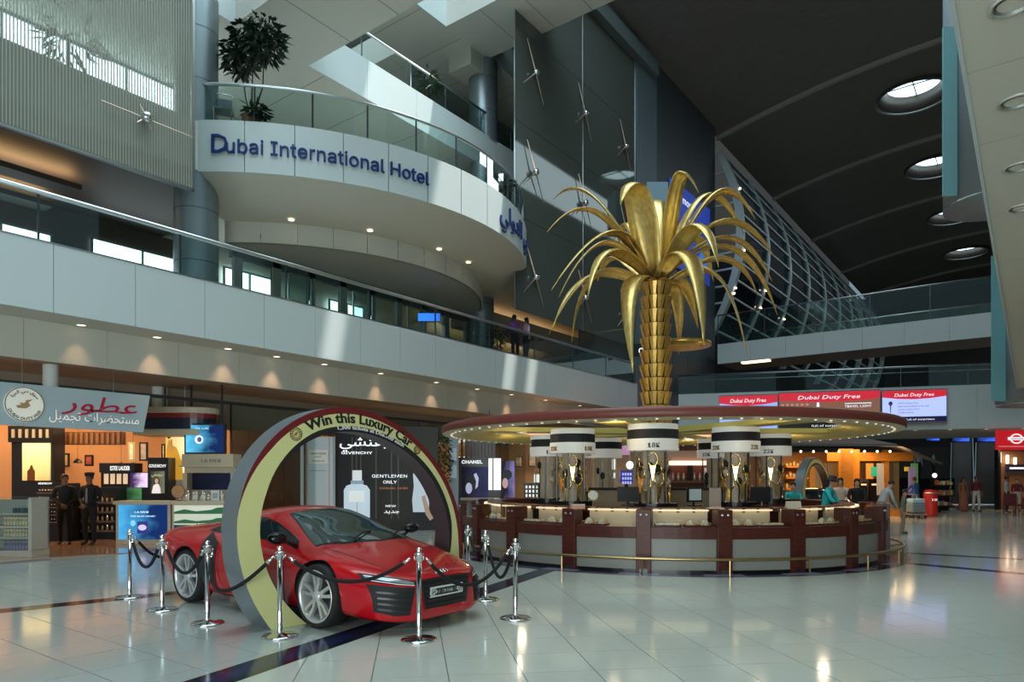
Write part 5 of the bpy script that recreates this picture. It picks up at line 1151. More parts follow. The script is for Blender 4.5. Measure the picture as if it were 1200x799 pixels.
fc.box('print_jar', mat('jar_navy', (.02, .02, .12), .3, emit=.5, ecol=(.06, .06, .35)), 161, 173.5, 611, 625, -.006, 0, b_); fc.disc('print_pearl', lit('jar_pearl', (.6, .55, .75), .8), 167, 618, 5, 3.4, -.010, .003, b_); fc.disc('print_glow', lit('jar_glow', (.2, .6, .9), .8), 156, 613, 3, 3.5, -.006, .003, b_)
f2 = Bd('shop_counter', 'cream front counter with a green landscape panel above a blue one', 'counter', 234, 17.1)
f2.box('top', CRM, 200.5, 270, 587, 591, -.03, .6); f2.box('body', CRM, 201, 268, 591, 642, .03, .55)
g2 = f2.box('landscape_panel', gradient('pic_sky', (.62, .68, .55), (.80, .84, .70), .35, 'Z', (0, 1), .4), 204, 264, 592, 615, .0, .03)
for k, (y, h) in enumerate(((602, 6), (613, 5))): f2.flat('print_hills', mat('print_green', (.03, .14, .05), .5, emit=.15, ecol=(.05, .3, .1)), [(204, y), (204, y - h * .4), (216, y - h * .9), (230, y - h * .5), (248, y - h * .8), (254, y - h * 1.2), (264, y - h * 1.3), (264, y)], -.002, .003, g2)
f2.box('poster', gradient('poster_blue2', (.003, .02, .06), (.06, .25, .45), .6, 'X', (0, 1), 1), 204, 264, 615, 641, .0, .03)
rd = random.Random(9); bt = None
for k in range(18):
    x = 208 + k * 3.3 + rd.uniform(-1, 1)
    if 245 < x < 255: continue
    loc = f2.t.matrix_basis @ Vector((f2.X(x), .12 + .2 * (k % 3), f2.Z(587))); h = 1
    if bt is None:
        n_j = 0; bt = thing('cream_jar', 'first pale jar from the left on the cream counter top', 'jar', loc, TH, 'jars and flasks on the cream counter'); G().cyl((0, 0), .032, 0, .10, 12).link('jar', mat('jar_pale', lin((.82, .82, .78)), .25), bt, True); G().cyl((0, 0), .026, .10, .15, 12).link('lid', CHROME, bt, True)
    else:
        n_j += 1; c = dup(bt, loc, None, ORD[n_j] + ' pale jar from the left on the cream counter top'); c.scale = (1, 1, rd.uniform(.7, 2.0))
cardp = Bd('price_card', 'white standing card among the jars on the cream counter', 'card', 250, 17.3, z=1.047)
G().box(-.10, .10, .1, .115, 0, .26).link('card', mat('card_white', lin((.82, .84, .84)), .5), cardp.t); G().box(-.10, .10, .1, .2, 0, .012).link('foot', CHROME, cardp.t); G().box(-.07, .07, .097, .1, .06, .2).link('print', mat('card_print', lin((.62, .66, .68)), .5), cardp.t)
rm_ = Bd('round_mirror', 'round tan make-up mirror standing on the counter end', 'mirror', 204.5, 17.0, z=1.047)
G().lathe([(0, 0), (.16, 0), (.16, .02), (0, .02)], 28).xf(Matrix.Translation((0, .2, .24)) @ Matrix.Rotation(R(90), 4, 'X')).link('mirror', mat('mirror_tan', lin((.72, .55, .38)), .2), rm_.t); G().tube([(.16 * math.cos(2 * PI * i / 28), .19, .24 + .16 * math.sin(2 * PI * i / 28)) for i in range(28)], .012, 6, True).link('rim', BROWN, rm_.t, True); G().cyl((0, .2), .06, 0, .03, 14).link('foot', BROWN, rm_.t); G().tube([(0, .21, .02), (0, .21, .09)], .012, 6).link('stem', BROWN, rm_.t)
# ================================================================ GLAZED SHOPFRONT behind the car
gf = struct('wall_storefront')
for k in range(8):
    y0 = 10.6 + k * 2.4
    G().box(-17.52, -17.48, y0 + .01, y0 + 2.39, .12, 3.62).link('glass_pane', glass('shop_glass', (.84, .90, .88), .01, fres=.25), gf); G().box(-17.54, -17.46, y0 - .012, y0 + .012, .1, 3.65).link('mullion', DSTEEL, gf)
G().box(-17.56, -17.44, 4, 30.6, 3.62, 3.70).link('head_rail', DSTEEL, gf); G().box(-17.6, -17.4, 10.6, 30, 0, .12).link('sill', mat('sill_grey', lin((.62, .63, .60)), .3), gf)
BRP = mat('storefront_brown', lin((.30, .21, .16)), .35)
pb = Bd('wall_brown', 'dark brown panelled partition in the glazed shopfront', 'partition', 305, 22.2, st=True)
for k in range(4): pb.box('panel', BRP, 272 + k * 20.3, 291.5 + k * 20.3, 492, 640, 0, .1)
gp1 = Bd('poster_pillar', 'pale grey poster pillar with thin orange lines', 'poster pillar', 371, 21.2)
PG = mat('pillar_print', lin((.68, .74, .76)), .5, emit=.12, ecol=(.7, .8, .85)); ORL = mat('print_orange', (.72, .20, .06), .5)
gp1.box('board', PG, 352, 390, 512, 640, .0, .3)
for x in (359, 385.5): gp1.box('print_line', ORL, x, x + .8, 512, 640, -.003, 0)
lb_ = gp1.box('print_label', mat('print_label', lin((.85, .86, .82)), .5, emit=.15), 362, 384, 527, 543, -.004, 0); gp1.txt('GENTLEMEN', TXTK, 364, 382, 532.5, 3, -.006, lb_); gp1.txt('ONLY', TXTK, 369, 377, 536, 2.4, -.006, lb_); gp1.txt('GIVENCHY', TXTK, 365, 381, 541, 2.2, -.006, lb_); gp1.txt('GENTLEMEN ONLY', mat('text_grey', (.2, .2, .2), .5), 363, 383, 552, 1.8, -.003)
bp_ = Bd('window_poster', 'black perfume poster with a large pale flask and a man in white', 'poster', 450, 21.6)
BK = gradient('poster_black', (.004, .004, .003), (.022, .020, .012), .05, 'X', (.1, .9), 1.6)
m_ = bp_.box('board', BK, 393, 513, 500, 623, .0, .12)
for x in (412, 417, 422, 440, 458, 466): bp_.box('print_stripe', mat('print_stripe', (.07, .06, .035), .4), x, x + 1.4, 512, 608, -.003, 0, m_)
bp_.txt('GIVENCHY', TXTW, 400, 436.5, 532, 4.2, -.005, m_, offset=.004)
bp_.txt(arabic('جيفنشي'), TXTW, 398, 468, 522.5, 11, -.006, m_, offset=.006)
bp_.txt('GENTLEMEN', TXTW, 436, 477, 559.5, 5, -.005, m_); bp_.txt('ONLY', TXTW, 449, 465, 566.5, 5, -.005, m_); bp_.txt('CASUAL CHIC', lit('text_orange', (.6, .2, .05), .5), 445, 478, 573, 3, -.005, m_); bp_.txt('NEW', TXTW, 452, 464, 594, 3.4, -.005, m_); bp_.txt(arabic('جديد'), TXTW, 450, 468, 601, 4.5, -.005, m_)
FLK = lit('flask_print', (.58, .72, .82), .45)
bp_.flat('print_flask', FLK, [(403, 612), (403, 574), (406, 569), (412, 567), (424, 567), (430, 569), (433.5, 574), (433.5, 612)], -.003, .004, m_); bp_.box('print_collar', lit('flask_dark', (.25, .36, .44), .4), 411, 426, 563, 567, -.006, -.002, m_); bp_.box('print_cap', lit('flask_cap', (.70, .74, .75), .5), 413, 424, 551, 563, -.006, -.002, m_); bp_.box('print_flask_label', lit('flask_label', (.75, .80, .80), .5), 409, 427, 575, 588, -.010, -.006, m_); bp_.box('print_line', ORL, 418, 418.6, 588, 612, -.010, -.006, m_)
SHW = lit('shirt_print', (.52, .60, .66), .42)
bp_.flat('print_shirt', SHW, [(484, 600), (483, 585), (485, 570), (484, 556), (487, 548), (494, 556), (500, 572), (503, 590), (502, 600)], -.003, .004, m_); bp_.flat('print_arm', lit('print_skin3', (.42, .28, .20), .4), [(494, 582), (498, 580), (504, 600), (508, 607), (504, 610), (499, 603)], -.008, .004, m_); bp_.flat('print_cuff', SHW, [(487, 560), (494, 558), (499, 578), (492, 583)], -.010, .004, m_); bp_.flat('print_trousers', mat('print_black', (.004, .004, .005), .5), [(478, 622), (483, 600), (503, 600), (504, 622)], -.005, .004, m_)
for k, (x0, x1) in enumerate(((505, 526),)):
    pp = thing('potted_bush', 'tall green bush behind the glass right of the arch', 'plant', (at(519, HY, 22.0).x, at(519, HY, 22.0).y, 0))
def leaves(g, c, r, n, ln, wd, rd, droop=.3):
    c = Vector(c)
    for _ in range(n):
        u = Vector((rd.gauss(0, 1), rd.gauss(0, 1), rd.gauss(0, 1))).normalized() * rd.random() ** .4; p = c + Vector((u.x * r[0], u.y * r[1], u.z * r[2]))
        d = Vector((u.x + rd.uniform(-.6, .6), u.y + rd.uniform(-.6, .6), rd.uniform(-.5, .5) - droop)).normalized(); s_ = d.cross(Vector((rd.uniform(-1, 1), rd.uniform(-1, 1), 1))).normalized() * wd * rd.uniform(.6, 1.1); l = ln * rd.uniform(.6, 1.2)
        g.add([p, p + d * l * .45 + s_, p + d * l, p + d * l * .45 - s_], [(0, 1, 2, 3)])
    return g
LEAF = mat('leaf_green', (.020, .060, .018), .45, noise=.5, nscale=3); LEAFD = mat('leaf_dark', (.008, .026, .012), .4, noise=.5, nscale=3); BARK = mat('bark', (.06, .035, .02), .8); TERRA = mat('planter', (.22, .09, .05), .6)
rd = random.Random(21); leaves(G(), (0, 0, 2.2), (.28, .28, 1.0), 600, .16, .03, rd).link('foliage', LEAF, pp, kind='stuff'); G().tube([(0, 0, .3), (.03, 0, 1.6)], .03, 7).link('stem', BARK, pp); G().lathe([(0, 0), (.22, 0), (.28, .4), (.25, .4), (.24, .36), (0, .36)], 20).link('pot', TERRA, pp)
gs = Bd('poster_pillar', 'narrow grey poster pillar just right of the arch', 'poster pillar', 531, 22.6); gs.box('board', mat('pillar_grey', lin((.60, .65, .68)), .5), 526.5, 536.5, 513, 620, 0, .3)
for k in range(2): gs.box('print_panel', PG, 528, 535, 525 + k * 20, 540 + k * 20, -.01, 0)
# ================================================================ SHOPS BEHIND THE COUNTER
ch = Bd('brand_wall', 'black perfume display wall with white lettering and a face portrait', 'display wall', 560, 25.5)
ch.box('panel', SHOPW, 535, 587, 536, 625, .0, .3); ch.txt('CHANEL', TXTW, 541, 565.5, 543, 5.2, -.004, offset=.012)
fd = ch.box('portrait', gradient('portrait_blue', (.004, .004, .010), (.03, .03, .12), .3, 'X', (0, 1), 1.5), 541, 572, 547, 585, -.006, 0)
ch.flat('print_hair', mat('print_hair2', (.005, .005, .008), .4), [(546, 572), (545, 563), (550, 556), (557, 555), (561, 562), (560, 575)], -.008, .004, fd); ch.disc('print_face', lit('print_pale', (.50, .52, .75), .5), 549.5, 572, 3.8, 6.5, -.013, .004, fd); ch.flat('print_hand', lit('print_pale2', (.55, .58, .80), .5), [(555, 556), (558, 554), (561, 560), (560, 570), (557, 573), (558, 564)], -.014, .004, fd)
ch.box('light_panel', lit('panel_white', (.92, .95, .92), 1.0), 572.5, 577, 537, 574, -.02, 0); ch.box('light_panel', MATS['panel_white'], 578.5, 587, 537, 574, -.02, 0); ch.box('base_shelf', mat('shelf_pale', lin((.7, .66, .6)), .4), 540, 585, 583, 586, -.3, 0)
hb = Bd('hanging_board', 'black slatted board hanging above the portrait wall', 'board', 562, 26.2, z=2.3)
for k in range(9): hb.box('slat', SHOPW, 545 + k * 4, 548.4 + k * 4, 515, 536, 0, .08)
hb.box('rail', SHOPW, 545, 581, 514, 516, .0, .1); hb.box('hanger', SHOPW, 552, 553, 480, 514, .04, .06); hb.box('hanger', SHOPW, 573, 574, 480, 514, .04, .06)
pw = Bd('lit_poster', 'blue toned poster of a woman beside the white light panels', 'poster', 597, 25.8); v_ = pw.box('board', gradient('poster_violet', (.01, .006, .02), (.30, .24, .60), .4, 'X', (.2, 1.1), 1.3), 588, 603, 540, 620, 0, .2); pw.disc('print_hair', mat('print_hair2', (.01, .01, .01), .4), 594, 556, 6, 6, -.004, .003, v_); pw.disc('print_face', lit('print_skin4', (.60, .36, .36), .5), 592, 566, 3.4, 6, -.009, .003, v_)
ow = struct('wall_shop_back', at(700, HY, 30) - Vector((0, 0, EYE)), TH); kk = 30 / F
for k, (xa, xb, m) in enumerate(((596, 640, ORANGE), (640, 692, mat('wall_tan', lin((.62, .46, .34)), .6)), (692, 760, mat('wall_beige', lin((.66, .58, .48)), .6)), (760, 830, BROWN), (830, 905, mat('wall_rust', lin((.52, .33, .22)), .6)))):
    G().box((xa - 700) * kk, (xb - 700) * kk - .02, 0, .2, 0, 3.6).link('wall_panel', m, ow)
G().box((596 - 700) * kk, (905 - 700) * kk, -1.2, .2, 3.3, 3.5).link('soffit_board', mat('soffit_rose', lin((.70, .55, .46)), .5), ow)
for x in (640, 700, 760, 820, 880): lamp('back_lamp', 'AREA', at(x, 505, 28.6), 32, (1, .74, .5), shape='RECTANGLE', size=1.6, size_y=1.0)
fr0 = None
for k, (x, y, w, h) in enumerate(((608, 541, 9, 13), (624, 540, 10, 14), (656, 545, 8, 12), (680, 542, 8, 12))):
    f = Bd('framed_picture', ['brown framed picture on the orange wall behind the counter', 'second framed picture on the orange wall behind the counter', 'framed picture glimpsed between the left display columns', 'framed picture glimpsed right of the left display columns'][k], 'picture', x, 29.7, z=1.9)
    f.box('frame', BROWN, x - w / 2, x + w / 2, y - h / 2, y + h / 2, 0, .05); f.box('print', mat('print_pic', (.5, .36, .2), .5, noise=.7, nscale=5, emit=.15, ecol=(1, .7, .4)), x - w / 2 + 1.5, x + w / 2 - 1.5, y - h / 2 + 1.5, y + h / 2 - 1.5, -.01, 0)
for k, (xa, xb, ya, yb, lbl) in enumerate(((614, 633, 566, 586, 'black and white patterned watch case on a far ledge'), (625, 636, 555, 566, 'white lit cabinet above the patterned watch case'), (709, 722, 537, 551, 'white lit price board right of the left columns'), (709, 722, 553, 561, 'lower white lit board right of the left columns'), (727, 742, 551, 566, 'blue perfume showcase behind the counter'))):
    s2_ = Bd('lit_case', lbl, 'showcase', (xa + xb) / 2, (24.5, 24.9, 23.5, 23.9, 23.2)[k], z=1.0)
    s2_.box('case', (SHOPW, CRM, CRM, CRM, mat('case_blue', (.02, .02, .12), .3, emit=.3, ecol=(.1, .1, .5)))[k], xa, xb, ya, yb, 0, .2)
    if k in (1, 2, 3): s2_.box('face', lit('face_white', (.95, .93, .85), .8), xa + 1, xb - 1, ya + 1, yb - 1, -.02, 0)
    else:
        for i in range(4):
            for j in range(3): s2_.box('item', lit('face_white', (.95, .93, .85), .8) if k == 0 else lit('item_blue', (.4, .45, .9), .8), xa + 2 + i * (xb - xa - 3) / 4, xa + 2 + i * (xb - xa - 3) / 4 + 2, ya + 3 + j * 5, ya + 6 + j * 5, -.03, 0)
    G().box(-.06, .06, .05, .15, -.98, s2_.Z(yb)).link('stand', SHOPW, s2_.t)
cp = Bd('oval_sign', 'white oval sign hanging behind the counter', 'sign', 721, 23.5, z=2.2); cp.disc('face', lit('face_white', (.95, .93, .85), .8), 721, 529, 4, 7, 0, .04); cp.box('rod', STEEL, 720.6, 721.2, 490, 522, .0, .02); cp.box('print', mat('print_grey', (.3, .3, .3), .5), 719, 723, 526, 532, -.05, -.04)
cp = Bd('pink_sign', 'small pink lettered sign hanging beside the oval one', 'sign', 732, 23.5, z=2.2); cp.box('face', lit('pink_glow', (.55, .25, .45), .6), 727, 738, 522, 533, 0, .04); cp.box('rod', STEEL, 732, 732.6, 490, 522, .01, .03)
cp = Bd('round_sign', 'round white lit sign behind the central display column', 'sign', 738, 24, z=1.9); cp.disc('face', lit('face_bright', (1, .97, .9), 1.6), 738, 545, 4, 4.4, 0, .04); cp.box('rod', STEEL, 737.7, 738.3, 490, 541, .01, .03); cp.disc('rim', STEEL, 738, 545, 4.6, 5, .02, .015)
lr = Bd('lit_bar', 'long bright pinkish bar counter front lit from above', 'bar', 812, 27, z=0); lr.box('lit_soffit', lit('bar_glow', (1, .72, .55), 1.4), 785, 840, 540, 545, -.2, .2); lr.box('pelmet', mat('soffit_rose', (.4, .3, .25), .5), 780, 842, 528, 540, 0, .5); lr.box('shelf', BROWN, 786, 838, 563, 566, -.1, .3); lr.box('back_panel', mat('rust', lin((.42, .22, .15)), .5), 786, 838, 545, 630, .3, .4); lr.box('post', SHOPW, 806, 812, 545, 563, 0, .1); lr.box('post', BROWN, 833, 838, 545, 625, 0, .2)
lr.box('print_window', gradient('bar_print', (.25, .22, .2), (.7, .66, .62), .3, 'Z', (0, 1), .8), 826, 836, 548, 561, .05, .1); bt0 = None
for k in range(7):
    loc = lr.t.matrix_basis @ Vector((lr.X(789 + k * 6.3), .05, lr.Z(563)))
    if bt0 is None: bt0 = thing('bar_bottle', 'first small bottle from the left on the lit bar shelf', 'bottle', loc, 0, 'bottles on the lit bar shelf'); G().lathe([(0, 0), (.05, 0), (.05, .16), (.018, .22), (.018, .30), (0, .30)], 10).link('flask', mat('bottle_pale', (.5, .42, .34), .2), bt0, True); G().cyl((0, 0), .02, .30, .33, 8).link('cap', mat('cap_red', (.4, .03, .03), .4), bt0)
    else: dup(bt0, loc, None, ORD[k] + ' small bottle from the left on the lit bar shelf')
# ---- the orange timber shop with the grey canopy roof
os_ = Bd('timber_kiosk', 'orange timber shop with string lights under a grey canopy', 'shop', 985, 30)
OT = mat('orange_timber', lin((.80, .50, .16)), .5, noise=.15, nscale=3, stretch=(1, 1, 6)); CG = mat('canopy_grey', lin((.40, .37, .35)), .6)
G().extr([(os_.X(895), -2.2, os_.Z(525)), (os_.X(1018), -2.2, os_.Z(526)), (os_.X(1096), -.5, os_.Z(545)), (os_.X(1060), 3, os_.Z(512)), (os_.X(895), 3, os_.Z(508))], (0, 0, .10)).link('canopy_roof', CG, os_.t)
for xa, xb, y0 in ((973, 987, -1.0), (998, 1002, -.4), (1040, 1045, .2)): os_.box('post', OT, xa, xb, 527, 618, y0, y0 + .25)
os_.box('lintel', OT, 973, 1072, 530, 540, .1, .3); os_.box('back_wall', mat('timber_back', lin((.55, .36, .16)), .6), 905, 1090, 527, 618, 2.4, 2.6)
for k in range(15): os_.box('plank', mat('plank%d' % (k % 4), ((.42, .22, .06), (.30, .24, .18), (.50, .30, .10), (.22, .20, .18))[(k * 7) % 4], .6), 975 + k * 7.6, 982.2 + k * 7.6, 541, 617, 2.25 + .03 * (k % 3), 2.4)
for k in range(5): os_.box('dark_bay', SHOPW, 1004 + k * 13, 1012 + k * 13, 565 - 4 * (k % 2), 598, 1.6, 1.8); os_.box('bay_light', lit('bay_warm', (1, .6, .25), 1.2), 1005 + k * 13, 1011 + k * 13, 567, 569, 1.56, 1.6)
os_.box('counter', OT, 1000, 1060, 596, 616, -.2, .5)
for k, (x, c) in enumerate(((1018, (.8, .25, .04)), (1023, (.02, .40, .26)), (1030, (.35, .32, .30)), (1062, (.75, .55, .03)), (1069, (.10, .30, .08)), (1066, (.25, .18, .35)))): os_.box('colour_panel', mat('kiosk_panel%d' % k, c, .5, emit=.25, ecol=c), x - 4, x + 4, 543 + (k % 2) * 4, (561, 558, 580, 552, 566, 580)[k], -.1 - k * .02, -.05 - k * .02)
for k in range(6): os_.box('shelf', OT, 908 + (k % 2) * 34, 936 + (k % 2) * 34, 545 + 14 * (k // 2), 547 + 14 * (k // 2), 1.9, 2.4)
for k in range(9):
    x = 903 + k * 14; o = G().ell((os_.X(x), -1.9, os_.Z(531)), (.045, .045, .045), 10, 7).link('bulb', lit('string_bulb', (1, .72, .35), 6), os_.t, True)
lamp('kiosk_lamp', 'AREA', at(990, 525, 29.5), 220, (1, .68, .32), shape='RECTANGLE', size=5, size_y=2)
rd = random.Random(31); kb = None
for k in range(36):
    i_, j_, r_ = k % 6, k // 6 % 2, k // 12; x = 911 + i_ * 4.4 + j_ * 34; loc = os_.t.matrix_basis @ Vector((os_.X(x), 2.15, os_.Z(545 + 14 * r_) + .002))
    lab_ = '%s souvenir box from the left on the %s %s shelf of the timber shop' % (ORD[i_], ORD[r_], ('left', 'right')[j_])
    if kb is None: kb = thing('souvenir_box', lab_, 'box', loc, TH, 'souvenirs in the timber shop'); G().box(-.06, .06, -.05, .05, 0, .2).link('box', mat('souvenir_tan', (.45, .26, .08), .5), kb); G().box(-.05, .05, -.055, -.05, .05, .15).link('print', mat('souvenir_print', (.6, .5, .2), .5), kb)
    else: c = dup(kb, loc, None, lab_); c.scale = (1, 1, rd.uniform(.6, 1.3))
# ---- far wall with advertising screens
def screen(xa, xb, ya, yb, label, cols, build):
    u0 = (xa, (ya + yb) / 2); fr = []
    def onf(px, py):   # point on the far gallery's front plane
        r = at(px, py, 1) - Vector((0, 0, EYE)); t = (FG0 + FGN * .22).dot(FGN) / r.dot(FGN); return Vector((0, 0, EYE)) + r * t
    A, B, C = onf(xa, yb), onf(xb, yb), onf(xa, ya); w = (Vector((B.x, B.y, 0)) - Vector((A.x, A.y, 0))).length; h = C.z - A.z
    t = thing('advert_screen', label, 'screen', (A.x, A.y, A.z), FGR)
    G().box(-.02, w + .02, .0, .20, -.05, h + .05).link('casing', mat('screen_casing', lin((.42, .45, .46)), .4), t); s_ = G().box(0, w, -.012, 0, 0, h).link('screen', cols, t); build(t, s_, w, h); return t
REDB = lit('banner_red', (.62, .02, .04), .8); SCW = lit('screen_text', (.9, .9, .95), .9)
def head(t, s_, w, h): 
    G().extr([(0, -.013, h * .80), (w * .25, -.013, h * .74), (w * .5, -.013, h * .72), (w * .75, -.013, h * .74), (w, -.013, h * .80), (w, -.013, h), (0, -.013, h)], (0, -.006, 0)).link('red_header', REDB, s_)
    text('Dubai Duty Free', h * .15, SCW, s_, (w / 2, -.022, h * .81), ext=.002, fit=min(w * .62, 3.0), shear=.2)
screen(843, 911, 464.5, 506, 'left advertising screen with red header and pale blue field', lit('screen_blue1', (.30, .42, .85), .9), head)
def b2(t, s_, w, h):
    head(t, s_, w, h); text('TRAVEL LIGHT', h * .13, SCW, s_, (w * .79, -.022, h * .56), ext=.002, fit=w * .26); G().box(w * .66, w * .92, -.018, -.013, h * .66, h * .68).link('print_rule', SCW, s_)
    for i in range(6):
        for j in range(5): G().box(w * (.02 + .05 * i), w * (.05 + .05 * i), -.018, -.013, h * (.24 + .10 * j), h * (.30 + .10 * j)).link('print_dot', lit('screen_pink', (.55, .22, .2), .7), s_)
    G().extr([(w * .38, -.013, h * .6), (w * .41, -.013, h * .6), (w * .405, -.013, h * .72), (w * .385, -.013, h * .72)], (0, -.005, 0)).link('print_flask', SCW, s_); G().box(0, w, -.016, -.013, 0, h * .18).link('print_band', SHOPW, s_); text('full of surprises.', h * .11, SCW, s_, (w * .5, -.022, h * .05), ext=.002, fit=w * .34)
screen(913, 1031, 461, 503, 'wide brown advertising screen between the two blue ones', lit('screen_brown', (.22, .10, .06), .8), b2)
def b3(t, s_, w, h):
    head(t, s_, w, h)
    for i, q in enumerate(('Proud winners of the', 'Best Airport Retailer of the Year', 'Single Location 2012', 'Frontier Awards')): text(q, h * .085, lit('screen_navy', (.05, .05, .2), .3), s_, (w * .25, -.022, h * (.58 - .10 * i)), ext=.002, align='LEFT')
    G().box(0, w, -.016, -.013, 0, h * .17).link('print_band', lit('screen_navy2', (.01, .01, .06), .4), s_); text('full of surprises.', h * .11, SCW, s_, (w * .6, -.022, h * .05), ext=.002, fit=w * .45)
    G().ell((w * .13, -.015, h * .60), (h * .06, .004, h * .07), 12, 8).link('print_trophy', MATS['screen_navy'], s_); G().extr([(w * .125, -.014, h * .3), (w * .135, -.014, h * .3), (w * .14, -.014, h * .56), (w * .12, -.014, h * .56)], (0, -.004, 0)).link('print_trophy', MATS['screen_navy'], s_)
screen(1034, 1109, 458.5, 495, 'bright blue advertising screen with award text at the right', lit('screen_blue2', (.42, .50, .92), 1.0), b3)
# ---- blue hoarding on the wall behind the palm
hg = thing('advert_board', 'deep blue advertising board on the wall behind the palm', 'advert', (-15.55, onX(786, 262, -15.55).y, onX(786, 262, -15.55).z - 2.1))
yw = onX(832, 262, -15.55).y - hg.location.y
G().box(-.1, 0, 0, yw, 0, 4.6).link('board', lit('hoarding_blue', (.015, .05, .42), .5), hg); G().extr([(.004, yw * .55, .4), (.004, yw * .98, 1.2), (.004, yw * .98, 3.2)], (.01, 0, 0)).link('print_swoosh', lit('hoarding_sky', (.05, .22, .65), .5), hg)
text('Talk more', .75, TXTW, hg, (.012, yw * .28, 3.7), (0, 1, 0), fit=yw * .5); text('international calls', .4, TXTW, hg, (.012, yw * .6, 2.9), (0, 1, 0), fit=yw * .6)
G().lathe([(0, 0), (.42, 0), (.42, .02), (0, .02)], 24).xf(Matrix.Translation((0, yw * .28, .85)) @ Matrix.Rotation(R(90), 4, 'Y')).link('print_disc', lit('hoarding_red', (.75, .05, .05), .6), hg); text('Offer', .42, TXTW, hg, (.03, yw * .3, .72), (0, 1, 0), fit=.95)
cpl = thing('small_sign', 'small dark sign with a white letter C beside the palm trunk', 'sign', at(750, 410, 33)); cpl.rotation_euler = (0, 0, TH); G().box(-.3, .3, 0, .08, -.3, .3).link('box', SHOPW, cpl); text('C', .5, TXTW, cpl, (.05, -.01, -.17), offset=.02); G().box(-.02, .02, .08, 1.2, -.02, .02).link('bracket', SHOPW, cpl)
lbx = Bd('light_box', 'pale blue box on the wall above the palm crown', 'box', 771, 33.5, z=13.0); lbx.box('box', mat('pale_blue', lin((.55, .68, .74)), .5), 758, 783, 213, 260, 0, .5); lbx.box('bracket', PB, 765, 770, 220, 250, .5, 1.2)
# ================================================================ ESCALATORS and the far right
for k, (xa, xb) in enumerate(((1115, 1140), (1144, 1170))):
    e = Bd('escalator', ('left of the two dark escalators at the far end', 'right of the two dark escalators at the far end')[k], 'escalator', (xa + xb) / 2, 44, yaw=-math.atan((xa + xb - 1200) / 2 / F))
    w0, w1 = e.X(xa), e.X(xb); N = 22; TR = mat('escalator_tread', (.16, .155, .15), .5)
    for i in range(N): G().box(w0 + .12, w1 - .12, i * .40, i * .40 + .42, i * .22, i * .22 + .22).link('step', TR, e.t)
    for x in (w0, w1 - .1):
        G().extr([(x, -.8, 0), (x, N * .4, N * .22), (x, N * .4, N * .22 + .95), (x, 0, .95), (x, -.8, .95)], (.1, 0, 0)).link('balustrade', SHOPW, e.t); G().tube([(x + .05, -.8, .98), (x + .05, 0, .98), (x + .05, N * .4, N * .22 + .98)], .05, 6).link('handrail', DSTEEL, e.t)
    G().box(w0, w1, -1.2, 0, 0, .02).link('comb_plate', STEEL, e.t)
    s3 = Bd('lit_sign', ('blue lit sign over the left escalator', 'blue lit sign over the right escalator')[k], 'sign', (xa + xb) / 2, 44, z=3.2); s3.box('face', gradient('sign_royal', (.01, .02, .12), (.05, .15, .95), 1.1, 'X', (0, 1), 1.6), xa + 2, xb - 4, 508, 517, 0, .1); s3.box('frame', SHOPW, xa + 1, xb - 3, 507, 518, .05, .15)
lamp('escalator_fill', 'AREA', at(1140, 505, 39), 260, (1, .93, .85), shape='RECTANGLE', size=5, size_y=2)  # added fill to bring the escalator steps out of the dark
s3 = Bd('lit_sign', 'dim blue lit sign left of the escalators', 'sign', 1093, 46, z=3.2); s3.box('face', gradient('sign_royal', (.01, .02, .12), (.05, .15, .95), 1.1), 1086, 1101, 508, 516, 0, .1); s3.box('frame', SHOPW, 1085, 1102, 507, 517, .05, .15)
rb = Bd('banner', 'red banner with a white round emblem above the right hand shop', 'banner', 1190, 34, z=2.8); BNR = lit('banner_red2', (.55, .012, .02), .7)
rb.box('face', BNR, 1169, 1226, 504, 527, 0, .15); rb.box('lower_edge', lit('banner_pink', (.8, .3, .3), .5), 1170, 1226, 522.5, 523.5, -.004, 0)
G().tube([(rb.X(1191) + .28 * math.cos(2 * PI * i / 24), -.02, rb.Z(514) + .22 * math.sin(2 * PI * i / 24)) for i in range(24)], .03, 6, True).link('emblem', TXTW, rb.t, True); rb.box('emblem_bar', TXTW, 1181, 1201, 512.2, 515.6, -.05, -.01); rb.txt('NISSAN', mat('text_dark', (.05, .01, .01), .5), 1184, 1198, 515, 2.6, -.056)
for k, (x, d_) in enumerate(((1101, 33), (1110, 35))):
    ms = Bd('merchandise_stand', ('dark merchandise stand with bright tins right of the red bin', 'second dark merchandise stand nearer the escalators')[k], 'display stand', x, d_)
    for y in (568, 580, 592): ms.box('shelf', SHOPW, x - 6, x + 6, y, y + 1.5, -.2, .3)
    ms.box('back', SHOPW, x - 6, x + 6, 562, 604, .3, .36); rd = random.Random(70 + k)
    for i in range(9): c_ = ((.6, .12, .05), (.5, .4, .1), (.7, .65, .55), (.1, .25, .3))[i % 4]; xx = x - 5 + (i % 3) * 3.6; yy = (568, 580, 592)[i // 3]; ms.box('tin', mat('tin%d' % (i % 4), c_, .4), xx, xx + 2.4, yy - rd.uniform(3, 6), yy, -.12, .05)
rsx = Bd('shopfront', 'warm lit shop at the right edge under the red banner', 'shop', 1190, 36); rsx.box('back_wall', mat('right_shop_wall', lin((.60, .44, .30)), .6), 1173, 1240, 528, 600, .25, .35); lamp('shop_lamp', 'AREA', at(1195, 526, 35.2), 25, (1, .7, .45), shape='RECTANGLE', size=1.5, size_y=.6); rsx.box('sign_board', mat('sign_navy', (.02, .03, .08), .4), 1180, 1215, 544, 553, .0, .1); rsx.box('print_band', TXTW, 1183, 1200, 547.5, 549.5, -.012, 0)
for k in range(3): rsx.box('light_tube', lit('tube_warm', (1, .8, .6), 3), 1173 + k * 9, 1175 + k * 9, 530 + k * 3, 542 + k, .10, .2)
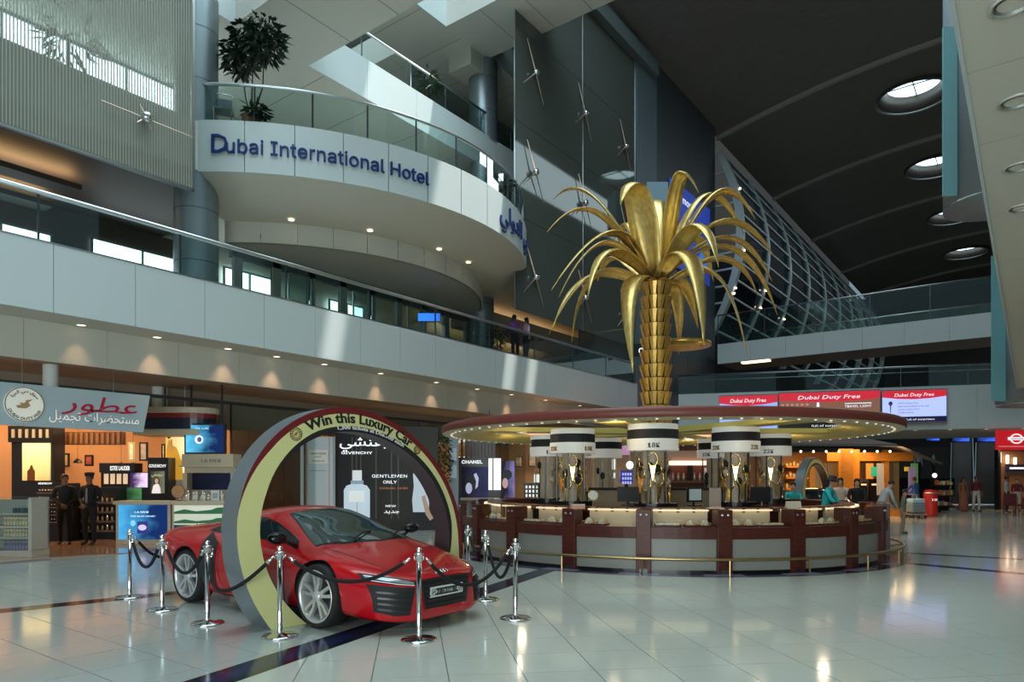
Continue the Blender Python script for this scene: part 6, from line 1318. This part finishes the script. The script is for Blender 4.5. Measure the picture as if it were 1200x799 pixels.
rsx.box('post', SHOPW, 1170, 1173, 526, 602, 0, .3); rsx.box('counter', BROWN, 1200, 1230, 580, 600, -.4, .2)
rw = struct('wall_right_far', at(1240, HY, 36) - Vector((0, 0, EYE)), TH); G().box(0, 8, 0, .3, 0, 4.1).link('wall_panel', BROWN, rw)
bw_ = struct('wall_back_far', FG0 + FGN * -22, FGR); G().box(0, 40, 0, .3, 0, 4.1).link('wall_panel', mat('far_dark', (.02, .02, .02), .7), bw_)
bn = Bd('red_drum', 'red cylindrical bin with white lettering beside the porter', 'bin', 1090.5, 29.6); r_ = 7.5 * bn.k
G().lathe([(0, 0), (r_ * .95, 0), (r_, .1), (r_, 1.0), (r_ * .8, 1.12), (0, 1.14)], 24).link('drum', mat('drum_red', (.50, .018, .012), .4), bn.t, True); G().lathe([(r_ + .004, .98), (r_ + .01, 1.0), (r_ + .004, 1.02)], 24).link('rim', STEEL, bn.t); text('3 10', .16, TXTW, bn.t, (0, -r_ - .01, .68), fit=.22)
ck = Bd('wall_clock', 'white round clock glowing in the dark beyond the timber shop', 'clock', 1095, 38, z=1.2); ck.disc('face', lit('face_bright', (1, .97, .9), 1.6), 1095, 557, 2.6, 2.6, 0, .05); ck.disc('rim', SHOPW, 1095, 557, 3.1, 3.1, .03, .02); ck.box('bracket', SHOPW, 1094.6, 1095.4, 557, 585, .01, .04)
# ================================================================ PEOPLE
SKIN = [mat('skin_brown', (.20, .095, .055), .5), mat('skin_light', (.48, .27, .18), .5), mat('skin_dark', (.07, .035, .022), .5)]
HAIR = mat('hair_black', (.006, .005, .005), .5); SHOE = mat('shoe_black', (.01, .01, .01), .3)
def cloth(n, c): return mat('cloth_' + n, c, .8)
def person(label, loc, rz, shirt, legs, skin=0, h=1.75, arms='down', lean=0, sleeve=True, stride=0, hair=1, hat=None, robe=None, group=None, turn=0, tie=None):
    """one continuous skinned figure facing local -y"""
    t = thing('person', label, 'person', loc, rz, group); k = h / 1.75; V = []; E = []; RD = []; TG = []
    def v(p, r, tg): V.append(Vector(p)); RD.append(r); TG.append(tg); return len(V) - 1
    def e(*ids):
        for a, b in zip(ids, ids[1:]): E.append((a, b))
    L = R(lean)
    def up(p):  # bend the upper body forward at the hips
        q = Vector(p) - Vector((0, 0, .95)); return Vector((q.x, q.y * math.cos(L) - q.z * math.sin(L), q.y * math.sin(L) + q.z * math.cos(L) + .95))
    pel = v((0, 0, .95), (.155, .115), 'l'); sp = v(up((0, 0, 1.13)), (.140, .105), 's'); ch = v(up((0, .01, 1.33)), (.165, .115), 's'); ub = v(up((0, .01, 1.45)), (.11, .09), 's'); nk = v(up((0, -.005, 1.53)), (.052, .055), 'k')
    a = R(turn); hx, hy = math.sin(a), -math.cos(a)
    jw = v(up((.02 * hx, .02 * hy, 1.585)), (.062, .07), 'k'); cr = v(up((0, 0, 1.665)), (.078, .092), 'k'); tp = v(up((-.01 * hx, -.01 * hy, 1.725)), (.055, .065), 'k'); no = v(up((.105 * hx, .105 * hy, 1.635)), (.014, .016), 'k')
    e(pel, sp, ch, ub, nk, jw, cr, tp); e(jw, no)
    for q, s in enumerate((-1, 1)):
        hp = v((s * .10, 0, .90), (.105, .105), 'l'); st_ = stride * s; kn = v((s * .105, -.02 - st_ * .5, .50), (.068, .070), 'l'); ak = v((s * .10, .02 - st_, .10), (.048, .05), 'l'); hl = v((s * .10, .02 - st_, .045), (.045, .045), 'f'); to = v((s * .115, -.17 - st_, .035), (.042, .034), 'f')
        e(pel, hp, kn, ak, hl, to)
        sh = v(up((s * .185, .01, 1.43)), (.068, .068), 's')
        P = {'down': ((.24, .03, 1.16), (.25, -.03, .91)), 'clasp': ((.26, .04, 1.15), (.06, -.20, 1.0)), 'lean': ((.23, -.15, 1.17), (.12, -.40, 1.16)), 'reach': ((.24, -.16, 1.22), (.14, -.42, 1.12)), 'hip': ((.33, .05, 1.18), (.17, -.08, 1.02))}[arms if not isinstance(arms, tuple) else arms[q]]
        el = v(up((s * P[0][0], *P[0][1:])), (.048, .048), 's'); wr = v(up((s * P[1][0], *P[1][1:])), (.031, .035), 's' if sleeve else 'h'); d = (V[wr] - V[el]).normalized(); sd = d.cross(Vector((0, 1, 0)) if abs(d.y) < .8 else Vector((0, 0, 1))).normalized(); n_ = sd.cross(d)
        pm_ = v(V[wr] + d * .075, (.034, .020), 'h'); e(ch, sh, el, wr, pm_)
        for i, (o_, l) in enumerate(((-.030, .070), (-.010, .082), (.011, .076), (.030, .060))):
            f0 = v(V[pm_] + sd * o_ + d * .035, (.0095, .0095), 'h'); f1 = v(V[f0] + d * l * .55 + n_ * .008, (.0085, .0085), 'h'); f2 = v(V[f1] + d * l * .4 + n_ * .02, (.007, .007), 'h'); e(pm_, f0, f1, f2)
        t0 = v(V[wr] + d * .03 + sd * .030, (.012, .012), 'h'); t1 = v(V[t0] + d * .045 + sd * .025, (.010, .010), 'h'); e(wr, t0, t1)
    me = bpy.data.meshes.new('body'); me.from_pydata([p * k for p in V], E, []); o = bpy.data.objects.new('body', me); COL.objects.link(o)
    sk = o.modifiers.new('skin', 'SKIN'); sk.use_smooth_shade = True
    for i, sv in enumerate(me.skin_vertices[0].data): sv.radius = (RD[i][0] * k, RD[i][1] * k); sv.use_root = (i == 0)
    ss = o.modifiers.new('sub', 'SUBSURF'); ss.levels = 1
    bpy.context.view_layer.update(); dg = bpy.context.evaluated_depsgraph_get(); bm2 = bpy.data.meshes.new_from_object(o.evaluated_get(dg)); bpy.data.objects.remove(o)
    b = bpy.data.objects.new('body', bm2); COL.objects.link(b); b.parent = t; bm2.materials.clear()
    tags = {'s': 0, 'l': 1, 'k': 2, 'h': 2, 'f': 3}
    for m in (shirt, legs, SKIN[skin], SHOE): bm2.materials.append(m)
    segs = [(V[A_] * k, V[c] * k, TG[c], TG[A_], RD[c][0] * k) for A_, c in E]
    for p in bm2.polygons:
        c = p.center; best = (9, 0)
        for A_, d, tg, ta, r in segs:
            ab = d - A_; u = max(0, min(1, (c - A_).dot(ab) / ab.dot(ab))); q = (c - A_ - ab * u).length - r * .6
            if q < best[0]: best = (q, tags[ta if u < .5 else tg])
        p.material_index = best[1]; p.use_smooth = True
    hd = V[cr] * k; R2 = Matrix.Translation(hd) @ Matrix.Rotation(a, 4, 'Z') @ Matrix.Rotation(L, 4, 'X')
    if hair:
        g = G().ell((0, .012 * k, .028 * k), (.088 * k, .100 * k, .088 * k), 14, 9)
        if hair == 2: g.ell((0, .06 * k, -.09 * k), (.085 * k, .055 * k, .14 * k), 12, 8)
        g.v = [p if p[1] > -.055 * k or p[2] > .05 * k else (p[0], -.055 * k, p[2]) for p in g.v]; g.xf(R2).link('hair', HAIR, b, True)
    for s in (-1, 1):
        G().ell((s * .030 * k, -.083 * k, -.010 * k), (.011 * k, .007 * k, .007 * k), 8, 6).xf(R2).link('eye', MBLACK, b, True); G().ell((s * .083 * k, .01 * k, -.02 * k), (.012 * k, .02 * k, .03 * k), 8, 6).xf(R2).link('ear', SKIN[skin], b, True)
    G().ell((0, -.080 * k, -.082 * k), (.022 * k, .010 * k, .006 * k), 8, 5).xf(R2).link('mouth', mat('lips', (.16, .05, .04), .5), b, True)
    if hat == 'cap':
        G().lathe([(.090, .03), (.112, .085), (.118, .10), (.09, .125), (0, .13)], 18).xf(Matrix.Scale(k, 4)).xf(R2).link('cap', MBLACK, t, True); G().extr([(-.075 * k, -.07 * k, .045 * k), (-.05 * k, -.135 * k, .035 * k), (.05 * k, -.135 * k, .035 * k), (.075 * k, -.07 * k, .045 * k)], (0, 0, .008)).xf(R2).link('peak', BLACK, t)
    if hat == 'brim': G().lathe([(.085, .02), (.16, .0), (.165, .012), (.092, .035), (.085, .12), (0, .13)], 20).xf(Matrix.Scale(k, 4)).xf(R2).link('hat', MBLACK, t, True)
    if robe: G().lathe([(.0, 1.06 * k), (.17 * k, 1.05 * k), (.19 * k, .92 * k), (.24 * k, .45 * k), (.30 * k, .06 * k), (.27 * k, .05 * k)], 20, sy=.8).link('robe', robe, t, True)
    if tie: G().extr([(-.03 * k, -.135 * k, 1.08 * k), (0, -.14 * k, 1.02 * k), (.03 * k, -.135 * k, 1.08 * k), (.018 * k, -.125 * k, 1.40 * k), (-.018 * k, -.125 * k, 1.40 * k)], (0, .012, 0)).link('tie', tie, t)
    return t
def P0(px, d, z=0): p = at(px, HY, d); return (p.x, p.y, z)
BLK = cloth('black', (.005, .005, .006)); NVY = cloth('navy', (.010, .012, .022))
person('man in a black uniform and cap, hands clasped, right hand guard', P0(105, 16.95), TH, BLK, BLK, 0, 1.72, 'clasp', hat='cap', tie=cloth('grey', (.2, .2, .22)))
person('man in a black suit standing left of the capped guard', P0(76, 17.1), TH + .5, BLK, BLK, 0, 1.70, 'clasp', turn=20)
person('man in a purple shirt leaning on the gallery rail', onX(604, 400, -16.25).xy.to_3d() + Vector((0, 0, Z1)), TH + PI + .6, cloth('purple', (.26, .09, .40)), NVY, 2, 1.80, 'lean', 8)
person('man in a pale pink shirt facing the purple shirted one', onX(616, 400, -16.20).xy.to_3d() + Vector((0, 0, Z1)), TH + PI * .5 + .5, cloth('pink', (.62, .42, .55)), BLK, 2, 1.78, ('down', 'lean'), 4)
TURQ = cloth('turquoise', (.02, .46, .48))
person('clerk in a turquoise jacket and black hat behind the counter', P0(966, 15.9), TH + .9, TURQ, BLK, 1, 1.66, 'reach', 14, hat='brim', hair=2)
person('clerk in turquoise half hidden behind the right columns', P0(929, 18.0), TH - .3, TURQ, BLK, 1, 1.50, 'reach', 6)
person('woman with tied hair in a cream top at the counter', P0(985, 19.6), TH - .5, cloth('cream', (.66, .50, .40)), NVY, 1, 1.62, 'reach', 8, hair=2)
person('woman in black with a white bag strap at the counter', P0(1004, 19.3), TH - .4, BLK, BLK, 1, 1.60, 'reach', 10, hair=2)
person('shopper in a pale grey shirt bending over the counter', P0(1031, 19.8), TH + PI * .5, cloth('pale_grey', (.42, .42, .44)), cloth('khaki', (.25, .2, .13)), 1, 1.62, 'reach', 30)
person('shopper in olive green at the right end of the counter', P0(1058, 20.4), TH + 1.2, cloth('olive', (.14, .14, .10)), cloth('khaki', (.25, .2, .13)), 1, 1.28, 'down', 6)
person('porter in a blue shirt pushing a grey trolley', P0(1073, 29), TH + PI + .3, cloth('blue', (.02, .06, .22)), cloth('blue_grey', (.10, .12, .16)), 0, 1.66, 'reach', 6, stride=.1)
person('woman in a long orange dress walking near the escalators', P0(1129, 34), TH + .2, cloth('orange', (.26, .085, .035)), cloth('orange', (.26, .085, .035)), 0, 1.66, 'down', robe=cloth('orange', (.26, .085, .035)), hair=2)
person('man in a dark red shirt and pale trousers near the escalators', P0(1144, 34), TH - .1, cloth('dark_red', (.12, .012, .018)), cloth('pale', (.50, .42, .36)), 0, 1.72, 'down', sleeve=False, stride=.08)
person('person in a grey shirt standing by the right edge shop', P0(1180, 33), TH + .8, cloth('pale_grey', (.3, .3, .3)), NVY, 0, 1.70, 'down')
person('person in maroon standing at the right edge of the hall', P0(1192, 34.5), TH - .6, cloth('maroon', (.12, .015, .02)), cloth('pale', (.5, .42, .36)), 1, 1.62, 'down', sleeve=False)
for k, (px, d) in enumerate(((1076, 46), (1094, 46.5))): person(('shopper in white on the stairs beyond the timber shop', 'second shopper in white on the stairs beyond the timber shop')[k], P0(px, d, 1.7), TH + k, cloth('white', (.45, .45, .46)), NVY, 0, 1.7, 'down')
sx = Bd('stair_landing', 'dark raised landing behind the timber shop', 'landing', 1086, 46.5); G().box(-1.1, 1.1, -1.2, 2, 0, 1.68).link('landing', SHOPW, sx.t); G().box(-1.1, 1.1, -1.25, -1.2, 1.6, 1.68).link('edge', STEEL, sx.t)
# trolley pushed by the porter
tl = Bd('luggage_trolley', 'grey blue bundle on a wheeled trolley before the porter', 'trolley', 1074, 28.2)
G().box(-.28, .28, -.2, .3, .22, .62).link('bundle', cloth('bundle', (.16, .20, .24)), tl.t, bevel=.05); G().box(-.26, .26, -.18, .28, .62, .80).link('folded_cloth', cloth('sky', (.30, .45, .62)), tl.t, bevel=.05); G().box(-.32, .32, -.25, .35, .14, .2).link('deck', STEEL, tl.t)
for x in (-.25, .25):
    for y in (-.18, .28): G().lathe([(0, -.02), (.07, -.02), (.07, .02), (0, .02)], 12).xf(Matrix.Translation((x, y, .07)) @ Matrix.Rotation(R(90), 4, 'Y')).link('wheel', SHOE, tl.t)
G().tube([(-.25, .34, .2), (-.25, .42, .95), (.25, .42, .95), (.25, .34, .2)], .018, 6).link('push_bar', STEEL, tl.t)
# maroon chairs at the right edge
cc = None
for k, (px, d) in enumerate(((1183, 31), (1197, 30.2), (1214, 31.5))):
    if cc is None:
        cc = thing('cafe_chair', 'maroon upholstered chair nearest the aisle at the right edge', 'chair', P0(px, d), TH + 2.6, 'maroon chairs at the right edge'); MC = cloth('maroon_seat', (.10, .012, .018))
        G().box(-.24, .24, -.24, .24, .42, .50).link('seat', MC, cc, bevel=.02); G().box(-.24, .24, .20, .26, .5, .95).link('backrest', MC, cc, bevel=.02)
        for x in (-.21, .21):
            for y in (-.21, .21): G().tube([(x, y, 0), (x, y, .42)], .018, 6).link('leg', DSTEEL, cc)
    else: dup(cc, P0(px, d), TH + 2.6 + k, ('maroon upholstered chair in the middle of three at the right edge', 'maroon upholstered chair farthest to the right edge')[k - 1])
# ================================================================ PLANTS AND GALLERY FURNITURE
def tree(label, loc, crowns, stems, pot=(.26, .38), n=420, ln=.30, wd=.055, m=LEAFD, seed=1):
    t = thing('potted_plant', label, 'plant', loc); rd = random.Random(seed); g = G()
    for c, r, f in crowns: leaves(g, c, r, int(n * f), ln, wd, rd)
    g.link('foliage', m, t, kind='stuff')
    for s in stems: G().tube(s, [.03] + [.02] * (len(s) - 1), 6).link('stem', BARK, t)
    G().lathe([(0, 0), (pot[0] * .8, 0), (pot[0], pot[1]), (pot[0] * .9, pot[1]), (pot[0] * .88, pot[1] - .05), (0, pot[1] - .05)], 20).link('pot', TERRA, t); return t
pt = at(294, HY, 19.0); 
def lz(y, d): return EYE + (HY - y) * d / F
tree('tall dark leafed tree with two drooping crowns on the round balcony', (pt.x, pt.y, ZB), [((-.42, 0, lz(66, 19.3) - ZB), (.50, .45, .55), 1), ((.42, .1, lz(60, 19.3) - ZB), (.55, .5, .62), 1.3), ((-.1, 0, lz(45, 19.3) - ZB), (.4, .4, .25), .4), ((.25, 0, .45), (.25, .25, .25), .25)], [[(0, 0, .3), (-.25, 0, 1.0), (-.4, 0, 1.7)], [(0, 0, .3), (.05, 0, 1.0), (.1, 0, 1.8)], [(.05, 0, .3), (.4, .1, 1.1), (.45, .1, 1.8)]], seed=2)
p = at(502, HY, 25.3); tree('spiky green plant on the topmost white gallery', (onX(503, 110, -18.75).x, onX(503, 110, -18.75).y, 16.0), [((0, 0, 1.1), (.35, .35, .55), 1)], [[(0, 0, .3), (0, 0, 1.1)]], (.2, .3), 130, .55, .03, LEAF, 4)
a = ang_at(596, 11.1)
tree('bushy plant on the far end of the round balcony', (BC.x + (BR - .5) * math.cos(a + .06), BC.y + (BR - .5) * math.sin(a + .06), ZB), [((0, 0, .75), (.5, .5, .45), 1)], [[(0, 0, .3), (0, 0, .7)]], (.25, .35), 300, .25, .03, LEAFD, 5)
p = onX(583, 400, -16.6); tree('small green plant standing behind the gallery railing', (p.x, p.y, Z1), [((0, 0, .85), (.35, .35, .5), 1)], [[(0, 0, .3), (0, 0, .8)]], (.22, .32), 260, .22, .03, LEAF, 6)
p = onX(80, 60, -20.2); tree('palm like plant silhouetted behind the ribbed glass screen', (p.x, p.y, ZB), [((0, 0, 2.0), (.6, .6, .6), 1)], [[(0, 0, .3), (0, 0, 2.0)]], (.3, .4), 90, .7, .04, LEAFD, 8)  # stands in for a plant mirrored in the screen
p = at(262, HY, 18.9); ch_ = thing('metal_chair', 'thin tubular metal chair behind the round balcony glass', 'chair', (p.x, p.y, ZB), TH + .3)
G().tube([(-.25, .2, 0), (-.25, .2, .95), (-.18, .2, 1.05), (.18, .2, 1.05), (.25, .2, .95), (.25, .2, 0)], .018, 6).link('back_frame', CHROME, ch_, True)
G().box(-.24, .24, -.24, .2, .44, .48).link('seat', DSTEEL, ch_, bevel=.01); G().box(-.2, .2, .18, .22, .62, .9).link('backrest', DSTEEL, ch_)
for x in (-.22, .22): G().tube([(x, -.22, 0), (x, -.22, .45)], .016, 6).link('leg', CHROME, ch_)
p = at(420, HY, 21); bl = thing('bench_screen', 'low white slanted panel behind the round balcony railing', 'panel', (onX(470, 150, -17).x, onX(470, 150, -17).y, ZB), R(90)); G().extr([(-.9, 0, 0), (.9, 0, 0), (.9, .5, .62), (-.9, .5, .62)], (0, .05, .02)).link('panel', WHITE2, bl); G().box(-.9, .9, .05, .6, 0, .04).link('foot', DSTEEL, bl)
# ================================================================ DOWNLIGHTS
dlm = lit('downlight_lens', (1, .85, .65), 2.5); dlc = mat('downlight_can', (.75, .75, .72), .3, .6); DL0 = [None]
def downlight(loc, label, group, spot=0, r=.085, on=True):
    if DL0[0] is None or not on:
        t = thing('ceiling_light', label, 'ceiling light', loc, 0, group); G().lathe([(r, 0), (r * 1.25, -.012), (r * 1.25, 0), (r, .0)], 18).link('bezel', dlc, t, True); G().lathe([(0, .002), (r, .002), (r, -.004), (0, -.004)], 18).link('lens', dlm if on else MBLACK, t)
        if on: DL0[0] = t
    else:
        t = dup(DL0[0], loc, None, label); t['group'] = group
    if spot:
        sl = lamp('spot', 'SPOT', (0, 0, -.03), spot, (1, .62, .38), spot_size=R(70), spot_blend=.8, shadow_soft_size=.05); sl.parent = t
    return t
yk = 5.2; n = 0
for px in (96, 185, 268, 325, 381, 447, 512, 560, 600, 640, 680):
    y = onX(px, 415, -16.35).y; n += 1
    downlight((-16.38, y, Z0 - .022), ORD[n - 1] + ' downlight from the left under the long gallery soffit', 'frieze downlights', 24)
for k, px in enumerate((337, 453, 551, 573)):
    a = ang_at(px, 9.2) if px < 560 else ang_at(590, 9.2)
    downlight((BC.x + (BR - 1.35) * math.cos(a), BC.y + (BR - 1.35) * math.sin(a), ZB - 2.035), ORD[k] + ' recessed downlight from the left in the curved balcony soffit', 'balcony soffit downlights', 22)
cn0 = None
for y, lbl in ((6.01, 'nearest chrome downlight in the right hand soffit'), (7.58, 'second chrome downlight in the right hand soffit'), (9.19, 'third chrome downlight in the right hand soffit'), (10.59, 'fourth chrome downlight in the right hand soffit')):
    if cn0 is None:
        cn0 = thing('ceiling_light', lbl, 'ceiling light', (-.11, y, 4.93), 0, 'chrome downlights in the right soffit'); G().lathe([(.13, -.012), (.10, -.012), (.075, .05), (0, .05)], 24).link('reflector', CHROME, cn0, True); G().lathe([(.13, -.014), (.15, -.010), (.15, 0), (.13, 0)], 24).link('bezel', dlc, cn0, True); G().ell((0, 0, .03), (.03, .03, .02), 8, 6).link('lamp', dlm, cn0, True)
    else: dup(cn0, (-.11, y, 4.93), None, lbl)
for k in range(10):
    p = FG0 + FGD * (8 + k * 1.6) + FGN * -.6; downlight((p.x, p.y, 4.095), ORD[k] + ' small downlight from the left under the far gallery', 'far gallery downlights')
# ================================================================ HANGING FINS on the right
TG = mat('teal_glass_fin', lin((.50, .70, .72)), .25); FN = mat('fin_grey', lin((.50, .53, .56)), .45)
def fin(px, d, ytop, ybot, label, w=16, r=1.05):
    p = at(px, HY, d); t = thing('hanging_fin', label, 'fin', (p.x, p.y, lz(ybot, d)), TH); h = (ybot - ytop) * d / F; k = d / F
    G().box(-8 * k, 8 * k, -.03, .03, .12, h).link('glass_blade', TG, t)
    G().lathe([(0, 0), (r, 0), (r, h + 1.5), (0, h + 1.5)], 32, (8 * k + r, .2)).link('drum', FN, t, True)
    G().lathe([(r + .004, 0), (r + .004, .03)], 32, (8 * k + r, .2)).link('rim', STEEL, t); return t
fin(1113, 15.5, 32, 236, 'large teal edged grey drum fin hanging at the upper right'); fin(1170, 26, 300, 474, 'farther teal edged grey fin hanging below the soffit edge', r=1.2)
fin(1188, 60, 310, 360, 'small distant teal fin beside the far bridge', r=1.0)
